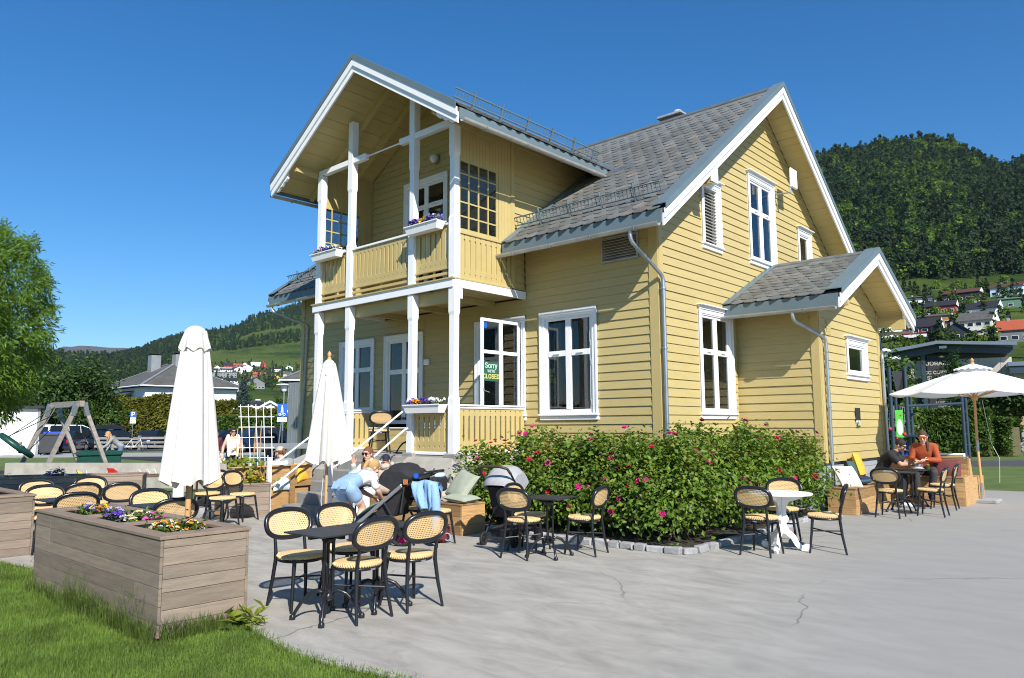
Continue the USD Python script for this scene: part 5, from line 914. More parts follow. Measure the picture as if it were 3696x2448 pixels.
cushion('second sage cushion lying flat at the end of the bench', (-1.62, -3.22, .53), (.46, .40, .13), 'cushion_sage', (.05, .1, .1)); cushion('pale blue cushion behind the person in a cap', (-6.62, -3.35, .68), (.62, .42, .16), 'cushion_lblue', (0, 1.25, 0)); cushion('yellow cushion at the end of the left bench', (-6.60, -2.88, .72), (.4, .4, .16), 'cushion_yellow', (0, 1.3, .3)); cushion('blue seat cushion on the veranda seat', (-5.6, -.27, 1.66), (1.0, .42, .10), 'cloth_blue')
bagp = thing('shoulder_bag', 'dark blue flat bag lying on the bench before the green cushion', 'bag', (EX+.36, 3.78, .485)); obj('bag_body', tf(sphere(1, (0, 0, 0), 3, (.20, .26, .075)), None, (0, 0, .075)), 'cushion_teal', bagp, smooth=True); obj('bag_flap', tf(sphere(1, (0, 0, 0), 3, (.14, .24, .03)), Ry(.2), (.04, 0, .14)), 'cloth_navy', bagp, smooth=True); obj('strap', tube([(0, -.22, .12), (.1, 0, .19), (0, .22, .12)], .012, 6), 'cloth_navy', bagp)
# crockery
def cup(label, c):
    t = thing('coffee_cup', label, 'cup', c); obj('bowl', lathe([(.028, 0), (.045, .02), (.055, .06), (.052, .062), (.042, .022), (.001, .01)], 20), 'cloth_grey', t, smooth=50); obj('handle', tube([(.05, 0, .05), (.08, 0, .045), (.075, 0, .02), (.046, 0, .02)], .006, 6), 'cloth_grey', t, smooth=True); return t
def plate(label, c, r=.11):
    t = thing('plate', label, 'plate', c); obj('dish', lathe([(r*.55, 0), (r*.7, .006), (r, .018), (r*.98, .021), (r*.68, .010), (.001, .008)], 28), 'white', t, smooth=50); return t
plate('larger white plate under the grey cup between the couple', (2.66, 5.12, .732), .13); plate('white plate stacked on the larger one under the cup', (2.66, 5.12, .755), .11); cup('grey coffee cup on the plates between the couple', (2.68, 5.12, .778)); nk = thing('napkin', 'folded white napkin on the table before the man in black', 'napkin', (2.48, 3.95, .733), 12); obj('fold', cat_([rbx(-.11, .11, -.07, .07, 0, .012, .004), tf(rbx(-.10, .10, -.06, .06, 0, .010, .004), Rx(.08), (.01, 0, .016))]), 'cloth_white', nk)
jr = thing('jar', 'small green jar beside the coffee cup', 'jar', (2.83, 5.20, .732)); obj('glass_jar', lathe([(.04, 0), (.045, .01), (.045, .07), (.03, .08), (.001, .08)], 16), 'leaf_hedge', jr, smooth=50); obj('lid', lathe([(.036, .08), (.036, .095), (.001, .096)], 16), 'wood_warm', jr, smooth=50)
ph = thing('phone', 'dark phone held over the table by the man in black', 'phone', (2.66, 4.80, .86), 60); obj('phone_body', tf(rbx(-.036, .036, -.075, .075, -.004, .004, .003), Rx(.5)), 'plastic_black', ph)
plate('white plate on the table in front of the woman in sunglasses', (-2.9, -4.25, .732), .12); gl = thing('beer_glass', 'glass of amber drink on the table by the pushchair', 'glass', (-2.72, -4.5, .732)); obj('tumbler', lathe([(.03, 0), (.037, .14), (.033, .14), (.027, .01), (.001, .008)], 16), 'lamp_glass', gl, smooth=50); obj('drink', lathe([(.027, .011), (.033, .12), (.001, .12)], 16), 'petal_orange', gl)
fp = thing('flower_pot', 'orange glazed pot with a green plant on the small black table', 'pot', (-6.62, -5.02, .732)); obj('pot', lathe([(.07, 0), (.10, .06), (.105, .13), (.11, .135), (.095, .135), (.001, .11)], 20), 'terracotta', fp, smooth=50); rg = np.random.default_rng(3); P = rg.normal(size=(90, 3))*[.12, .12, .1]+[0, 0, .25]; obj('plant', leafcloud(P, .10, rg, .4, asp=.8), 'leaf_rose_y', fp)
# sweater over the chair
sw = thing('sweater', 'light blue knitted sweater draped over a chair back', 'sweater', (-1.12, -4.20, 0), 12)
def drape(pts, w, th=.05, seed=0):
    rg = np.random.default_rng(seed); pts = np.array(pts, float); n = len(pts); m = 15; V = []
    for p, ww in zip(pts, w):
        for s in np.linspace(-1, 1, m): V.append(p+[ww*s, .030*math.sin(5*s+p[2]*11)+.012*math.sin(13*s+p[2]*5), .02*math.cos(4*s)*(.3+abs(s))])
    V = np.array(V); F = gridf(n, m); d = np.array([0, -th*.4, 0]); return np.vstack([V, V+d]), np.vstack([F, F[:, ::-1]+n*m])
obj('body', drape([(-.0+.05, -.15, .58), (.05, -.16, .70), (.05, -.19, .80), (.05, -.23, .88), (.06, -.29, .895), (.06, -.33, .85), (.06, -.34, .72), (.07, -.34, .60), (.07, -.33, .52)], [.15, .17, .19, .20, .20, .20, .19, .16, .10], seed=1), 'knit_blue' if 'knit_blue' in MAT else (pm('knit_blue', (.24, .40, .64), .95, .25, 90, bump=.8, bscale=90) or 'knit_blue'), sw, smooth=True)
obj('sleeve', tube([(.19, -.31, .84), (.235, -.33, .66), (.245, -.32, .45), (.23, -.31, .28), (.22, -.30, .22)], [.06, .065, .06, .055, .045], 10), 'knit_blue', sw, smooth=True)
# bags on the ground
bk = thing('backpack', 'dark red backpack on the ground under the chair with the sweater', 'backpack', (-1.22, -4.05, 0), 20); obj('pack', hullm(np.vstack([rbx(-.15, .15, -.09, .09, 0, .26, .05)[0], rbx(-.10, .10, -.07, .07, .2, .36, .04)[0]])), 'cloth_maroon', bk, smooth=30); obj('pocket', rbx(-.11, .11, -.14, -.091, .04, .19, .03), 'cloth_maroon', bk, smooth=30); obj('blue_loop', tube([(.16+.05*math.cos(a), -.05, .09+.05*math.sin(a)) for a in np.linspace(0, 2*PI, 13)[:-1]], .008, 6, closed=True), 'cloth_blue', bk)
bg = thing('shopping_bag', 'dark bag with white print beside the left bench', 'bag', (-6.95, -4.75, 0), 25); obj('sack', rbx(-.16, .16, -.08, .08, 0, .34, .05), 'cloth_black', bg); obj('print', cat_([bx(-.1+k*.03, -.085+k*.03, -.083, -.081, .08, .2) for k in range(6)]), 'net_white', bg); obj('handles', tube([(-.08, 0, .33), (-.07, 0, .45), (.07, 0, .45), (.08, 0, .33)], .008, 6), 'cloth_black', bg)
pk = thing('pink_bag', 'bright pink toy bag hanging under the black pushchair', 'bag', (-1.72, -4.40, .02)); obj('bag_body', cat_([sphere(.11, (0, 0, 0), 2, (1.3, .7, .7)), sphere(.08, (.12, .03, .02), 2)]), 'pink', pk, smooth=True)
# pushchairs, facing +y
def wheel(c, r, w, parent, axis=0):
    a = np.linspace(0, 2*PI, 25)[:-1]; P = np.stack([0*a, r*np.cos(a), r*np.sin(a)], 1)+np.array(c); W = obj('wheel', tube(P, w/2, 8, closed=True), 'tyre', parent, smooth=True)
    obj('hub', cat_([tf(lathe([(r*.25, -w*.4), (r*.28, 0), (r*.25, w*.4)], 10), Ry(PI/2), c)]+[beam(np.array(c), np.array(c)+[0, r*math.cos(k*2*PI/5), r*math.sin(k*2*PI/5)], .02, .02) for k in range(5)]), 'plastic_black', W)
pm('fabric_black', (.016, .016, .019), .85, .3, 12, bump=.4, bscale=50); pm('fabric_grey', (.33, .33, .34), .85, .12, 12, bump=.4, bscale=60); pm('frame_alu', (.34, .34, .34), .4, .05, 3, metal=.6)
def canopy_shell(c, r, a0, a1, w, mat, parent, name='hood', segs=4):
    """hood: an arc in the y z plane from a0 to a1, vaulted across x"""
    V = []; na, nb = 4*segs+1, 13
    for i, a in enumerate(np.linspace(a0, a1, na)):
        bul = 1-.05*(i % 4 == 0)
        for b in np.linspace(-1, 1, nb):
            rr = r*bul*(1-.28*abs(b)**3); V.append((c[0]+w*b, c[1]+rr*math.cos(a), c[2]+rr*math.sin(a)))
    for s in (-1, 1): pass
    V = np.array(V); F = gridf(na, nb); o = len(V); V = np.vstack([V, [[c[0]-w, c[1], c[2]], [c[0]+w, c[1], c[2]]]])
    side = [[o, i*nb, (i+1)*nb] for i in range(na-1)]+[[o+1, (i+1)*nb+nb-1, i*nb+nb-1] for i in range(na-1)]
    return obj(name, (V, np.vstack([F, side])), mat, parent, smooth=40)
s1 = thing('pushchair', 'big black pushchair with a raised hood beside the bending woman', 'pushchair', (-1.74, -4.47, 0), 112, 'pushchairs')
for x in (-.29, .29): wheel((x, -.30, .17), .155, .05, s1); wheel((x*.55, .46, .12), .105, .05, s1)
for s in (-1, 1):
    obj('frame_bar', beam((s*.27, .52, .18), (s*.27, -.30, .82), .035, .05, b=.01), 'frame_alu', s1); obj('leg_bar', tube([(s*.28, -.30, .18), (s*.27, -.02, .58)], .016, 8), 'plastic_black', s1); obj('handle_arm', tube([(s*.27, -.28, .80), (s*.26, -.45, .92), (s*.25, -.62, .98)], .018, 8), 'plastic_black', s1, smooth=True)
obj('handle', tube([(-.25, -.62, .98), (-.20, -.70, 1.0), (.20, -.70, 1.0), (.25, -.62, .98)], .022, 8), 'plastic_black', s1, smooth=True); obj('handle_badge', lathe([(.035, 0), (.035, .01), (.001, .012)], 14, (.295, 0, 0)) if False else tf(lathe([(.035, 0), (.035, .012), (.001, .013)], 14), Ry(PI/2), (-.285, -.52, .95)), 'sign_blue', s1)
obj('seat_shell', hullm([(-.22, .15, .42), (.22, .15, .42), (-.22, .10, .36), (.22, .10, .36), (-.23, -.26, .88), (.23, -.26, .88), (-.23, -.32, .84), (.23, -.32, .84), (-.22, -.14, .38), (.22, -.14, .38)]), 'fabric_black', s1); obj('foot_muff', hullm([(-.2, .15, .44), (.2, .15, .44), (-.2, .15, .36), (.2, .15, .36), (-.17, .52, .30), (.17, .52, .30), (-.17, .50, .22), (.17, .50, .22)]), 'fabric_black', s1)
obj('blanket', drape([(0, .10, .56), (0, .22, .52), (0, .36, .44), (0, .50, .36), (0, .58, .26), (0, .60, .16)], [.20, .21, .22, .22, .21, .18], .02, 2), 'cushion_mint', s1, smooth=True); obj('white_cloth', drape([(0, .08, .59), (0, .20, .55), (0, .34, .47), (0, .44, .41)], [.17, .18, .18, .17], .02, 3), 'cloth_white', s1, smooth=True)
canopy_shell((0, -.20, .70), .42, .45, 2.6, .25, 'fabric_black', s1); obj('hood_rim', tube([(-.25+.5*k, -.20+.42*math.cos(.45)*(1-.28*abs(2*k-1)**3), .70+.42*math.sin(.45)*(1-.28*abs(2*k-1)**3)) for k in np.linspace(0, 1, 11)], .010, 6), 'frame_alu', s1)
obj('shopping_basket', hullm([(-.2, .3, .2), (.2, .3, .2), (-.22, -.28, .24), (.22, -.28, .24), (-.2, .25, .12), (.2, .25, .12), (-.2, -.25, .13), (.2, -.25, .13)]), 'fabric_black', s1); ob = obj('organiser_bag', rbx(-.2, .2, -.78, -.66, .72, .93, .03), 'fabric_black', s1); obj('bag_contents', sphere(.1, (.05, -.72, .94), 2, (1.5, .5, .4)), 'cushion_lblue', ob, smooth=True); obj('leather_tag', rbx(-.305, -.285, -.40, -.33, .83, .90, .004), 'tan_leather', s1); obj('hanging_strap', beam((-.3, -.35, .8), (-.3, -.30, .45), .03, .006), 'cloth_dgrey', s1)
s2 = thing('pushchair', 'pushchair with a light grey hood parked beside the rose hedge', 'pushchair', (-.42, -3.42, 0), 14, 'pushchairs')
for x in (-.24, .24): wheel((x, -.34, .085), .075, .045, s2); wheel((x*.9, .40, .085), .075, .045, s2)
for s in (-1, 1): obj('frame_bar', tube([(s*.24, -.34, .1), (s*.24, .1, .55), (s*.23, .25, .7)], .014, 8), 'plastic_black', s2, smooth=True); obj('frame_bar', tube([(s*.24, .40, .1), (s*.24, -.05, .60), (s*.23, -.42, .98)], .014, 8), 'plastic_black', s2, smooth=True)
obj('handle', tube([(-.23, -.42, .98), (-.22, -.50, 1.05), (-.12, -.54, 1.08), (.12, -.54, 1.08), (.22, -.50, 1.05), (.23, -.42, .98)], .020, 8), 'rattan_dark', s2, smooth=True); obj('seat_shell', hullm([(-.2, .2, .45), (.2, .2, .45), (-.2, .15, .38), (.2, .15, .38), (-.21, -.22, .80), (.21, -.22, .80), (-.21, -.28, .78), (.21, -.28, .78), (-.2, -.12, .36), (.2, -.12, .36)]), 'fabric_black', s2)
canopy_shell((0, -.12, .68), .40, .55, 2.75, .23, 'fabric_grey', s2); obj('basket', hullm([(-.2, .25, .2), (.2, .25, .2), (-.2, -.25, .2), (.2, -.25, .2), (-.18, .2, .1), (.18, .2, .1), (-.18, -.2, .1), (.18, -.2, .1)]), 'fabric_black', s2)
# ================= people: facing +y in their own frame, right hand at +x
def chainm(pts, n=14):
    """hulls of spheres along [(p, r), ...] joined into one solid"""
    sp = [m3.Manifold.sphere(float(r), n).translate([float(x) for x in p]) for p, r in pts]
    if len(sp) == 1: return sp[0]
    return m3.Manifold.batch_boolean([m3.Manifold.batch_hull([a, b]) for a, b in zip(sp, sp[1:])], m3.OpType.Add)
def union(ms): return m3.Manifold.batch_boolean(ms, m3.OpType.Add)
def smoothm(M, edge=.03, it=10):
    q = M.refine_to_length(edge).to_mesh(); t = trimesh.Trimesh(np.array(q.vert_properties[:, :3], float), np.array(q.tri_verts), process=True); trimesh.smoothing.filter_taubin(t, .5, .53, it); return t
def hand(w, d, pn, side, curl=.5, s=1.0):
    """palm and five fingers from the wrist w along d, palm facing pn; side +1: thumb towards d x pn"""
    d = np.array(d, float); d /= np.linalg.norm(d); pn = np.array(pn, float); pn -= d*(pn@d); pn /= np.linalg.norm(pn); x = np.cross(d, pn)*side; w = np.array(w, float); ms = []
    P = lambda a, b, c: w+s*(x*a+d*b+pn*c)
    ms.append(m3.Manifold.batch_hull([m3.Manifold.sphere(.013*s, 8).translate(list(P(a, b, 0))) for a, b in ((-.028, .085), (.028, .085), (-.02, .015), (.022, .015))]))
    for k, (a, L) in enumerate(((.030, .068), (.010, .076), (-.011, .070), (-.031, .055))):
        c = curl*(.8+.1*k); p0 = P(a, .085, 0); p1 = p0+s*L*.5*(d*math.cos(c*.7)+pn*math.sin(c*.7)); p2 = p1+s*L*.5*(d*math.cos(c*1.8)+pn*math.sin(c*1.8)); ms.append(chainm([(p0, .0095*s), (p1, .0088*s), (p2, .0075*s)], 8))
    t0, t1, t2 = P(.03, .02, .004), P(.055, .05, .018), P(.055, .085, .03); ms.append(chainm([(t0, .012*s), (t1, .0105*s), (t2, .0085*s)], 8))
    return ms
STAND = dict(pelvis=(0, 0, .93), chest=(0, .0, 1.24), neck=(0, -.01, 1.41), head=(0, .02, 1.545))
def person(label, loc, rz, J, S=1.0, skin='skin', top=None, bottom=None, shoes='cloth_white', hair=None, glasses=None, extra=None, sleeve=1.0, leg=1.0, tank=False, face=(0, 0), curl=(.5, .5), palms=((0, 0, -1), (0, 0, -1)), fdir=None, top_len=0.0, name='person', bust=.0):
    t = thing(name, label, 'person', loc, rz, scale=S if S != 1 else None)
    D = dict(STAND); D.update(shR=(.165, 0, 1.365), shL=(-.165, 0, 1.365), elR=(.20, -.03, 1.09), elL=(-.20, -.03, 1.09), wrR=(.205, .06, .86), wrL=(-.205, .06, .86), hipR=(.085, 0, .90), hipL=(-.085, 0, .90), knR=(.095, .02, .49), knL=(-.095, .02, .49), anR=(.10, -.03, .085), anL=(-.10, -.03, .085)); D.update(J)
    D = {k: np.array(v, float) for k, v in D.items()}
    pel, ch, nk, hd = D['pelvis'], D['chest'], D['neck'], D['head']; sx = (D['shR']-D['shL']); sx /= np.linalg.norm(sx); hx = D['hipR']-D['hipL']; hx /= np.linalg.norm(hx); waist = pel*.52+ch*.48
    fwd = np.cross([0, 0, 1], sx); up = ch-pel; up /= np.linalg.norm(up); fw = np.cross(sx, up)*1.0; fw = -fw if fw@np.array([0, 1, .0]) < 0 and abs(up[2]) > .5 else fw
    def torso(g): return [m3.Manifold.batch_hull([m3.Manifold.sphere(.098+g, 16).translate(list(pel+hx*s*.062)) for s in (-1, 1)]+[m3.Manifold.sphere(.088+g, 16).translate(list(waist+sx*s*.045)) for s in (-1, 1)]), m3.Manifold.batch_hull([m3.Manifold.sphere(.088+g, 16).translate(list(waist+sx*s*.045)) for s in (-1, 1)]+[m3.Manifold.sphere(.098+g, 16).translate(list(ch+sx*s*.065)) for s in (-1, 1)]), m3.Manifold.batch_hull([m3.Manifold.sphere(.098+g, 16).translate(list(ch+sx*s*.065)) for s in (-1, 1)]+[m3.Manifold.sphere(.055+g, 14).translate(list(D['sh'+q])) for q in 'LR']+[m3.Manifold.sphere(.052+g, 14).translate(list(nk-np.array([0, 0, .03])))])]
    mid = lambda a, b, k: a+(b-a)*k
    def arm(q, g, k=2.0):
        s, e, w = D['sh'+q], D['el'+q], D['wr'+q]; L = [(s, .056+g), (mid(s, e, .45), .047+g)]
        if k <= .5: return chainm([(s, .058+g), (mid(s, e, .62), .050+g*1.6)])
        L += [(e, .040+g)]; 
        if k > .6: L += [(mid(e, w, .3), .041+g), (mid(e, w, .96), .027+g*1.2)]
        return chainm(L)
    def legm(q, g, k=2.0):
        h, n, a = D['hip'+q], D['kn'+q], D['an'+q]
        if k <= .5: return chainm([(h, .090+g), (mid(h, n, .40), .086+g*1.3)])
        return chainm([(h, .088+g), (mid(h, n, .5), .074+g), (n, .054+g), (mid(n, a, .3), .053+g), (mid(n, a, .94), .036+g*1.4)])
    body = torso(0)+[arm(q, 0) for q in 'LR']+[legm(q, 0) for q in 'LR']+[chainm([(nk-np.array([0, 0, .04]), .052), (nk, .048), (mid(nk, hd, .6), .050)])]
    for q in 'LR': a = D['an'+q]; td = D.get('toe'+q, a+np.array([(.03 if q == 'R' else -.03), .15, -.05])) ; body.append(chainm([(a, .036), (a-np.array([0, 0, .045]), .035), (td, .026)])); D['toe'+q] = td
    # head: yaw, pitch about the neck
    RH = Rz(face[0])@Rx(face[1]); H = lambda x, y, z: hd+RH@np.array([x, y, z])
    def ell(c, r, n=16): m = m3.Manifold.sphere(1.0, n).scale([float(v) for v in r]); A = np.hstack([RH, np.array(H(*c)).reshape(3, 1)]); return m.transform(A)
    sm = smoothm(union(body), .035, 8); bm = m3.Manifold(m3.Mesh(np.array(sm.vertices, np.float32), np.array(sm.faces, np.uint32)))
    headp = [ell((0, -.01, .02), (.074, .094, .098)), ell((0, .022, -.045), (.058, .066, .062)), ell((0, .045, -.083), (.030, .034, .024)), chainm([(H(0, .083, .012), .010), (H(0, .106, -.026), .013)], 8), ell((-.012, .100, -.03), (.011, .012, .009), 8), ell((.012, .100, -.03), (.011, .012, .009), 8), ell((-.075, -.005, -.008), (.010, .02, .032), 8), ell((.075, -.005, -.008), (.010, .02, .032), 8), ell((-.032, .066, -.02), (.028, .025, .026), 10), ell((.032, .066, -.02), (.028, .025, .026), 10), ell((0, .068, .038), (.055, .022, .018), 10)]
    hs = smoothm(union(headp), .012, 4); hm = m3.Manifold(m3.Mesh(np.array(hs.vertices, np.float32), np.array(hs.faces, np.uint32)))
    hands = []
    for i, q in enumerate('RL'):
        d = D['wr'+q]-D['el'+q]
        if fdir and fdir[i] is not None: d = np.array(fdir[i], float)
        hands += hand(D['wr'+q], d, palms[i], 1 if q == 'R' else -1, curl[i])
    fin = bm+hm if bm.volume() > 0 else union([hm]); fin = union([fin]+hands)
    B = obj('body', fin, skin, t, smooth=50)
    if not glasses: obj('eyes', cat_([tf(sphere(.0105, (0, 0, 0), 1), None, H(s*.031, .083, .012)) for s in (-1, 1)]), 'eye', t)
    else:
        lens = cat_([tf((lambda m: (m[0]*[1, 1, .85], m[1]))(lathe([(.027, 0), (.027, .006), (.001, .008)], 14)), RH@Rx(-PI/2), H(s*.032, .094, .012)) for s in (-1, 1)]); G_ = obj('sunglasses', lens, 'lens_orange' if glasses == 'o' else 'lens', t); obj('glasses_frame', cat_([tube([H(-.006, .098, .016), H(.006, .098, .016)], .004, 5)]+[tube([H(s*.058, .088, .018), H(s*.078, .0, .012)], .004, 5) for s in (-1, 1)]), 'plastic_black', G_)
    obj('lips', ell((0, .085, -.060), (.020, .010, .007), 10), 'lip', t)
    if bottom:
        k = leg; ms = [m3.Manifold.batch_hull([m3.Manifold.sphere(.108, 16).translate(list(pel+hx*s*.064)) for s in (-1, 1)]+[m3.Manifold.sphere(.098, 16).translate(list(mid(pel, waist, .5)+hx*s*.05)) for s in (-1, 1)])]+[legm(q, .014, k) for q in 'LR']; obj('shorts' if k <= .5 else 'trousers', smoothm(union(ms), .03, 5), bottom, t, smooth=True)
    if top:
        ms = torso(.016)
        if top_len: ms.append(m3.Manifold.batch_hull([m3.Manifold.sphere(.118+.01, 16).translate(list(pel+hx*s*.066-up*top_len)) for s in (-1, 1)]+[m3.Manifold.sphere(.104, 16).translate(list(waist+sx*s*.045)) for s in (-1, 1)]))
        if not tank: ms += [arm(q, .014, sleeve) for q in 'LR']
        M = union(ms); neckcut = m3.Manifold.sphere(.062, 16).translate(list(nk+np.array([0, .02, .02]))); obj('top', smoothm(M-neckcut if not tank else M-m3.Manifold.cube([1, 1, 1], True).translate(list(nk+np.array([0, 0, .42]))), .028, 5), top, t, smooth=True)
    if shoes:
        for q in 'LR': a, td = D['an'+q], D['toe'+q]; obj('shoe', smoothm(chainm([(a-np.array([0, 0, .02]), .043), (a-np.array([0, .03, .045]), .040), (mid(a, td, .6)-np.array([0, 0, .012]), .038), (td, .031)]), .02, 3), shoes, t, smooth=True)
    if hair:
        hc, kind = hair; cap = ell((0, -.022, .034), (.083, .098, .100), 20)-ell((0, .088, -.030), (.082, .088, .094), 16)-m3.Manifold.cube([.3, .3, .2], True).transform(np.hstack([RH, np.array(H(0, -.02, -.155)).reshape(3, 1)])); ms = [cap]
        if kind == 'short': ms = [ell((0, -.018, .034), (.081, .096, .094), 20)-ell((0, .085, -.035), (.084, .088, .102), 16)-m3.Manifold.cube([.3, .3, .2], True).transform(np.hstack([RH, np.array(H(0, -.0, -.135)).reshape(3, 1)]))]
        if kind in ('long', 'longf'):
            for s in (-1, 1): ms += [chainm([(H(s*.062, -.03, .02), .026), (H(s*.080, -.03, -.06), .024), (H(s*.085, -.02+(.045 if kind == 'longf' else 0), -.17), .026), (H(s*.08, .0+(.06 if kind == 'longf' else -.02), -.27), .018)], 10)]
            ms += [chainm([(H(0, -.075, .03), .045), (H(0, -.095, -.08), .055), (H(0, -.10, -.2), .05), (H(0, -.10, -.30), .025)], 10)]
        if kind == 'pony': ms += [chainm([(H(0, -.10, .07), .028), (H(0, -.135, .03), .034), (H(.01, -.14, -.06), .030), (H(.02, -.12, -.15), .014)], 10)]
        if kind == 'sidepony': ms += [chainm([(H(-.05, -.05, -.06), .035), (H(-.075, .02, -.14), .032), (H(-.075, .06, -.24), .026), (H(-.07, .07, -.31), .012)], 10), ell((0, -.10, .04), (.05, .04, .05), 12)]
        if kind == 'bun': ms += [ell((0, -.05, .135), (.035, .035, .033), 12)]
        q = union(ms).refine_to_length(.02).to_mesh(); vv = np.array(q.vert_properties[:, :3], float); vv += .006*noise3(vv*[1, 1, .35], 40, 4)[:, None]*np.array([1, 1, .3]); obj('hair', (vv, np.array(q.tri_verts)), hc, t, smooth=50)
    if extra: extra(t, D, H, RH, ell)
    return t
SIT = dict(pelvis=(0, .0, .55), chest=(0, .03, .86), neck=(0, .05, 1.03), head=(0, .08, 1.165), shR=(.165, .04, .985), shL=(-.165, .04, .985), hipR=(.09, .02, .54), hipL=(-.09, .02, .54), knR=(.11, .44, .53), knL=(-.11, .44, .53), anR=(.11, .40, .09), anL=(-.11, .40, .09))
# seated woman in sunglasses, leaning on the table
person('woman in sunglasses and cream blouse seated at the table by the stairs', (-3.86, -3.10, -.01), 192, {**SIT, 'chest': (0, .10, .86), 'neck': (0, .20, 1.03), 'head': (0, .27, 1.165), 'shR': (.165, .16, .985), 'shL': (-.165, .16, .985), 'elR': (.22, .38, .80), 'wrR': (.10, .52, 1.00), 'elL': (-.25, .40, .80), 'wrL': (-.20, .66, .82)}, top='cloth_cream', bottom='cloth_white', hair=('hair_red', 'longf'), glasses='d', palms=((-1, 0, 0), (0, 0, -1)), fdir=((-.1, .2, .9), None), curl=(.25, .5), face=(.12, -.05))
def dung(t, D, H, RH, ell):
    pel, ch = D['pelvis'], D['chest']; hx = np.array([1., 0, 0])
    M = m3.Manifold.batch_hull([m3.Manifold.sphere(.118, 16).translate(list(pel+hx*s*.066)) for s in (-1, 1)]+[m3.Manifold.sphere(.112, 16).translate(list(pel*.35+ch*.65+hx*s*.050)) for s in (-1, 1)]); obj('bib', smoothm(M, .03, 4), 'denim', t, smooth=True)
    for s in (-1, 1): obj('strap', chainm([(pel*.35+ch*.65+np.array([s*.07, -.03, .105]), .018), (ch+np.array([s*.085, .03, .115]), .018), (D['neck']+np.array([s*.09, .0, .02]), .016)], 10), 'denim', t); obj('back_pocket', tf(rbx(-.055, .055, -.008, .004, -.06, .06, .004), Rx(-.55), pel+np.array([s*.085, -.116, .02])), 'denim', t)
    rg = np.random.default_rng(2); fr = []
    for q in 'LR':
        h, n = D['hip'+q], D['kn'+q]; c = h+(n-h)*.53; ax = (n-h)/np.linalg.norm(n-h)
        for a in np.linspace(0, 2*PI, 40): e1 = np.cross(ax, [1, 0, 0]); e1 /= np.linalg.norm(e1); e2 = np.cross(ax, e1); p = c+.100*(e1*math.cos(a)+e2*math.sin(a)); fr.append(tube([p, p+ax*(.02+.03*rg.random())], .0025, 4))
    obj('frayed_hem', cat_(fr), 'cloth_white', t); obj('watch', tube([D['wrR']+.034*np.array([math.cos(a), math.sin(a), 0]) for a in np.linspace(0, 2*PI, 15)[:-1]], .010, 6, closed=True), 'plastic_black', t); obj('scrunchie', ell((0, -.10, .075), (.042, .02, .04), 12), 'cloth_white', t)
person('woman in denim dungaree shorts and white shirt bending towards the pushchair', (-2.50, -4.74, 0), 14, dict(pelvis=(0, .0, .76), chest=(.0, .31, .87), neck=(.0, .46, .93), head=(.05, .585, 1.0), shR=(.165, .42, .88), shL=(-.165, .42, .88), elR=(.21, .50, .66), wrR=(.16, .66, .52), elL=(-.16, .52, .66), wrL=(-.05, .68, .55), hipR=(.10, .0, .73), hipL=(-.10, .0, .73), knR=(.13, .25, .43), knL=(-.13, .25, .43), anR=(.13, .02, .085), anL=(-.13, .02, .085)),
       top='cloth_white', bottom='denim', leg=.5, sleeve=.5, hair=('hair_blond', 'pony'), extra=dung, face=(-.5, -.55))
def capb(mat, visor=True):
    def f(t, D, H, RH, ell):
        M = ell((0, -.012, .052), (.090, .106, .090), 20)-m3.Manifold.cube([.4, .4, .2], True).transform(np.hstack([RH, np.array(H(0, 0, -.055)).reshape(3, 1)])); M = M-ell((0, -.012, .045), (.082, .098, .08), 16)
        c = obj('cap', M, mat, t, smooth=40)
        if visor: m = poly_tris(Polygon([(-.075, 0), (-.07, .06), (-.04, .10), (0, .112), (.04, .10), (.07, .06), (.075, 0)]), .008); obj('visor', tf((np.stack([m[0][:, 0], m[0][:, 1]+.065, m[0][:, 2]+.048-.10*m[0][:, 1]], 1), m[1]), RH, D['head']), mat, c)
    return f
def hood(t, D, H, RH, ell): capb('beanie', False)(t, D, H, RH, ell); obj('hood', chainm([(D['neck']+np.array([-.09, -.05, .01]), .055), (D['neck']+np.array([0, -.10, .0]), .065), (D['neck']+np.array([.09, -.05, .01]), .055)]), 'cushion_beige', t, smooth=True)
CH = {**SIT}
person('small child in a navy beanie and brown hood seated beyond the pushchair', (-3.42, -3.30, .17), 25, CH, S=.76, top='cushion_beige', bottom='cloth_navy', extra=hood, hair=('hair_brown', 'short'))
person('person in a pale cap and grey sweatshirt seated on the left bench, chin in hand', (-6.86, -3.02, -.03), 98, {**SIT, 'chest': (0, .13, .84), 'neck': (0, .24, 1.0), 'head': (0, .31, 1.13), 'shR': (.165, .18, .955), 'shL': (-.165, .18, .955), 'elR': (.17, .42, .68), 'wrR': (.07, .44, .95), 'elL': (-.16, .44, .66), 'wrL': (-.02, .50, .84)}, top='cloth_grey', bottom='jeans', hair=('hair_red', 'pony'), extra=capb('cushion_beige'), palms=((-1, 0, 0), (0, 0, 1)), fdir=((-.2, -.2, .9), (.6, .1, .7)), curl=(.9, .7), face=(0, -.1))
def wrap(t, D, H, RH, ell):
    for s in (-1, 1): obj('sweater_sleeve', smoothm(chainm([((s*.05, -.07, 1.43), .055), ((s*.14, -.01, 1.43), .055), ((s*.15, .10, 1.30), .055), ((s*.13, .13, 1.08), .05), ((s*.12, .14, .84), .042)]), .03, 3), 'cloth_cream', t, smooth=True)
    obj('peplum', lathe([(.165, .86), (.150, .93), (.125, 1.02), (.125, 1.06)], 24, caps=False), 'cloth_white', t, smooth=True); obj('cuff', tube([D['wrR']+.036*np.array([math.cos(a), math.sin(a), 0]) for a in np.linspace(0, 2*PI, 13)[:-1]], .018, 6, closed=True), 'cloth_white', t, smooth=True)
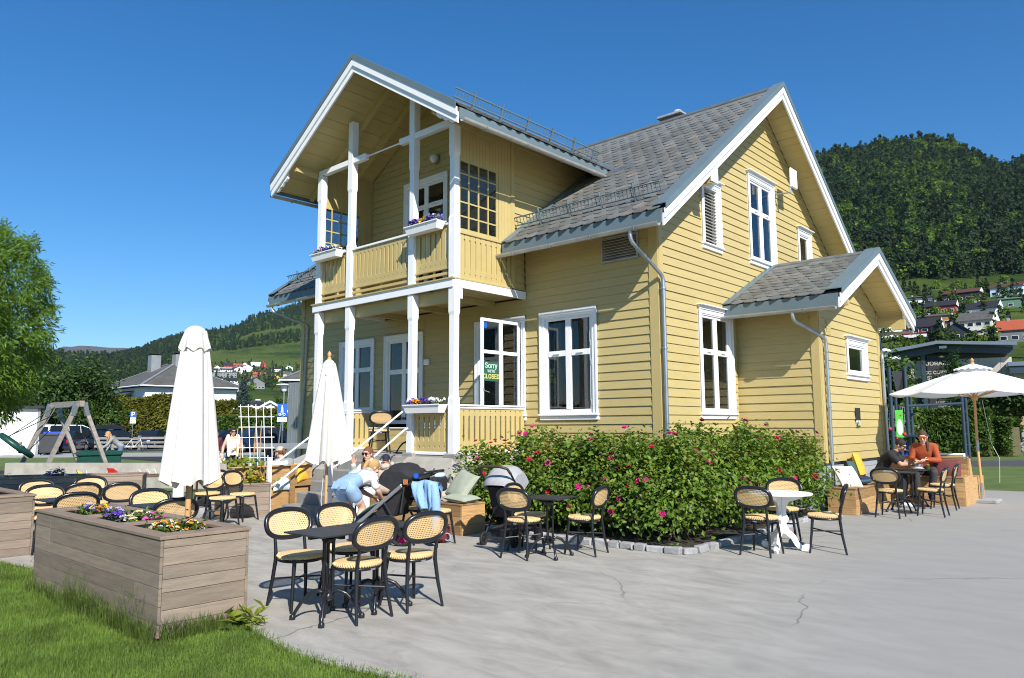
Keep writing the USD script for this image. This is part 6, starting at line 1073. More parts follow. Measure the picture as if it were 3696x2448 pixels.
person('woman in white top, cream sweater over her shoulders and black trousers, walking', (-14.92, -.08, -.06), -112, dict(elR=(.27, -.02, 1.10), wrR=(.30, .06, .86), elL=(-.25, .02, 1.08), wrL=(-.04, .20, 1.06), knR=(.09, .10, .49), anR=(.09, .06, .085), knL=(-.08, .0, .49), anL=(-.08, -.14, .10)), top='cloth_white', tank=True, bottom='cloth_black', shoes='cloth_black', hair=('hair_dark', 'long'), glasses='d', extra=wrap, skin='skin', face=(.1, 0))
hb = thing('handbag', 'small white handbag carried by the walking woman', 'handbag', (-15.06, -.36, .55)); obj('bag_body', rbx(-.06, .06, -.12, .12, 0, .17, .03), 'cloth_white', hb); obj('bag_handle', tube([(0, -.07, .16), (0, -.05, .24), (0, .05, .24), (0, .07, .16)], .008, 6), 'cloth_white', hb, smooth=True)
person('woman with long fair hair, black sweater and sunglasses behind the trellis', (-15.75, 1.66, 0), 196, dict(elR=(.22, .02, 1.08), wrR=(.16, .20, .98)), top='cloth_black', bottom='cloth_navy', shoes='cloth_black', hair=('hair_blond', 'long'), glasses='d', top_len=.05)
tb = thing('handbag', 'tan leather shoulder bag of the woman in black', 'handbag', (-15.85, 1.28, .83)); obj('bag_body', rbx(-.08, .08, -.16, .16, 0, .30, .04), 'tan_leather', tb); obj('bag_strap', tube([(0, -.12, .29), (.02, .05, .60), (0, .12, .29)], .010, 6), 'tan_leather', tb, smooth=True)
person('girl in maroon top and pale jeans partly hidden by the tall parasol', (-18.2, 1.0, 0), -110, dict(), S=.90, top='cloth_maroon', bottom='denim', hair=('hair_blond', 'bun'))
person('woman with blond hair and grey jacket leaning forward by the swing', (-24.4, .12, 0), 165, dict(pelvis=(0, -.08, .93), chest=(0, .18, 1.14), neck=(0, .30, 1.26), head=(0, .40, 1.38), shR=(.165, .26, 1.22), shL=(-.165, .26, 1.22), elR=(.20, .30, .95), wrR=(.18, .40, .72), elL=(-.20, .42, .98), wrL=(-.17, .58, .86), hipR=(.085, -.08, .90), hipL=(-.085, -.08, .90), knR=(.10, -.02, .49), knL=(-.10, -.02, .49)), top='cloth_grey', bottom='jeans', hair=('hair_blond', 'longf'), face=(0, -.2))
person('man in black t-shirt and sunglasses leaning over the table with a phone', (1.98, 4.92, .0), -82, {**SIT, 'chest': (0, .17, .86), 'neck': (0, .33, 1.02), 'head': (.0, .42, 1.13), 'shR': (.185, .26, .97), 'shL': (-.185, .26, .97), 'elR': (.26, .44, .79), 'wrR': (.06, .62, .80), 'elL': (-.24, .46, .79), 'wrL': (-.02, .66, .80)}, S=1.06, skin='skin_tan', top='cloth_black', sleeve=.5, bottom='cloth_black', hair=('hair_dark', 'short'), glasses='d', face=(-.25, -.55), palms=((0, 0, 1), (0, 0, 1)),
       extra=lambda t, D, H, RH, ell: obj('watch', tube([D['wrR']+np.array([.02, -.02, 0])+.036*np.array([0, math.cos(a), math.sin(a)]) for a in np.linspace(0, 2*PI, 15)[:-1]], .010, 6, closed=True), 'plastic_black', t))
person('woman in rust red sweater and orange mirrored sunglasses seated at the corner bench', (2.62, 5.98, .10), 184, {**SIT, 'chest': (0, .06, .87), 'neck': (0, .10, 1.05), 'head': (.0, .16, 1.18), 'shR': (.165, .07, 1.0), 'shL': (-.165, .07, 1.0), 'elR': (.23, .16, .74), 'wrR': (.10, .42, .74), 'elL': (-.25, .18, .74), 'wrL': (-.10, .44, .76), 'knL': (-.20, .46, .52)}, S=1.06, top='cloth_rust', bottom='cloth_dgrey', shoes='cloth_black', hair=('hair_brown', 'sidepony'), glasses='o', face=(.1, -.25), palms=((0, 0, -1), (0, 0, -1)),
       extra=lambda t, D, H, RH, ell: obj('watch', tube([D['wrL']+np.array([.02, -.03, 0])+.036*np.array([math.cos(a)*.4, 0, math.sin(a)])+np.array([0, 0, 0]) for a in np.linspace(0, 2*PI, 15)[:-1]], .012, 6, closed=True), 'cloth_white', t))
# ================= left background
def Pd(az_, d, z=0): a = math.radians(az_); d = d/math.cos(a-YAW); return np.array([CAM[0]+d*math.sin(a), CAM[1]+d*math.cos(a), z])
def Pt(az_, d, z=0): a = math.radians(az_); return np.array([CAM[0]+d*math.sin(a), CAM[1]+d*math.cos(a), z])
def rzv(v): return math.degrees(math.atan2(-v[0], v[1]))       # rotation that turns +y onto v
def RF(az_): a = math.radians(az_); return np.array([math.cos(a), -math.sin(a), 0]), np.array([math.sin(a), math.cos(a), 0])
# sandbox kerb and toys
kb = thing('sandbox_kerb', 'low weathered concrete wall round the sand pit', 'kerb', (0, 0, 0)); pts = [Pd(a, d) for a, d in ((-74, 21.6), (-68, 21.3), (-62.5, 20.6), (-58.5, 20.4))]
for a, b in zip(pts, pts[1:]): obj('kerb_section', tf(beam(a, b, .30, .30), None, (0, 0, .12)), 'concrete', kb)
for a, b in ((Pd(-76, 26.8), Pd(-67, 26.0)), (Pd(-67, 26.0), Pd(-58, 25.2))): obj('kerb_section', tf(beam(a, b, .3, .45), None, (0, 0, .2)), 'concrete', kb)
toy = [(-70.6, 22.6, 'toy_red', 'truck'), (-70.0, 22.9, 'toy_blue', 'truck'), (-69.5, 23.0, 'toy_red', 'loader'), (-69.2, 22.2, 'toy_yellow', 'truck'), (-68.6, 22.8, 'toy_pink', 'bucket'), (-68.1, 22.9, 'toy_red', 'bucket'), (-71.2, 22.2, 'toy_yellow', 'loader'), (-70.3, 23.2, 'toy_red', 'bucket'), (-71.7, 22.3, 'petal_white', 'bucket'), (-67.7, 23.0, 'sign_green', 'bucket')]
TL = ['red toy truck nearest the left among the toys', 'blue toy truck between the red toys in the sand', 'red toy loader with raised scoop in the sand', 'yellow toy truck at the front of the toys', 'pink toy bucket in the sand', 'small red bucket right of the pink one', 'yellow toy loader left of the other toys', 'red bucket behind the blue toy truck', 'white toy bucket furthest left in the sand', 'green toy bucket furthest right in the sand']
for (a, d, m, k), lb in zip(toy, TL):
    t = thing('sand_toy', lb, 'toy', Pd(a, d, .02), 40*d, 'toys in the sand pit')
    if k == 'bucket': obj('pail', lathe([(.09, 0), (.13, .24), (.12, .24), (.08, .02), (.001, .02)], 14), m, t); obj('pail_handle', tube([(.125*math.cos(x), 0, .23+.125*math.sin(x)) for x in np.linspace(0, PI, 9)], .010, 5), 'petal_white', t)
    else:
        obj('cab', rbx(-.10, .10, .08, .24, .06, .26, .02), m, t); obj('tray', hullm([(-.12, -.28, .10), (.12, -.28, .10), (-.12, .06, .10), (.12, .06, .10), (-.14, -.34, .22), (.14, -.34, .22), (-.14, .06, .22), (.14, .06, .22)]), m if k == 'truck' else 'toy_yellow', t)
        if k == 'loader': obj('scoop', hullm([(-.14, .30, .30), (.14, .30, .30), (-.14, .48, .42), (.14, .48, .42), (-.14, .40, .24), (.14, .40, .24)]), m, t)
        for sx in (-1, 1):
            for y in (-.18, .14): obj('wheel', tf(lathe([(.04, -.03), (.07, -.02), (.07, .02), (.04, .03)], 12), Ry(PI/2), (sx*.12, y, .07)), 'tyre', t)
# shoes on the bench, bench, bollard
bn = thing('stone_bench', 'low bench with a dark wooden seat by the sand pit', 'bench', Pd(-67.1, 19.2), rzv(RF(-67)[1])); obj('seat', rbx(-.75, .75, -.2, .2, .40, .46, .01), 'wood_dark', bn)
for s in (-1, 1): obj('leg', hullm([(s*.45-.12, -.15, 0), (s*.45+.12, -.15, 0), (s*.45-.06, -.15, .40), (s*.45+.06, -.15, .40), (s*.45-.12, .15, 0), (s*.45+.12, .15, 0), (s*.45-.06, .15, .40), (s*.45+.06, .15, .40)]), 'concrete', bn)
for k, (dx, m) in enumerate(((.05, 'cloth_black'), (.30, 'cloth_black'))): c = Pd(-67.1, 19.2, .46)+RF(-67.1)[0]*dx; t = thing('shoe', ['left shoe of the black and white pair on the low bench', 'right shoe of the black and white pair on the low bench'][k], 'shoe', c, 60); obj('upper', chainm([((0, -.08, .06), .05), ((0, .08, .04), .04)]), m, t, smooth=True); obj('sole', rbx(-.045, .045, -.13, .12, 0, .03, .01), 'cloth_white', t)
bo = thing('concrete_tube', 'short white concrete tube standing by the square', 'bollard', Pd(-66.05, 18.0)); obj('tube_wall', lathe([(.13, 0), (.13, .36), (.115, .37), (.001, .37)], 20), 'wall_white', bo, smooth=40)
rk = thing('rock', 'grey rock lying beside the parasol foot', 'rock', (-6.55, -4.95, .08)); q = trimesh.creation.icosphere(3, .2); q.vertices *= [1.2, .8, .7]; q.vertices += .05*noise3(q.vertices, 6)[:, None]*q.vertices/.2; obj('stone', (q.vertices, q.faces), 'stone', rk, smooth=True)
# swing
sw_ = thing('swing_set', 'weathered timber swing frame on the lawn at the left', 'swing', (0, 0, 0)); A0, A1 = Pt(-72.25, 32.6, 2.55), Pt(-73.75, 35.3, 2.55); obj('top_beam', beam(A0+(A0-A1)*.06, A1-(A0-A1)*.06, .16, .22), 'wood_weathered', sw_)
for A, az_ in ((A0, -72.2), (A1, -73.8)):
    r_ = RF(az_)[0]
    for s in (-1, 1): obj('leg', beam(A+r_*s*.10, A+r_*s*1.05-[0, 0, 2.55], .13, .15, up=(A1-A0)), 'wood_weathered', sw_); obj('steel_plate', beam(A+r_*s*.13-[0, 0, -.05], A+r_*s*.24-[0, 0, .45], .15, .17, up=(A1-A0)), 'galv', sw_)
mid_ = (A0+A1)/2; bc = mid_-RF(-73)[0]*1.55+np.array([0, 0, -1.55]); bk_ = thing('nest_swing', 'dark green nest swing basket hanging tilted with a child in it', 'swing basket', bc, 0); n_ = RF(-73)[0]*.62+np.array([0, 0, .78]); n_ /= np.linalg.norm(n_); e1 = np.cross(n_, RF(-73)[1]); e1 /= np.linalg.norm(e1); e2 = np.cross(n_, e1); Rn = np.stack([e1, e2, n_], 1)
obj('rim', tf(tube([(.62*math.cos(x), .62*math.sin(x), 0) for x in np.linspace(0, 2*PI, 29)[:-1]], .10, 10, closed=True), Rn), 'plastic_green', bk_, smooth=True); obj('net', tf(lathe([(.001, -.14), (.25, -.12), (.45, -.07), (.56, .0)], 24, caps=False), Rn), 'plastic_black', bk_, smooth=True)
for k in range(4): x = k*PI/2+PI/4; obj('rope', tube([Rn@np.array([.62*math.cos(x), .62*math.sin(x), .05]), (A0 if (Rn@np.array([math.cos(x), math.sin(x), 0]))@(A0-A1) > 0 else A1)*.75+mid_*.25-bc], .018, 5), 'plastic_black', bk_)
person('blond child lying in the nest swing, only the head showing', bc+e1*.22*np.sign(-e1[2] if abs(e1[2]) > .1 else 1)-np.array([0, 0, .35]), 60, {**SIT, 'pelvis': (0, 0, .40), 'hipR': (.09, .02, .4), 'hipL': (-.09, .02, .4), 'knR': (.1, .4, .42), 'knL': (-.1, .4, .42), 'anR': (.1, .75, .38), 'anL': (-.1, .75, .38), 'chest': (0, -.2, .62), 'neck': (0, -.28, .76), 'head': (0, -.30, .90), 'shR': (.15, -.24, .72), 'shL': (-.15, -.24, .72), 'elR': (.2, -.1, .5), 'elL': (-.2, -.1, .5), 'wrR': (.1, .05, .5), 'wrL': (-.1, .05, .5)}, S=.62, top='cloth_navy', bottom='cloth_navy', hair=('hair_blond', 'short'))
# storage box
gb = thing('storage_box', 'dark green plastic storage box with a lid and white latch', 'box', Pt(-71.0, 33.1), rzv(RF(-71)[1])+12); obj('bin_body', rbx(-.70, .70, -.35, .35, 0, .58, .03), 'plastic_green', gb); obj('lid', cat_([rbx(-.74, .74, -.40, .38, .58, .76, .04)]), 'plastic_green', gb); obj('latch', bx(.03, .09, -.415, -.40, .36, .60), 'galv', gb)
for k in range(9): obj('rib', bx(-.64+k*.155, -.60+k*.155, -.362, -.35, .05, .55), 'plastic_green', gb)
for k in range(3): obj('lid_ridge', rbx(-.55+k*.42, -.30+k*.42, -.32, .30, .76, .785, .01), 'plastic_green', gb)
# fence of three rails
fn_ = thing('rail_fence', 'weathered three rail timber fence in front of the parked cars', 'fence', (0, 0, 0)); f0, f1 = np.array([-64, 1.6, 0]), np.array([-37, 20.6, 0]); nseg = 16; fd = (f1-f0)/nseg
for k in range(nseg+1): p = f0+fd*k; obj('post', tf(rbx(-.09, .09, -.09, .09, 0, 1.08, .01), Rz(math.atan2(fd[1], fd[0])), p), 'wood_weathered', fn_)
for k in range(nseg):
    for z in (.30, .60, .90): o = np.array([fd[1], -fd[0], 0]); o = o/np.linalg.norm(o)*.11; obj('rail', beam(f0+fd*k+o+[0, 0, z+.01*math.sin(k*3+z*9)], f0+fd*(k+1)*1.0+o-fd*.01+[0, 0, z+.01*math.sin(k*5+z*7)], .04, .16), 'wood_weathered', fn_)
# cars, facing +y
def car(label, loc, rz, L, W, H, kind, mat, box=False, name='parked_car'):
    t = thing(name, label, 'car' if kind != 'van' else 'van', loc, rz, 'vehicles parked behind the fence'); h = L/2; zb = .92 if kind != 'van' else 1.08; w = W/2
    low = [(-h, .35), (-h-.03, .62), (-h+.03, zb-.04), (-h+.12, zb), (h*.45, zb-.0), (h*.92, zb-.22), (h, .62), (h-.02, .30), (h*.86, .24), (-h*.9, .24)]
    P = Polygon(low)
    for y in (-h*.60, h*.62): P = P.difference(Point(y, .32).buffer(.37, 10))
    m = poly_tris(P, 1.0); v = m[0]; x = (v[:, 2]-.5)*W; x *= 1-.10*np.clip((np.abs(v[:, 0])-h*.7)/(h*.3), 0, 1)-.04*np.clip((v[:, 1]-.7)/.3, 0, 1)
    obj('body', (np.stack([x, v[:, 0], v[:, 1]], 1), m[1]), mat, t)
    if kind == 'van': top = [(-h+.02, zb), (-h+.10, H-.15), (-h+.25, H), (h*.20, H-.03), (h*.42, H-.22), (h*.80, zb-.10)]
    elif kind == 'wagon': top = [(-h+.10, zb), (-h+.42, H-.14), (-h+.62, H-.03), (h*.02, H), (h*.22, H-.07), (h*.62, zb-.04)]
    else: top = [(-h+.30, zb), (-h*.45, H-.10), (-h*.25, H), (h*.08, H), (h*.25, H-.08), (h*.62, zb-.04)]
    def side(pts, x0, th, mat_, nm, par=t):
        mm = poly_tris(Polygon(pts), 1.0)
        if mm is None: return
        v = mm[0]
        for s in (-1, 1): xx = s*(x0*(1-.20*np.clip((v[:, 1]-zb)/(H-zb), 0, 1.2))+th*v[:, 2]); obj(nm, (np.stack([xx, v[:, 0], v[:, 1]], 1), mm[1]), mat_, par)
    m = poly_tris(Polygon(top), 1.0); v = m[0]; x = (v[:, 2]-.5)*W*.96*(1-.20*np.clip((v[:, 1]-zb)/(H-zb), 0, 1)); C = obj('cabin', (np.stack([x, v[:, 0], v[:, 1]], 1), m[1]), mat, t)
    T = Polygon(top).buffer(-.075); zc = zb+.02; T = T.intersection(sbox(-9, zc, 9, H)); cuts = [-h*.52, -.02*h, h*.36] if kind != 'van' else [-h*.30, h*.12]
    xs = [-9]+cuts+[9]
    for a, b in zip(xs, xs[1:]): 
        g = T.intersection(sbox(a+.03, 0, b-.03, 9))
        if g.area > .02: side(list(g.exterior.coords)[:-1] if isinstance(g, Polygon) else [], w*.96, .012, 'dark_glass', 'side_window')
    def quad(p, nm, mat_, d):
        (y0, z0), (y1, z1) = p; k0, k1 = [w*.96*(1-.20*np.clip((z-zb)/(H-zb), 0, 1))-.12 for z in (z0, z1)]; n = np.array([0, (z1-z0), -(y1-y0)]); n /= np.linalg.norm(n); n *= d*np.sign(n[1])*np.sign(y0+y1)
        q = [(s*k, y, z) for (y, z, k) in ((y0, z0, k0), (y1, z1, k1)) for s in (-1, 1)]; obj(nm, hullm([np.array(p_)+n for p_ in q]+[np.array(p_)+n*.2 for p_ in q]), mat_, t)
    quad(((top[-1][0]-.05, top[-1][1]+.03), (top[-2][0]+.02, top[-2][1]-.03)), 'windscreen', 'dark_glass', .02); quad(((top[0][0], top[0][1]+.10), (top[1][0], top[1][1]-.02)), 'rear_window', 'dark_glass', .02)
    for s in (-1, 1):
        for y in (-h*.60, h*.62): wh = obj('wheel', tf(lathe([(.20, -.10), (.30, -.11), (.325, -.08), (.325, .08), (.30, .11), (.20, .10)], 20), Ry(PI/2), (s*(w-.10), y, .325)), 'tyre', t, smooth=40); obj('rim', tf(lathe([(.20, 0), (.19, .02), (.06, .035), (.001, .03)], 10), Ry(s*PI/2), (s*(w-.005), y, .325)), 'rim', wh)
        obj('tail_light', rbx(s*w*.78-.10, s*w*.78+.10, -h-.035, -h+.04, .66 if kind != 'van' else .8, .86 if kind != 'van' else 1.05, .02), 'tail_red', t); obj('headlight', rbx(s*w*.74-.13, s*w*.74+.13, h-.10, h-.005, .55, .68, .03), 'lamp_glass', t); obj('mirror', rbx(s*(w+.02)-.07, s*(w+.02)+.07, h*.30, h*.36, zb-.02, zb+.12, .02), mat, t)
    obj('number_plate', rbx(-.26, .26, -h-.045, -h-.02, .52, .63, .004), 'sign_white', t); obj('bumper', rbx(-w*.95, w*.95, -h-.04, -h+.1, .30, .46, .03), 'plastic_black', t)
    if box: bxr = obj('roof_box', tf(smm(hullm([(-.42, -1.0, 0), (.42, -1.0, 0), (-.42, .9, 0), (.42, .9, 0), (-.40, -.95, .30), (.40, -.95, .30), (-.36, .3, .36), (.36, .3, .36), (-.30, 1.15, .10), (.30, 1.15, .10)])), None, (0, -.35, H+.07)), 'plastic_black', t); obj('roof_bars', cat_([bx(-w*.75, w*.75, y-.03, y+.03, H+.0, H+.07) for y in (-.8, .3)]), 'plastic_black', t)
    return t
smm = lambda m: m
car('white van seen from behind through the swing frame', Pd(-72.75, 58), rzv(RF(-72.7)[0]*.80+RF(-72.7)[1]*.6), 4.7, 1.85, 1.93, 'van', 'car_white', name='parked_van'); car('black estate car with a black roof box behind the fence', Pd(-70.2, 57.5), rzv(RF(-70.2)[0]*.88+RF(-70.2)[1]*.47), 4.8, 1.85, 1.50, 'wagon', 'car_black', box=True)
car('dark blue car parked behind the grey wheelie bin', Pd(-72.9, 51.5), rzv(RF(-73)[1]*.95+RF(-73)[0]*.3), 3.9, 1.7, 1.45, 'hatch', 'car_navy'); car('small dark blue car right of the estate car', Pd(-67.9, 60), rzv(-RF(-68)[0]*.4-RF(-68)[1]*.9), 4.0, 1.7, 1.45, 'hatch', 'car_navy')
car('dark car directly behind the walking woman', Pd(-63.2, 52), rzv(-RF(-63)[0]*.75-RF(-63)[1]*.66), 4.5, 1.8, 1.5, 'wagon', 'car_black'); car('dark blue car behind the white trellis', Pd(-61.2, 51.0), rzv(-RF(-61.6)[0]*.85-RF(-61.6)[1]*.5), 4.6, 1.85, 1.58, 'wagon', 'car_navy')
# bins, shed
wb_ = thing('wheelie_bin', 'big dark grey wheelie bin beside the white shed', 'bin', Pd(-73.95, 47), rzv(RF(-74)[1])); obj('bin_body', hullm([(-.42, -.34, .15), (.42, -.34, .15), (-.42, .34, .15), (.42, .34, .15), (-.50, -.42, 1.18), (.50, -.42, 1.18), (-.50, .42, 1.18), (.50, .42, 1.18)]), 'bin_grey', wb_); obj('lid', rbx(-.54, .54, -.46, .46, 1.19, 1.30, .04), 'bin_grey', wb_)
for s in (-1, 1): obj('wheel', tf(lathe([(.05, -.03), (.1, -.03), (.1, .03), (.05, .03)], 14), Ry(PI/2), (s*.36, .3, .10)), 'tyre', wb_)
b2_ = thing('wheelie_bin', 'wheelie bin with a bright blue lid behind the grey one', 'bin', Pd(-73.75, 49), rzv(RF(-74)[1])); obj('bin_body', hullm([(-.40, -.34, .05), (.40, -.34, .05), (-.40, .34, .05), (.40, .34, .05), (-.48, -.42, 1.22), (.48, -.42, 1.22), (-.48, .42, 1.22), (.48, .42, 1.22)]), 'bin_grey', b2_); obj('lid', rbx(-.52, .52, -.46, .46, 1.23, 1.42, .06), 'toy_blue', b2_)
sd_ = thing('white_shed', 'white clad shed at the left edge under the willow', 'shed', Pd(-74.5, 48), rzv(RF(-74.5)[1])); obj('wall', bx(-5.5, 0, 0, 4, 0, 2.9), 'wall_white', sd_); obj('roof', rbx(-5.8, .25, -.3, 4.3, 2.9, 3.05, .03), 'roof_dark', sd_); obj('corner_trim', bx(-.12, .03, -.03, .0, 0, 2.9), 'sheet_metal', sd_)
for k in range(5): obj('cladding_joint', bx(-1.1*k-1.11, -1.1*k-1.09, -.012, -.0, 0, 2.88), 'sheet_metal', sd_)
# bicycle
bi = thing('bicycle', 'white bicycle leaning on the fence', 'bicycle', Pd(-68.95, 53.0), rzv(RF(-69)[0])); 
for y in (-.52, .52): a = np.linspace(0, 2*PI, 25)[:-1]; wl = obj('wheel', tube(np.stack([0*a, y+.33*np.cos(a), .34+.33*np.sin(a)], 1), .02, 6, closed=True), 'tyre', bi, smooth=True); obj('spokes', cat_([beam((0, y, .34), (0, y+.31*math.cos(k*PI/6), .34+.31*math.sin(k*PI/6)), .005, .005, up=(1, 0, 0)) for k in range(12)]), 'rim', wl, kind='stuff')
obj('frame', cat_([tube([(0, -.52, .34), (0, -.02, .30), (0, .40, .80), (0, -.20, .82), (0, -.02, .30)], .022, 6), tube([(0, -.52, .34), (0, -.20, .80)], .016, 6), tube([(0, .52, .34), (0, .40, .80), (0, .36, .95)], .020, 6)]), 'car_white', bi); obj('saddle', rbx(-.06, .06, -.34, -.08, .94, 1.0, .02), 'plastic_black', bi); obj('seat_post', tube([(0, -.20, .82), (0, -.22, .95)], .014, 6), 'rim', bi); obj('handlebar', tube([(-.28, .30, 1.0), (-.1, .38, .98), (.1, .38, .98), (.28, .30, 1.0)], .014, 6), 'plastic_black', bi)
# signs and lamp
def sign(label, loc, face, h, w_, hb, tilt=0): t = thing('road_sign', label, 'sign', loc, rzv(RF(face)[1]+0*RF(face)[0])); return t
ps_ = thing('road_sign', 'blue parking sign with a white plate below, behind the fence', 'sign', Pd(-69.1, 55.5), rzv(RF(-69.1)[1])); obj('pole', tube([(0, 0, 0), (0, 0, 2.9)], .03, 8), 'galv', ps_); obj('sign_board', rbx(-.20, .20, -.05, -.035, 2.45, 2.88, .003), 'sign_blue', ps_); obj('plate', rbx(-.20, .20, -.05, -.035, 1.98, 2.41, .003), 'sign_white', ps_)
FSG = lambda u, v, w: (u, -.052-w, v); lettering('letter_p', 'P', .30, FSG, 0, 2.51, .0, 'sign_white', ps_); lettering('plate_text', '08-16', .09, FSG, 0, 2.24, 0, 'plastic_black', ps_); lettering('plate_text', '(08-14)', .08, FSG, 0, 2.08, 0, 'plastic_black', ps_)
wp = thing('road_sign', 'blue footpath and cycle path sign on a leaning pole', 'sign', Pd(-59.45, 45.0), rzv(RF(-59.4)[1])); obj('pole', tube([(-.12, 0, 0), (.14, 0, 3.0)], .035, 8), 'galv', wp); B_ = obj('sign_board', rbx(-.20, .36, -.06, -.042, 2.28, 3.02, .003), 'sign_blue', wp); obj('plate', rbx(-.20, .36, -.06, -.042, 1.95, 2.24, .003), 'sign_white', wp)
FS2 = lambda u, v, w: (u+.08, -.062-w, v)
obj('walker_symbol', cat_([prism(Point(0, 2.90).buffer(.045), .002, FS2), prism(Polygon([(-.05, 2.83), (.05, 2.83), (.06, 2.68), (.07, 2.55), (.02, 2.55), (.0, 2.66), (-.03, 2.55), (-.08, 2.55), (-.04, 2.68)]), .002, FS2)]), 'sign_white', wp); obj('bicycle_symbol', cat_([prism(Point(sx*.12, 2.40).buffer(.075).difference(Point(sx*.12, 2.40).buffer(.052)), .002, FS2) for sx in (-1, 1)]+[prism(LineString([(-.12, 2.40), (0, 2.40), (.08, 2.50), (-.06, 2.50), (-.12, 2.40)]).buffer(.011), .002, FS2)]), 'sign_white', wp)
def lamp_post(label, loc, h, r=.32, mat='steel_blue'):
    t = thing('street_lamp', label, 'street lamp', loc); obj('pole', tube([(0, 0, 0), (0, 0, h-.3)], .05, 8), mat, t); obj('shade', lathe([(r, h-.06), (r*.8, h+.08), (r*.3, h+.16), (.001, h+.18)], 20), 'wall_white', t, smooth=True); obj('lamp_globe', lathe([(.06, h-.35), (.13, h-.3), (.15, h-.12), (.1, h-.06)], 14), 'lamp_glass', t, smooth=True); return t
l1 = thing('street_lamp', 'street lamp with a flat disc top beside the white house wall', 'street lamp', Pd(-59.25, 47)); obj('pole', tube([(-.1, 0, 0), (0, 0, 3.9)], .05, 8), 'galv', l1); obj('disc', lathe([(.50, 4.28), (.48, 4.32), (.001, 4.36)], 22), 'wall_white', l1); obj('lamp_globe', lathe([(.08, 3.85), (.17, 3.95), (.17, 4.2), (.05, 4.28)], 14), 'lamp_glass', l1, smooth=True)
lamp_post('street lamp with a small white dome before the far houses', Pd(-61.05, 110), 5.6, .5); 
# gate and grey panel by the house
r_, f_ = RF(-59.5); gp = Pt(-59.9, 18.2); gt = thing('metal_gate', 'grey steel gate with a wire mesh panel behind the left bench', 'gate', gp, rzv(f_)); 
obj('gate_post', bx(-.34, -.26, -.04, .04, 0, 1.27), 'steel_grey', gt); obj('top_bar', bx(-.259, .95, -.03, .03, 1.13, 1.26), 'steel_grey', gt); obj('mid_bar', bx(-.259, .95, -.03, .03, .80, .86), 'steel_grey', gt); obj('gate_post', bx(.951, 1.03, -.04, .04, 0, 1.27), 'steel_grey', gt); obj('low_bar', bx(-.259, .95, -.03, .03, .08, .14), 'steel_grey', gt)
obj('mesh', cat_([bx(-.24+k*.05, -.236+k*.05, -.004, .0, .141, .799) for k in range(24)]+[bx(-.258, .949, .001, .004, .16+k*.05, .164+k*.05) for k in range(13)]), 'steel_grey', gt, kind='stuff')
lk = thing('metal_cabinet', 'tall grey sheet metal cabinet at the left corner of the house', 'cabinet', (-11.95, .02, 0)); obj('cabinet_case', rbx(-.1, .52, 0, 1.2, 0, 2.86, .01), 'sheet_metal', lk)
for k in range(4): obj('panel_seam', bx(.0+k*.13, .012+k*.13, -.012, -.001, .02, 2.84), 'steel_grey', lk)
# teal picnic table
pc = thing('picnic_table', 'teal painted picnic table behind the walking woman', 'picnic table', Pd(-62.1, 29), rzv(RF(-62)[1])); 
for k in range(4): obj('top_plank', rbx(-1.5, 1.5, -.36+k*.18, -.19+k*.18, .52, .56, .006), 'teal', pc)
for s in (-1, 1):
    for k in range(2): obj('seat_plank', rbx(-1.5, 1.5, s*.68-.14+k*.145, s*.68-.005+k*.145, .28, .32, .006), 'teal', pc)
    obj('trestle', cat_([beam((s*1.0, -.72, 0), (s*1.0, -.15, .52), .08, .10, up=(1, 0, 0)), beam((s*1.09, .72, 0), (s*1.09, .15, .52), .08, .10, up=(1, 0, 0)), bx(s*1.05-.16, s*1.05-.10, -.8, .8, .2, .28)]), 'wood_weathered', pc)
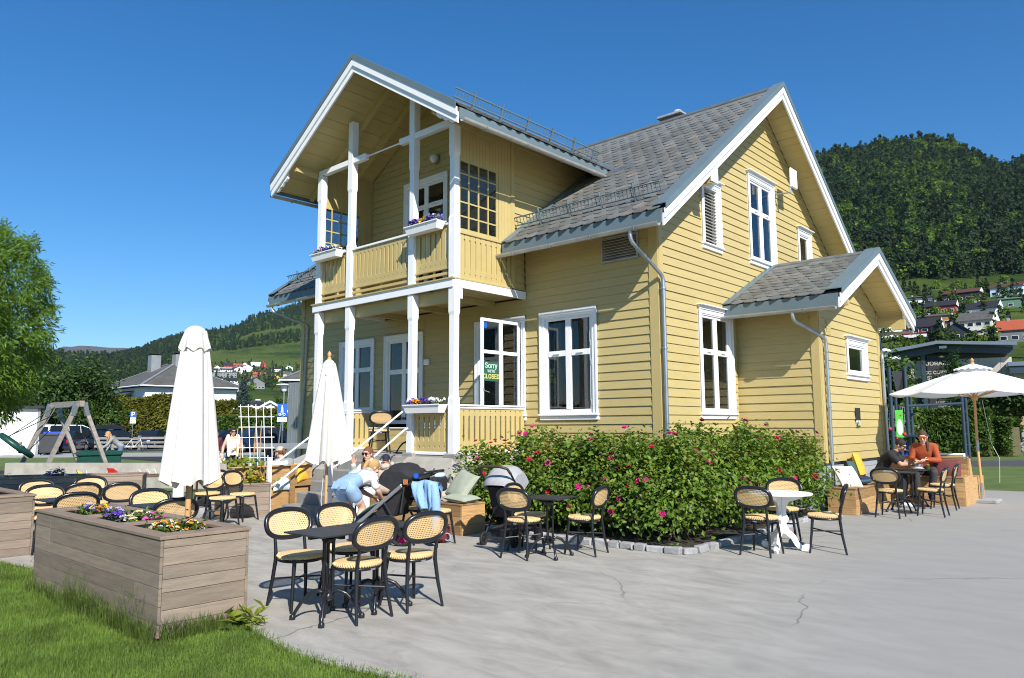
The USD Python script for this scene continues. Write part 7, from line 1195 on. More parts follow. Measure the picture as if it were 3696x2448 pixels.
# houses on the left
def hip_house(label, C, e1, e2, L1, L2, ez, rz_, ov=.6, mat='wall_white', chim=(), wins1=(), wins2=(), name='white_house'):
    t = thing(name, label, 'house', (0, 0, 0)); C, e1, e2 = map(np.array, (C, e1, e2)); P = lambda a, b, z: np.array([C[0]+e1[0]*a+e2[0]*b, C[1]+e1[1]*a+e2[1]*b, z])
    def bxp(a0, a1, b0, b1, z0, z1): return hullm([P(a, b, z) for a in (a0, a1) for b in (b0, b1) for z in (z0, z1)])
    W = obj('wall', bxp(0, L1, 0, L2, 0, ez-.05), mat, t)
    nb = int(ez/.2)
    for k in range(nb): obj('board_row', cat_([bxp(0, L1, -.025, -.001, k*.2, k*.2+.17)]), mat, W); obj('board_row', bxp(-.025, -.001, 0, L2, k*.2, k*.2+.17), mat, W)
    m = min(L1, L2)/2; q = [P(a, b, ez) for a in (-ov, L1+ov) for b in (-ov, L2+ov)]+[P(a, b, ez+.16) for a in (-ov, L1+ov) for b in (-ov, L2+ov)]+([P(m, L2/2, rz_), P(L1-m, L2/2, rz_)] if L1 > L2 else [P(L1/2, m, rz_), P(L1/2, L2-m, rz_)]); R_ = obj('roof', hullm(q), 'roof_grey', t)
    obj('gutter', cat_([tube([P(-ov, -ov-.06, ez+.06), P(L1+ov, -ov-.06, ez+.06)], .07, 6), tube([P(-ov-.06, -ov, ez+.06), P(-ov-.06, L2+ov, ez+.06)], .07, 6)]), 'wall_white', R_, kind='stuff')
    rg_ = [P(m, L2/2, rz_), P(L1-m, L2/2, rz_)] if L1 > L2 else [P(L1/2, m, rz_), P(L1/2, L2-m, rz_)]
    for a, b, k in ((-ov, -ov, 0), (L1+ov, -ov, 1 if L1 > L2 else 0), (-ov, L2+ov, 0 if L1 > L2 else 1)): obj('hip_cap', tf(beam(P(a, b, ez+.18), rg_[k]+[0, 0, .03], .28, .05)), 'sheet_metal', R_)
    for (a, b, z0, z1, s) in chim: ch = obj('chimney', bxp(a-s, a+s, b-s, b+s, z0, z1), 'sheet_metal', R_); obj('chimney_cap', bxp(a-s-.1, a+s+.1, b-s-.1, b+s+.1, z1+.14, z1+.20), 'roof_dark', ch)
    for wins, side_ in ((wins1, 0), (wins2, 1)):
        for (a0, a1, z0, z1) in wins:
            w_ = obj('window', bxp(a0-.09, a1+.09, -.06, -.026, z0-.09, z1+.09) if side_ == 0 else bxp(-.06, -.026, a0-.09, a1+.09, z0-.09, z1+.09), 'white', t); obj('pane', bxp(a0, a1, -.075, -.061, z0, z1) if side_ == 0 else bxp(-.075, -.061, a0, a1, z0, z1), 'dark_glass', w_)
    return t, P, bxp
rC, fC = RF(-68.43); e1 = rC*math.cos(.35)+fC*math.sin(.35); e2 = fC*math.cos(.35)-rC*math.sin(.35)
Hh_, Pq, bq = hip_house('white bungalow with a grey hipped roof and two chimneys behind the hedge', Pd(-68.43, 74), e1, e2, 9.4, 11.5, 5.75, 8.6, chim=((3.3, 6.9, 7.2, 9.5, .5), (4.9, 4.4, 7.2, 9.5, .52)), wins1=((2.3, 3.1, 3.5, 5.1), (3.3, 4.1, 3.5, 5.1), (4.3, 5.1, 3.5, 5.1)), wins2=((3.5, 5.2, 3.4, 5.0), (6.5, 8.0, 3.4, 5.0)))
aw = obj('awning', hullm([Pq(-.03, 2.9, 5.45), Pq(-.03, 6.4, 5.45), Pq(-1.2, 2.9, 4.9), Pq(-1.2, 6.4, 4.9), Pq(-1.2, 2.9, 4.8), Pq(-1.2, 6.4, 4.8)]), 'awning_blue', Hh_); obj('awning', hullm([Pq(-.03, 7.6, 4.6), Pq(-.03, 9.2, 4.6), Pq(-1.0, 7.6, 3.9), Pq(-1.0, 9.2, 3.9), Pq(-1.0, 7.6, 3.85), Pq(-1.0, 9.2, 3.85)]), 'cushion_lblue', Hh_, label='pale striped awning at the far left of the house')
rC, fC = RF(-59.2); e1 = rC*.995-fC*.1; e2 = fC*.995+rC*.1
hip_house('white house with a grey roof partly hidden by the yellow house', Pd(-58.95, 60), e1, e2, 9, 8, 5.3, 7.9, wins1=((1.7, 2.3, 2.5, 4.6),))
def low_gable(label, az_, d, w, l, wh, rh, wallm, roofm, yaw=0, win=True):
    r_, f_ = RF(az_); t = thing('village_house', label, 'house', Pd(az_, d), rzv(f_)+yaw); obj('wall', hullm([(x, y, z) for x in (-w/2, w/2) for y in (0, l) for z in (-1.5, wh)]+[(0, 0, wh+rh-.05), (0, l, wh+rh-.05)]), wallm, t)
    R_ = obj('roof', cat_([hullm([(0, -.3, wh+rh), (0, l+.3, wh+rh), (0, -.3, wh+rh+.14), (0, l+.3, wh+rh+.14), (s*(w/2+.4), -.3, wh-.25*rh/(w/2)*1.0), (s*(w/2+.4), l+.3, wh-.25*rh/(w/2)), (s*(w/2+.4), -.3, wh-.25*rh/(w/2)+.14), (s*(w/2+.4), l+.3, wh-.25*rh/(w/2)+.14)]) for s in (-1, 1)]), roofm, t, kind='stuff'); obj('verge', cat_([beam((0, -.33, wh+rh+.03), (s*(w/2+.42), -.33, wh-.25*rh/(w/2)+.03), .05, .20, up=(0, 0, 1)) for s in (-1, 1)]), 'white', R_, kind='stuff')
    if win: w_ = obj('window', bx(-.35, .35, -.05, 0, wh*.45, wh*.45+.8), 'white', t); obj('pane', bx(-.28, .28, -.07, -.051, wh*.45+.07, wh*.45+.73), 'dark_glass', w_)
    return t
low_gable('low white gable with a dark roof left of the cycle path sign', -60.2, 84, 8.5, 10, 1.9, 2.6, 'wall_white', 'roof_dark'); low_gable('small white gable just right of the blue spruce', -61.6, 92, 6, 9, 2.2, 2.2, 'wall_white', 'roof_dark', win=False); low_gable('long dark roofed outbuilding between the white gables', -60.75, 100, 5, 12, 3.3, 1.6, 'wall_white', 'roof_dark', 80, win=False)
# trees and hedges on the left
def tree(label, loc, crown_c, r, n, leaf, ls, mat, seed, trunk=None, clumps=40, limbs=5, name='tree', cat='tree', shell=.55, spread=.26, asp=.5, droop=0.0, group=None, up=.3):
    t = thing(name, label, cat, loc, group=group); rg = np.random.default_rng(seed); P, q = crown_pts(rg, crown_c, r, n, clumps, spread, shell); obj('crown', leafcloud(P, ls, rg, up, q*.9, asp=asp, droop=droop), mat, t)
    if trunk: 
        h, tr = trunk; top = np.array(crown_c)-[0, 0, r[2]*.3]; ms = [tube([(0, 0, -.1), (top[0]*.3, top[1]*.3, h*.5), tuple(top)], [tr, tr*.8, tr*.4], 9)]
        for k in range(limbs): a = rg.random()*2*PI; e = np.array(crown_c)+np.array([math.cos(a)*r[0]*.6, math.sin(a)*r[1]*.6, r[2]*(rg.random()-.2)*.7]); s = np.array([top[0]*.4, top[1]*.4, h*(.55+.4*rg.random())]); ms.append(tube([s, (s+e)/2+[0, 0, -.05*r[2]], e], [tr*.5, tr*.33, tr*.12], 6))
        obj('trunk', ms[0], 'bark', t, smooth=50)
        for m_ in ms[1:]: obj('limb', m_, 'bark', t, smooth=50)
    return t
# the willow: narrow blades in drooping sprays round a rounded crown
wl_ = thing('willow_tree', 'rounded green willow tree with narrow leaves at the left edge', 'tree', Pt(-78.7, 13.2)); rg = np.random.default_rng(8); NS_ = 760; d_ = rg.normal(size=(NS_, 3)); d_ /= np.linalg.norm(d_, axis=1, keepdims=True); rad = np.array([1.02, 1.02, 1.55])*(1+.10*noise3(d_*1.6, 1.0, 3, 2)[:, None]); Cw = np.array([0, 0, 3.22]); tips = Cw+d_*rad*(.76+.24*rg.random((NS_, 1))**.5)
P, Dd = [], []
for k in range(NS_):
    n = 46; s = rg.random(n)**.8; c = tips[k]; dirv = d_[k]*.25+np.array([0, 0, -.35])+rg.normal(size=3)*.16; L_s = .26; P.append(c+dirv[None]*L_s*(s[:, None]-.5)*1.6+rg.normal(size=(n, 3))*.045); Dd.append(np.repeat([dirv/np.linalg.norm(dirv)+d_[k]*.2], n, 0)+rg.normal(size=(n, 3))*.55)
inn = rg.normal(size=(20000, 3)); inn = Cw+inn/np.linalg.norm(inn, axis=1, keepdims=True)*rad.mean(0)*(.82*rg.random((20000, 1))**.33); P.append(inn); Dd.append(rg.normal(size=(20000, 3))); P, Dd = np.vstack(P), np.vstack(Dd); Dd /= np.linalg.norm(Dd, axis=1, keepdims=True); N_ = np.cross(Dd, rg.normal(size=Dd.shape)); N_ /= np.linalg.norm(N_, axis=1, keepdims=True); S_ = np.cross(N_, Dd); sz = .092*(.6+.7*rg.random((len(P), 1)))
v = np.stack([P, P+Dd*sz*.45+S_*sz*.095+N_*sz*.03, P+Dd*sz, P+Dd*sz*.45-S_*sz*.095+N_*sz*.03], 1).reshape(-1, 3); b = np.arange(len(P))[:, None]*4; obj('crown', (v, np.vstack([b+[0, 1, 2], b+[0, 2, 3]])), 'leaf_willow', wl_); obj('trunk', tube([(0, 0, -.1), (.05, 0, 1.0), (0, .05, 2.2), (0, 0, 3.6)], [.20, .16, .14, .06], 10), 'bark', wl_, smooth=50)
for k in range(7): a = k*.9; obj('limb', tube([(0, 0, 1.5+.15*k), (math.cos(a)*.35, math.sin(a)*.35, 2.1+.17*k), (math.cos(a)*.75, math.sin(a)*.75, 2.5+.24*k)], [.06, .04, .015], 7), 'bark', wl_, smooth=50)
tree('green broadleaf tree behind the swing frame', Pd(-72.3, 56), (0, 0, 4.0), (3.3, 2.6, 3.1), 9000, .30, .30, 'leaf_tree', 11, (3, .2)) if False else None
tree('green broadleaf tree behind the swing frame', Pd(-72.5, 60), (0, 0, 4.2), (2.6, 2.4, 2.9), 8000, .30, .30, 'leaf_tree', 11, (3, .2)); tree('lower green tree between willow and broadleaf tree', Pd(-74.0, 62), (0, 0, 3.6), (2.4, 2.2, 2.6), 6000, .30, .30, 'leaf_tree', 12, (2.6, .18)); tree('dense shrub at the corner of the white bungalow', Pd(-71.0, 61), (0, 0, 2.2), (1.6, 1.5, 2.0), 4500, .22, .25, 'leaf_hedge', 13, (1.2, .1), cat='shrub', name='shrub')
def hedge(label, p, q, w, h, n, ls, mat, seed, wave=.25, name='hedge'):
    t = thing(name, label, 'hedge', (0, 0, 0)); rg = np.random.default_rng(seed); p, q = np.array(p), np.array(q); L = np.linalg.norm(q-p); d = (q-p)/L; s = np.array([d[1], -d[0], 0])
    u = rg.random(n)*L; tt = rg.random(n); side = rg.random(n); hh = h*(1+wave*noise3(np.stack([u/1.3, 0*u, 0*u], 1), 1, 3, seed)); on = rg.random(n) < .30; z = np.where(on, hh*(1-.1*rg.random(n)**2), hh*np.sqrt(rg.random(n))); off = np.where(on, (side-.5)*w, np.where(side < .72, .5, -.5)*w*(1-.25*rg.random(n)))*(1-.35*wave*3*(z/hh)**3); X = p+d*u[:, None]+s*off[:, None]; X[:, 2] = z; o = s*np.sign(off)[:, None]; o[:, 2] = on*1.0
    obj('foliage', leafcloud(X, ls, rg, .25, o*.9, asp=.45), mat, t); obj('hedge_core', tf(beam(p+[0, 0, h*.42], q+[0, 0, h*.42], w*.6, h*.80)), 'stem', t); return t
hedge('tall yellow green conifer hedge in front of the white bungalow', Pd(-71.3, 66), Pd(-66.0, 65), 1.4, 3.7, 17000, .34, 'leaf_thuja', 21, .30); hedge('end of the yellow green hedge right of the tall parasol', Pd(-64.6, 65), Pd(-62.6, 65), 1.4, 3.2, 5000, .32, 'leaf_thuja', 22, .4); hedge('long clipped green hedge behind the parked cars on the right', Pd(-64.8, 56.5), Pd(-57.2, 52), 1.2, 2.35, 15000, .20, 'leaf_hedge', 23, .06); hedge('yellowish shrub row in front of the low white gables', Pd(-62.6, 62), Pd(-59.4, 61), 1.2, 2.7, 5000, .28, 'leaf_thuja', 24, .25)
tree('bushy dark shrub at the right end of the conifer hedge', Pd(-65.4, 63), (0, 0, 1.5), (1.2, 1.1, 1.5), 3500, .22, .25, 'leaf_hedge', 27, (1, .08), cat='shrub', name='shrub')
sp = thing('spruce_tree', 'blue grey spruce between the white houses', 'tree', Pd(-62.1, 70)); rg = np.random.default_rng(9); P, O = [], []
for k in range(30):
    z = .5+k*.19; r = (6.35-z)*.30+.08; m = 13
    for i in range(m):
        a = i*2*PI/m+k*.7; n = int(24*r/1.5)+5; s = rg.random(n); rr = r*(.15+.85*s)*(.82+.3*rg.random()); P.append(np.stack([rr*np.cos(a)+rg.normal(size=n)*.05, rr*np.sin(a)+rg.normal(size=n)*.05, z-.22*s*r+.12*s*s*r+rg.normal(size=n)*.03], 1)); O.append(np.repeat([[math.cos(a), math.sin(a), .3]], n, 0))
P, O = np.vstack(P), np.vstack(O); obj('crown', leafcloud(P, .20, rg, .6, O*.4, asp=.45), 'leaf_spruce', sp); obj('trunk', tube([(0, 0, 0), (0, 0, 6.3)], [.16, .02], 8), 'bark', sp)
# houses of the villages
def vhouse(label, az_, r, w, dpt, wh, rh, wall, roof, yaw=0, base=.0, floors=1, nw=3, gable_front=False, group=None, balcony=False):
    c = at_az(az_, r); t = thing('village_house', label, 'house', c+np.array([0, 0, base]), rzv(RF(az_)[1])+yaw, group)
    low = -3.0; W = obj('wall', hullm([(x, y, z) for x in (-w/2, w/2) for y in (0, dpt) for z in (0, wh)]+([(0, 0, wh+rh), (0, dpt, wh+rh)] if gable_front else [(-w/2, dpt/2, wh+rh), (w/2, dpt/2, wh+rh)])), wall, t); obj('basement', bx(-w/2+.05, w/2-.05, .05, dpt-.05, low, 0), 'wall_white' if rh > 0 else 'concrete', t)
    o = .5
    def pl(a, b, cx, dx): return hullm([np.array(p)+[0, 0, k] for p in (a, b, cx, dx) for k in (0.02, .25)])
    if gable_front: k = rh/(w/2); RR = [pl((0, -o, wh+rh), (0, dpt+o, wh+rh), (s*(w/2+o), -o, wh-k*o), (s*(w/2+o), dpt+o, wh-k*o)) for s in (-1, 1)]
    else: k = rh/(dpt/2); RR = [pl((-w/2-o, dpt/2, wh+rh), (w/2+o, dpt/2, wh+rh), (-w/2-o, dpt/2+s*(dpt/2+o), wh-k*o), (w/2+o, dpt/2+s*(dpt/2+o), wh-k*o)) for s in (-1, 1)]
    R_ = obj('roof', RR[0], roof, t); obj('roof', RR[1], roof, t)
    if not gable_front: obj('verge_board', hullm([(s_*(w/2+o+.02), y, z) for s_ in (1,) for y, z in ((-o, wh-k*o), (-o, wh-k*o+.28), (dpt/2, wh+rh), (dpt/2, wh+rh+.28), (dpt+o, wh-k*o), (dpt+o, wh-k*o+.28))]+[(w/2+o-.04, dpt/2, wh+rh)]), 'white', R_)
    for f in range(floors):
        z0 = .9+f*2.6 if floors > 1 or wh > 3.2 else wh*.38; n = nw
        for k_ in range(n): x = -w/2+w*(k_+.5)/n; ww = min(.8, w/n*.33); wi = obj('window', bx(x-ww-.12, x+ww+.12, -.08, 0, z0-.12, z0+1.22), 'white', t); obj('pane', bx(x-ww, x+ww, -.11, -.081, z0, z0+1.1), 'dark_glass', wi)
    for k_ in range(2): y = dpt*(.3+.4*k_); wi = obj('window', bx(w/2, w/2+.08, y-.65, y+.65, wh*.38, wh*.38+1.3), 'white', t); obj('pane', bx(w/2+.081, w/2+.11, y-.5, y+.5, wh*.38+.1, wh*.38+1.2), 'dark_glass', wi)
    if balcony: bcn = obj('balcony', bx(-w*.45, w*.2, -1.5, -.09, wh*.30-.1, wh*.30+.05), 'wall_white', t); obj('balcony_rail', bx(-w*.45, w*.2, -1.5, -1.42, wh*.30+.05, wh*.30+.95), 'wall_white', bcn)
    ch = obj('chimney', bx(-w*.2-.35, -w*.2+.35, dpt/2-.35, dpt/2+.35, wh+rh-.6, wh+rh+.9), 'stone', R_); return t
LV = [('red barn with a dark roof highest in the far village', -63.15, .0741, 13, 8, 5, 3.5, 'wall_red', 'roof_dark', 10, 1, 3, False), ('long red brown roofed farm building beside the red barn', -62.6, .0747, 15, 8, 4, 2.6, 'wall_brown', 'roof_red', -8, 1, 4, False), ('small white house right of the farm buildings in the far village', -62.04, .0760, 9, 8, 4.5, 2.8, 'wall_white', 'roof_dark', 20, 1, 3, True), ('large white house with dark roofs in the middle of the far village', -61.84, .0703, 16, 10, 6, 4, 'wall_white', 'roof_dark', 15, 2, 4, True), ('bright white house highest right in the far village', -61.31, .0777, 14, 9, 4, 2.4, 'wall_white', 'wall_white', -10, 1, 4, False),
      ('white house with a bright red roof at the left of the far village', -63.88, .0696, 9, 8, 5, 3.4, 'wall_white', 'roof_red', 12, 1, 3, True), ('flat roofed white house above the grey apartment blocks', -63.28, .0705, 14, 9, 4.5, .5, 'wall_white', 'wall_white', 5, 1, 4, False), ('white house at the left end above the apartment blocks', -64.21, .0660, 13, 9, 5.5, 2.5, 'wall_white', 'roof_dark', -5, 2, 4, False), ('pale terraced house just above the apartment blocks', -63.2, .0677, 17, 9, 5, 1.6, 'wall_white', 'roof_dark', 8, 2, 6, False), ('white gabled house with dark window bands right of the apartment blocks', -62.37, .0673, 14, 10, 6.5, 3.6, 'wall_white', 'roof_dark', 12, 2, 4, True),
      ('left grey apartment block with balconies in the far village', -64.16, .0590, 14, 10, 8.2, .4, 'wall_grey', 'wall_grey', 4, 3, 5, False), ('right grey apartment block with balconies in the far village', -63.11, .0593, 17, 10, 8.4, .4, 'wall_grey', 'wall_grey', 6, 3, 6, False), ('white house with many windows below the apartment blocks', -64.0, .0552, 14, 9, 4.8, 1.6, 'wall_white', 'roof_dark', 3, 1, 7, False), ('dark brown cabin with a brown roof in the far village', -61.82, .0590, 9, 8, 4.2, 2.6, 'wall_brown', 'wall_brown', 15, 1, 3, True), ('long red house with a black roof right of the village centre', -60.9, .0671, 13, 7, 3.6, 2.2, 'wall_red', 'roof_dark', 5, 1, 5, False),
      ('white house with black roof above the lower village street', -62.83, .0524, 9, 8, 4.6, 2.6, 'wall_white', 'roof_dark', 10, 2, 3, False), ('large dark grey house with a white gable and balcony', -61.22, .0485, 13.5, 10, 5.2, 4.2, 'wall_grey', 'roof_dark', 10, 1, 5, True), ('white house with grey roof right of the long red house', -59.86, .0710, 12, 8, 4, 2.5, 'wall_white', 'roof_dark', -6, 1, 4, False), ('pale blue house at the right end of the far village', -58.95, .0727, 11, 8, 4.6, 2.8, 'cushion_lblue', 'roof_dark', 10, 1, 3, True), ('small red house below the long red house', -61.21, .0634, 8, 7, 3.6, 2.4, 'wall_red', 'roof_red', -8, 1, 3, False), ('small yellow house above the grey roof on the right', -59.76, .0580, 6.5, 6, 4.5, 2.6, 'wall_yellow', 'roof_dark', 15, 1, 2, True),
      ('small dark roofed white house left of the spruce top', -63.12, .0481, 8, 7, 3.6, 2.0, 'wall_white', 'roof_dark', 5, 1, 3, False), ('white house with a slanting roof left of the spruce', -62.55, .0443, 9, 8, 4.2, 2.6, 'wall_white', 'wall_white', 20, 1, 3, True), ('red gable end near the top right of the far village', -60.69, .0765, 5, 6, 5, 3, 'toy_red', 'roof_dark', 8, 1, 1, True), ('pale cottage half hidden by trees in the far village', -60.12, .0637, 8, 7, 3.6, 2.2, 'wall_cream', 'roof_dark', 10, 1, 3, False), ('grey house beside the yellow one in the far village', -59.21, .0639, 11, 8, 4.2, 2.6, 'wall_pink', 'roof_grey', -12, 1, 3, False)]
tabr = np.linspace(200, 1500, 1301)
for lb, a, e, w, d_, wh, rh, wm, rm, yw, fl_, nw_, gf in LV:
    ee = (terr(np.full_like(tabr, a), tabr)-1.62)/tabr; i = np.where((ee[:-1]-e)*(ee[1:]-e) <= 0)[0]; r = tabr[i[0]] if len(i) else 900.
    vhouse(lb, a, r, w, d_, wh, rh, wm, rm, yw, floors=fl_, nw=nw_, gable_front=gf)
# ================= right background
RV = [('dark blue flat roofed house with white windows on the right hillside', -13.35, .1401, 11.5, 8, 4.0, .7, 'wall_blue', 'roof_grey', 6, 1, 4, False, True), ('long dark brown house with white bay high on the right hillside', -10.91, .1404, 15, 8, 4.4, 1.8, 'wall_black', 'wall_brown', -12, 1, 5, False, False), ('long pale blue grey house highest at the right edge', -8.36, .1434, 13, 8, 4.2, 1.8, 'cushion_lblue', 'wall_brown', -12, 1, 4, False, False), ('small green shed with a pale wall at the right edge', -8.19, .1289, 8, 6, 4.0, .6, 'wall_green', 'wall_green', 0, 1, 1, False, False), ('dark red house with white windows on the right hillside', -12.13, .1279, 11.5, 8, 3.8, 2.2, 'wall_red', 'roof_dark', -8, 1, 4, False, False), ('white house with black roof and dormer on the right hillside', -9.9, .1201, 12, 9, 4.0, 3.0, 'wall_white', 'roof_dark', -14, 1, 4, False, True), ('house with wooden cladding and a long glazed front on the hillside', -12.53, .1132, 11, 8, 4.4, .9, 'wall_wood', 'roof_grey', -8, 1, 5, False, False),
      ('cream house with a grey roof and a big balcony', -10.24, .1004, 10.5, 9, 5.6, 3.2, 'wall_cream', 'roof_grey', -14, 2, 4, False, True), ('long low white garage right of the cream house', -8.91, .1110, 7, 5, 2.8, 1.2, 'wall_white', 'roof_dark', 0, 1, 2, False, False), ('red house with black roof and white basement behind the wing', -13.39, .0966, 11.5, 9, 5.4, 3.2, 'wall_red', 'roof_dark', -10, 2, 4, False, True), ('navy house with twin white edged gables above the hall roof', -11.3, .0955, 9.5, 8, 2.6, 3.6, 'wall_navy', 'roof_dark', -8, 1, 3, True, False), ('grey house with a red tiled roof at the right edge', -8.1, .0902, 9, 8, 4.2, 3.2, 'wall_grey', 'roof_red', -4, 1, 3, False, False), ('white house partly hidden by the downpipe of the wing', -15.24, .1038, 9, 8, 4.6, 2.2, 'wall_white', 'wall_white', 8, 1, 4, False, False)]
for lb, a, e, w, d_, wh, rh, wm, rm, yw, fl_, nw_, gf, bal in RV:
    ee = (terr(np.full(600, a), np.linspace(150, 520, 600))-1.62)/np.linspace(150, 520, 600); i = np.where((ee[:-1]-e)*(ee[1:]-e) <= 0)[0]; r = np.linspace(150, 520, 600)[i[0]] if len(i) else 400.
    vhouse(lb, a, r, w, d_, wh, rh, wm, rm, yw, floors=fl_, nw=nw_, gable_front=gf, balcony=bal)
# the public hall
r_, f_ = RF(-12.4); HL = thing('public_hall', 'beige public hall with a wide low gable roof and dark steel columns', 'building', Pd(-12.45, 56), rzv(f_))
pm('hall_wall', (.50, .44, .38), .8, .06, .6); W_l = obj('wall', hullm([(x, y, z) for x in (-4.6, 4.6) for y in (0, 12) for z in (-.2, 6.4)]), 'hall_wall', HL)
for k in range(7): obj('wall_joint', bx(-4.2+k*1.35, -4.17+k*1.35, -.012, -.001, 0, 6.4), 'stone', W_l)
R1 = obj('roof', hullm([(0, -1.4, 7.50), (0, 12, 7.50), (-4.9, -1.4, 6.72), (-4.9, 12, 6.72), (0, -1.4, 7.72), (0, 12, 7.72), (-4.9, -1.4, 6.98), (-4.9, 12, 6.98)]), 'roof_steel', HL); obj('roof', hullm([(0, -1.4, 7.50), (0, 12, 7.50), (4.9, -1.4, 7.12), (4.9, 12, 7.12), (0, -1.4, 7.72), (0, 12, 7.72), (4.9, -1.4, 7.36), (4.9, 12, 7.36)]), 'roof_steel', HL)
obj('roof_beam', hullm([(0, -.5, 7.48), (0, -.2, 7.48), (-4.7, -.5, 6.70), (-4.7, -.2, 6.70), (0, -.5, 6.95), (0, -.2, 6.95), (-4.7, -.5, 6.1), (-4.7, -.2, 6.1)]), 'steel_blue', HL); obj('roof_beam', hullm([(0, -.5, 7.48), (0, -.2, 7.48), (4.7, -.5, 7.10), (4.7, -.2, 7.10), (0, -.5, 6.95), (0, -.2, 6.95), (4.7, -.5, 6.6), (4.7, -.2, 6.6)]), 'steel_blue', HL); obj('upper_wall', bx(-4.4, 4.4, .4, .5, 6.4, 7.0), 'wood_dark', HL)
for x in (-1.0, 1.05): obj('column', bx(x-.14, x+.14, -.45, -.2, 0, 6.9), 'steel_blue', HL)
bn_ = thing('banner', 'dark banner with pale concert lettering on the hall front', 'banner', Pd(-12.30, 55.6), rzv(f_)); obj('cloth', bx(-.92, .92, -.02, .0, 2.6, 7.0 if False else 6.72), 'banner', bn_)
FBn = lambda u, v, w: (u, -.022-w, v); pm('banner_text', (.42, .40, .36), .8)
for tx, h, v in (('FJORAROCK', .30, 5.98), ('CC COWBOYS', .24, 5.32), ('STAYSMAN', .26, 4.92), ('DANCE WITH A STRANGER', .13, 4.62), ('FOLK TORE', .14, 4.36), ('OGHA 2023', .13, 4.10), ('FESTIVAL', .16, 3.1), ('BILLETTER', .10, 2.85)): lettering('banner_line', tx, h, FBn, 0, v, 0, 'banner_text', bn_)
for (x0, x1, z0, z1) in ((-2.95, -2.05, 3.2, 5.0), (-1.98, -1.2, 3.2, 5.0), (-2.95, -2.05, .9, 2.2), (-1.98, -1.2, .9, 2.2)): w_ = obj('window', bx(x0-.05, x1+.05, -.06, 0, z0-.06, z1+.06), 'steel_blue', HL); obj('pane', bx(x0, x1, -.09, -.061, z0, z1), 'dark_glass', w_)
dr_ = obj('entrance', cat_([bx(1.5, 1.62, -.3, 0, 0, 2.9), bx(3.0, 3.12, -.3, 0, 0, 2.9), bx(1.62, 3.0, -.3, 0, 2.35, 2.6), bx(2.2, 2.28, -.3, 0, 0, 2.35), bx(1.62, 3.0, -.3, 0, 2.85, 2.9)]), 'white', HL); obj('pane', bx(1.63, 2.19, -.18, -.14, 0, 2.34), 'dark_glass', dr_); obj('pane', bx(2.29, 2.99, -.18, -.14, 0, 2.34), 'dark_glass', dr_)
obj('entrance_sign', bx(1.5, 3.2, -.1, 0, 3.0, 3.7), 'wall_white', HL); lettering('entrance_word', 'INNGANG', .24, lambda u, v, w: (u, -.102-w, v), 2.3, 3.22, 0, 'steel_blue', HL, bold=False)
Br = obj('brick_wing', bx(4.62, 12, -1.0, 10, -.2, 5.2), 'brick_buff', HL); obj('wing_roof', rbx(4.2, 14, -2.0, 12, 5.6, 5.9, .02), 'roof_steel', HL); obj('wing_fascia', bx(4.3, 13.8, -1.9, -1.7, 5.1, 5.6), 'steel_blue', HL); obj('column', bx(7.2, 7.4, -1.7, -1.5, 0, 5.1), 'steel_blue', HL); obj('wing_panel', bx(4.62, 6.2, -1.05, -1.001, 2.6, 5.2), 'hall_wall', HL)
fl_ = obj('floodlight', tf(rbx(-.25, .25, -.15, .1, -.08, .1, .03), None, (.35, -1.0, 7.25)), 'wall_white', HL)
# climbing frame
cf = thing('climbing_tower', 'dark steel climbing frame with a black panel and a green sign', 'climbing frame', (0, 0, 0)); 
def post_(az_, d, h, r=.06): p = Pd(az_, d); obj('post', tube([p, p+[0, 0, h]], r, 10), 'steel_blue', cf, smooth=50); return p
pA = post_(-15.45, 29.5, 3.85, .075); pB = post_(-14.50, 29.5, 3.85, .075); post_(-15.15, 30.8, 2.9); post_(-14.95, 28.6, 2.3); post_(-14.25, 30.3, 3.1); pC = post_(-11.28, 30.7, 2.75); pD = post_(-11.08, 31.3, 2.7)
obj('black_panel', hullm([pA+[.1, 0, 3.7], pB+[-.05, 0, 3.7], pA+[.25, 0, 2.75], pB+[-.05, 0, 2.75], pA+[.1, .06, 3.7], pB+[-.05, .06, 3.7], pA+[.25, .06, 2.75], pB+[-.05, .06, 2.75]]), 'plastic_black', cf); obj('high_bar', tube([pB+[0, 0, 2.32], pC+[0, 0, 2.45]], .05, 8), 'steel_blue', cf)
for z in (.6, 1.15, 1.7): obj('rung', tube([pA+[0, 0, z], pB+[0, 0, z]], .022, 6), 'steel_blue', cf)
for z in (.3, .75, 1.2, 1.65, 2.1): obj('rung', tube([pC+[0, 0, z], pD+[0, 0, z]], .022, 6), 'steel_blue', cf)
for z in (.4, .8, 1.25, 1.75, 2.2): obj('rung', tube([pB+[0, 0, z], Pd(-14.25, 30.3, z)], .022, 6), 'steel_blue', cf)
dk = obj('deck', tf(rbx(-.9, .9, -.6, .6, 1.1, 1.2, .02), None, Pd(-15.0, 30.0)), 'steel_blue', cf); obj('net_bars', cat_([tube([Pd(-15.9+.13*k, 29.8, 1.5), Pd(-15.8+.13*k, 30.0, 2.3)], .014, 5) for k in range(11)]), 'sheet_metal', cf, kind='stuff'); obj('blue_panel', tf(lathe([(.45, -.03), (.45, .03), (.001, .03)], 20), Rx(PI/2), Pd(-14.7, 30.0, .45)), 'toy_blue', cf)
gs = thing('notice_board', 'bright green notice board with a white oval on the climbing frame', 'sign', Pd(-15.0, 28.45), rzv(RF(-15)[1])); obj('board', bx(-.13, .13, -.02, .0, 1.12, 2.15), 'sign_green', gs); obj('oval', prism(Point(0, 0).buffer(1, 12), .004, lambda u, v, w: (u*.10, -.021-w, 1.50+v*.30)), 'sign_white', gs); obj('red_square', bx(.02, .08, -.026, -.021, 1.92, 1.98), 'toy_red', gs)
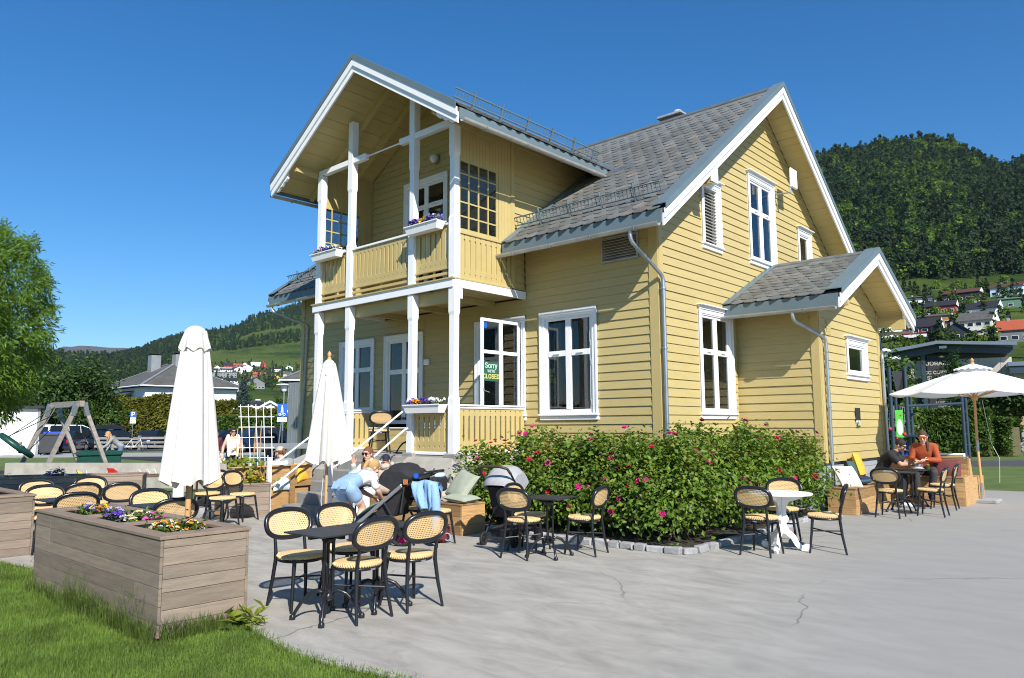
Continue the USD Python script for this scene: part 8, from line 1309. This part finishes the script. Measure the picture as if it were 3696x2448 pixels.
for k, (a, d) in enumerate(((-15.6, 27.0), (-14.75, 27.3), (-15.2, 29.6))): bu = thing('red_ball', ['left small red ball on the climbing frame net', 'right small red ball on the climbing frame net', 'rear small red ball on the climbing frame'][k], 'ball', Pd(a, d, 1.45-.2*k)); obj('shell', sphere(.07, (0, 0, 0), 2), 'toy_red', bu, smooth=True); obj('hanger', tube([(0, 0, .06), (0, 0, .5)], .01, 5), 'steel_blue', bu)
hedge('leafy hedge with a few roses right of the climbing frame', Pd(-15.6, 40), Pd(-9.9, 38), 1.6, 2.05, 16000, .20, 'leaf_hedge', 31, .22); hedge('clipped hedge end at the far right behind the open parasol', Pd(-9.9, 39), Pd(-8.5, 38), 1.6, 1.75, 6000, .20, 'leaf_hedge', 32, .1)
tree('tall leafy shrub behind the climbing frame', Pd(-15.4, 36), (0, 0, 2.3), (1.2, 1.1, 2.2), 5000, .22, .28, 'leaf_hedge', 33, (2, .1)); tree('small tree with a flat airy crown right of the open parasol pole', Pd(-9.35, 46), (0, 0, 3.1), (2.6, 2.2, .95), 3200, .26, .3, 'leaf_tree', 34, (2.2, .10), limbs=8); tree('second small tree with a flat airy crown at the right edge', Pd(-8.75, 47), (.8, 0, 3.1), (2.8, 2.2, .9), 3200, .26, .3, 'leaf_tree', 35, (2.2, .10), limbs=8); tree('slender young tree in front of the hall banner', Pd(-11.2, 44), (0, 0, 4.0), (1.0, 1.0, 1.8), 900, .24, .28, 'leaf_tree', 36, (3.2, .06), limbs=6)
lamp_post('left lamp post with a white dome shade behind the climbing frame', Pd(-15.62, 44), 5.9, .36); lamp_post('right lamp post with a white dome shade before the hall', Pd(-15.08, 43), 5.35, .40)
sp_ = thing('stone_steps', 'light grey stone steps and terrace at the far right', 'steps', Pd(-7.9, 43), rzv(RF(-8)[1]))
for k in range(5): obj('step', rbx(-.6, 4, k*.5, k*.5+.48, 0, .32+.30*k, .02), 'path_grey', sp_)
fp_ = thing('fret_panel', 'white framed panel of yellow fretwork standing behind the corner bench', 'panel', (2.95, 6.55, .53), 15); obj('frame', cat_([bx(-.27, .27, -.02, .02, .44, .48), bx(.23, .27, -.02, .02, 0, .439), bx(-.27, -.23, -.02, .02, 0, .439)]), 'white', fp_); 
for k in range(10): obj('fret_board', bx(-.229+k*.046, -.185+k*.046, -.008, .008, .0, .438), 'yellow_trim', fp_)
# ================= roses, grass, air
def rose_bush(label, c, r, h, n, nf, seed, yellow=.12):
    t = thing('rose_bush', label, 'rose bush', (c[0], c[1], 0), group='rose bushes along the house'); rg = np.random.default_rng(seed)
    d = rg.normal(size=(70, 3)); d /= np.linalg.norm(d, axis=1, keepdims=True); d[:, 2] = np.abs(d[:, 2])*1.25-.30; k = d*(.62+.42*rg.random((70, 1))); tips = k*np.array([r[0], r[1], h*.52])+[0, 0, h*.50]
    sh = rg.random(12) ; up = np.stack([rg.normal(size=9)*r[0]*.6, rg.normal(size=9)*r[1]*.5, h*(.98+.22*rg.random(9))], 1); tips = np.vstack([tips, up])
    idx = rg.integers(0, len(tips), n); sp = np.where(idx >= 70, .10, .20)[:, None]; P = tips[idx]+rg.normal(size=(n, 3))*sp*np.array([1, 1, .85]); P = P[(P[:, 2] > .03)]; out = (P-[0, 0, h*.4])/np.array([r[0], r[1], h*.6]); out /= np.linalg.norm(out, axis=1, keepdims=True)
    yl = (rg.random(len(P)) < yellow*(.3+1.6*np.clip(P[:, 2]/h, 0, 1.2))); obj('foliage', leafcloud(P[~yl], .078, rg, .35, out[~yl]*.8, asp=.62), 'leaf_rose', t); obj('young_leaves', leafcloud(P[yl], .070, rg, .35, out[yl]*.8, asp=.62), 'leaf_rose_y', t)
    st = []
    for k_ in range(16): e = tips[rg.integers(0, len(tips))]; a = rg.random()*2*PI; b = np.array([math.cos(a)*r[0]*.25, math.sin(a)*r[1]*.25, 0]); st.append(tube([b, b*.6+e*.45+[0, 0, .12], e*.98], [.011, .009, .005], 5))
    for m_ in st: obj('stem', m_, 'stem', t)
    # blossoms on the side of the sun and the square
    cand = tips[np.argsort(-(tips@np.array([.35, -.75, .55])+rg.normal(size=len(tips))*.45))][:int(nf*1.5)]
    for p in cand:
        q = (p-[0, 0, h*.35]); q = q/np.linalg.norm(q); p = p+q*.21; fr = .044+.014*rg.random(); pet = []
        for L, (cnt, rr, ti) in enumerate(((9, 1.0, .25), (8, .75, .7), (6, .45, 1.1))):
            for i in range(cnt):
                b = i*2*PI/cnt+L*.4; m_ = hullm([(0, -.002, 0), (fr*.55, -fr*.34, .002), (fr*.55, fr*.34, .002), (fr*1.05*rr+fr*.15, 0, fr*.28), (fr*.5, 0, fr*.18), (0, .002, .003)]); pet.append(tf(m_, Rz(b)@Ry(-ti)))
        e1 = np.cross(q, [0, 0, 1.0001]); e1 /= np.linalg.norm(e1); e2 = np.cross(q, e1); obj('rose_blossom', tf(cat_(pet), np.stack([e1, e2, q], 1), p), 'rose' if rg.random() < .62 else 'rose_red', t)
    return t
for k, (x, y, rx, ry, h, nf, lb) in enumerate([(-2.15, -1.75, .62, .62, 1.12, 12, 'leftmost rose bush, against the veranda plinth'), (-1.25, -1.55, .80, .90, 1.38, 11, 'rose bush second from the left below the veranda corner'), (-.35, -1.55, .80, .95, 1.36, 8, 'rose bush behind the square black table'), (.50, -1.60, .80, .95, 1.36, 9, 'rose bush under the window, right of the square black table'), (1.20, -1.75, .78, .85, 1.28, 9, 'rose bush at the corner of the stone kerb'), (1.05, -.75, .75, .80, 1.44, 8, 'rose bush before the corner of the house'), (1.10, .20, .72, .80, 1.42, 8, 'rose bush beneath the gable window'), (1.10, 1.20, .70, .80, 1.40, 9, 'rose bush behind the round white table'), (1.25, 2.15, .62, .72, 1.18, 9, 'rightmost rose bush, against the grey foundation of the wing')]):
    rose_bush(lb, (x, y), (rx, ry), h*.88, 7200, nf, 50+k, .14)
# bed soil and granite setts
sheet('flower_bed', [(-2.5, -.4), (-2.5, -2.5), (-1.2, -2.72), (.08, -2.75), (.95, -2.71), (1.88, -2.62), (1.85, -1.1), (1.75, 1.3), (1.72, 2.9), (-.02, 2.9), (-.02, -.02), (-2.5, -.02)], .035, 'soil')
kp = [(-2.3, -2.62), (-1.2, -2.82), (.08, -2.85), (.95, -2.81), (1.86, -2.73), (1.97, -2.66), (1.94, -1.1), (1.84, 1.27), (1.82, 2.6)]; ks = thing('stone_kerb', 'row of rough grey granite setts edging the rose bed', 'kerb', (0, 0, 0)); rg = np.random.default_rng(77); kl = LineString(kp); s = 0
while s < kl.length-.1:
    l = .17+.09*rg.random(); a, b = np.array(kl.interpolate(s+.008).coords[0]), np.array(kl.interpolate(s+l-.008).coords[0]); s += l; m_ = rbx(0, np.linalg.norm(b-a), -.055, .055, 0, .085+.02*rg.random(), .016); an_ = math.atan2(b[1]-a[1], b[0]-a[0]); v = m_[0]+rg.normal(size=m_[0].shape)*.004; obj('sett', tf((v, m_[1]), Rz(an_), (*a, -.01)), 'stone', ks)
# grass: mown blades over the near lawn, taller tufts along the planter
def blades(P, h, w, rg, lean=.5):
    n = len(P); a = rg.random(n)*2*PI; L = h*(.6+.8*rg.random(n)); t = np.stack([np.cos(a), np.sin(a), 0*a], 1); s = np.stack([-np.sin(a), np.cos(a), 0*a], 1); ln = (lean*(.3+rg.random(n)))[:, None]; z = np.array([0, 0, 1.0]); ww = (w*(.7+.6*rg.random(n)))[:, None]; L = L[:, None]
    v = np.stack([P-s*ww, P+s*ww, P+z*L*.6+t*L*ln*.4+s*ww*.7, P+z*L*.6+t*L*ln*.4-s*ww*.7, P+z*L*(1-.2*ln)+t*L*ln*1.1], 1).reshape(-1, 3); b = np.arange(n)[:, None]*5; return v, np.vstack([b+[0, 1, 2], b+[0, 2, 3], b+[3, 2, 4]])
edge = Polygon(PLAZA); rg = np.random.default_rng(5)
def lawn_patch(n, x0, x1, y0, y1, h, w, name, dens=None):
    P = np.stack([rg.uniform(x0, x1, n), rg.uniform(y0, y1, n), np.full(n, -.028)], 1)
    k = ~shapely.contains_xy(edge.buffer(-.02), P[:, 0], P[:, 1]) & ~shapely.contains_xy(sbox(-2.36, -8.74, .735, -8.0), P[:, 0], P[:, 1]); P = P[k]; P[:, 2] += .0; pat = meshkit.fbm(P*1.1, 3); obj(name, blades(P, h*(1+.5*pat), w, rg), 'grass', kind='stuff')
lawn_patch(170000, -3.2, 3.6, -10.6, -8.0, .032, .0017, 'mown_grass'); lawn_patch(70000, -9.5, -3.2, -11.2, -7.6, .036, .0026, 'mown_grass')
nt = 2600; u = rg.random(nt); P = np.vstack([np.stack([-2.36+3.15*u[:1800]**.7, -8.775-.07*rg.random(1800), np.full(1800, -.028)], 1), np.stack([.755+.07*rg.random(800), -8.74+.7*u[1800:], np.full(800, -.028)], 1)]); nn = meshkit.fbm(P*2.2, 3); P = P[nn > -.15]; obj('tall_grass', blades(P, .085*(1+2.4*np.clip(nn[nn > -.15], 0, 1)), .0022, rg, .45), 'grass_long', kind='stuff')
P = np.stack([rg.uniform(.1, .7, 26), -8.80-.06*rg.random(26), np.full(26, -.03)], 1); P = np.vstack([P, np.stack([rg.uniform(-1.1, -.6, 22), -8.80-.06*rg.random(22), np.full(22, -.03)], 1)]); hd = []
for p in P: h = .22+.2*rg.random(); t_ = rg.normal(size=2)*.05; hd.append(tube([p, p+[t_[0]*.5, t_[1]*.5, h*.6], p+[t_[0], t_[1], h]], .0012, 4)); hd.append(leafcloud(np.repeat([p+[t_[0], t_[1], h]], 9, 0)+rg.normal(size=(9, 3))*[.012, .012, .03], .014, rg, .2, asp=.3))
obj('grass_seed_heads', cat_(hd), 'grass_long', kind='stuff')
dk_ = thing('dock_plant', 'broad leaved weed at the right corner of the big planter', 'plant', (.78, -8.02, -.02)); P = rg.normal(size=(40, 3))*[.10, .10, .03]+[0, 0, .06]; obj('leaves', leafcloud(P, .14, rg, .6, asp=.4), 'leaf_rose_y', dk_)
n = 2600; a = rg.uniform(0, 1, n); ep = np.array([edge.exterior.interpolate(x).coords[0] for x in rg.uniform(6.5, 14.6, n)]); P = np.stack([ep[:, 0]+rg.normal(size=n)*.03, ep[:, 1]+rg.normal(size=n)*.03, np.full(n, -.02)], 1); obj('edge_grass', blades(P, .05, .0025, rg), 'grass', kind='stuff')
# fallen petals and clover
# air between the camera and the far hills
MAT['haze'] = usdkit.material(stage, '/World/Looks/haze', {'v': ('principled_volume', {'color': (0.55, 0.72, 1.0), 'density': 0.000028, 'anisotropy': 0.2})}, volume='v.volume')
obj('haze', bx(-7200, 1500, -700, 5500, -60, 900), 'haze', kind='stuff')
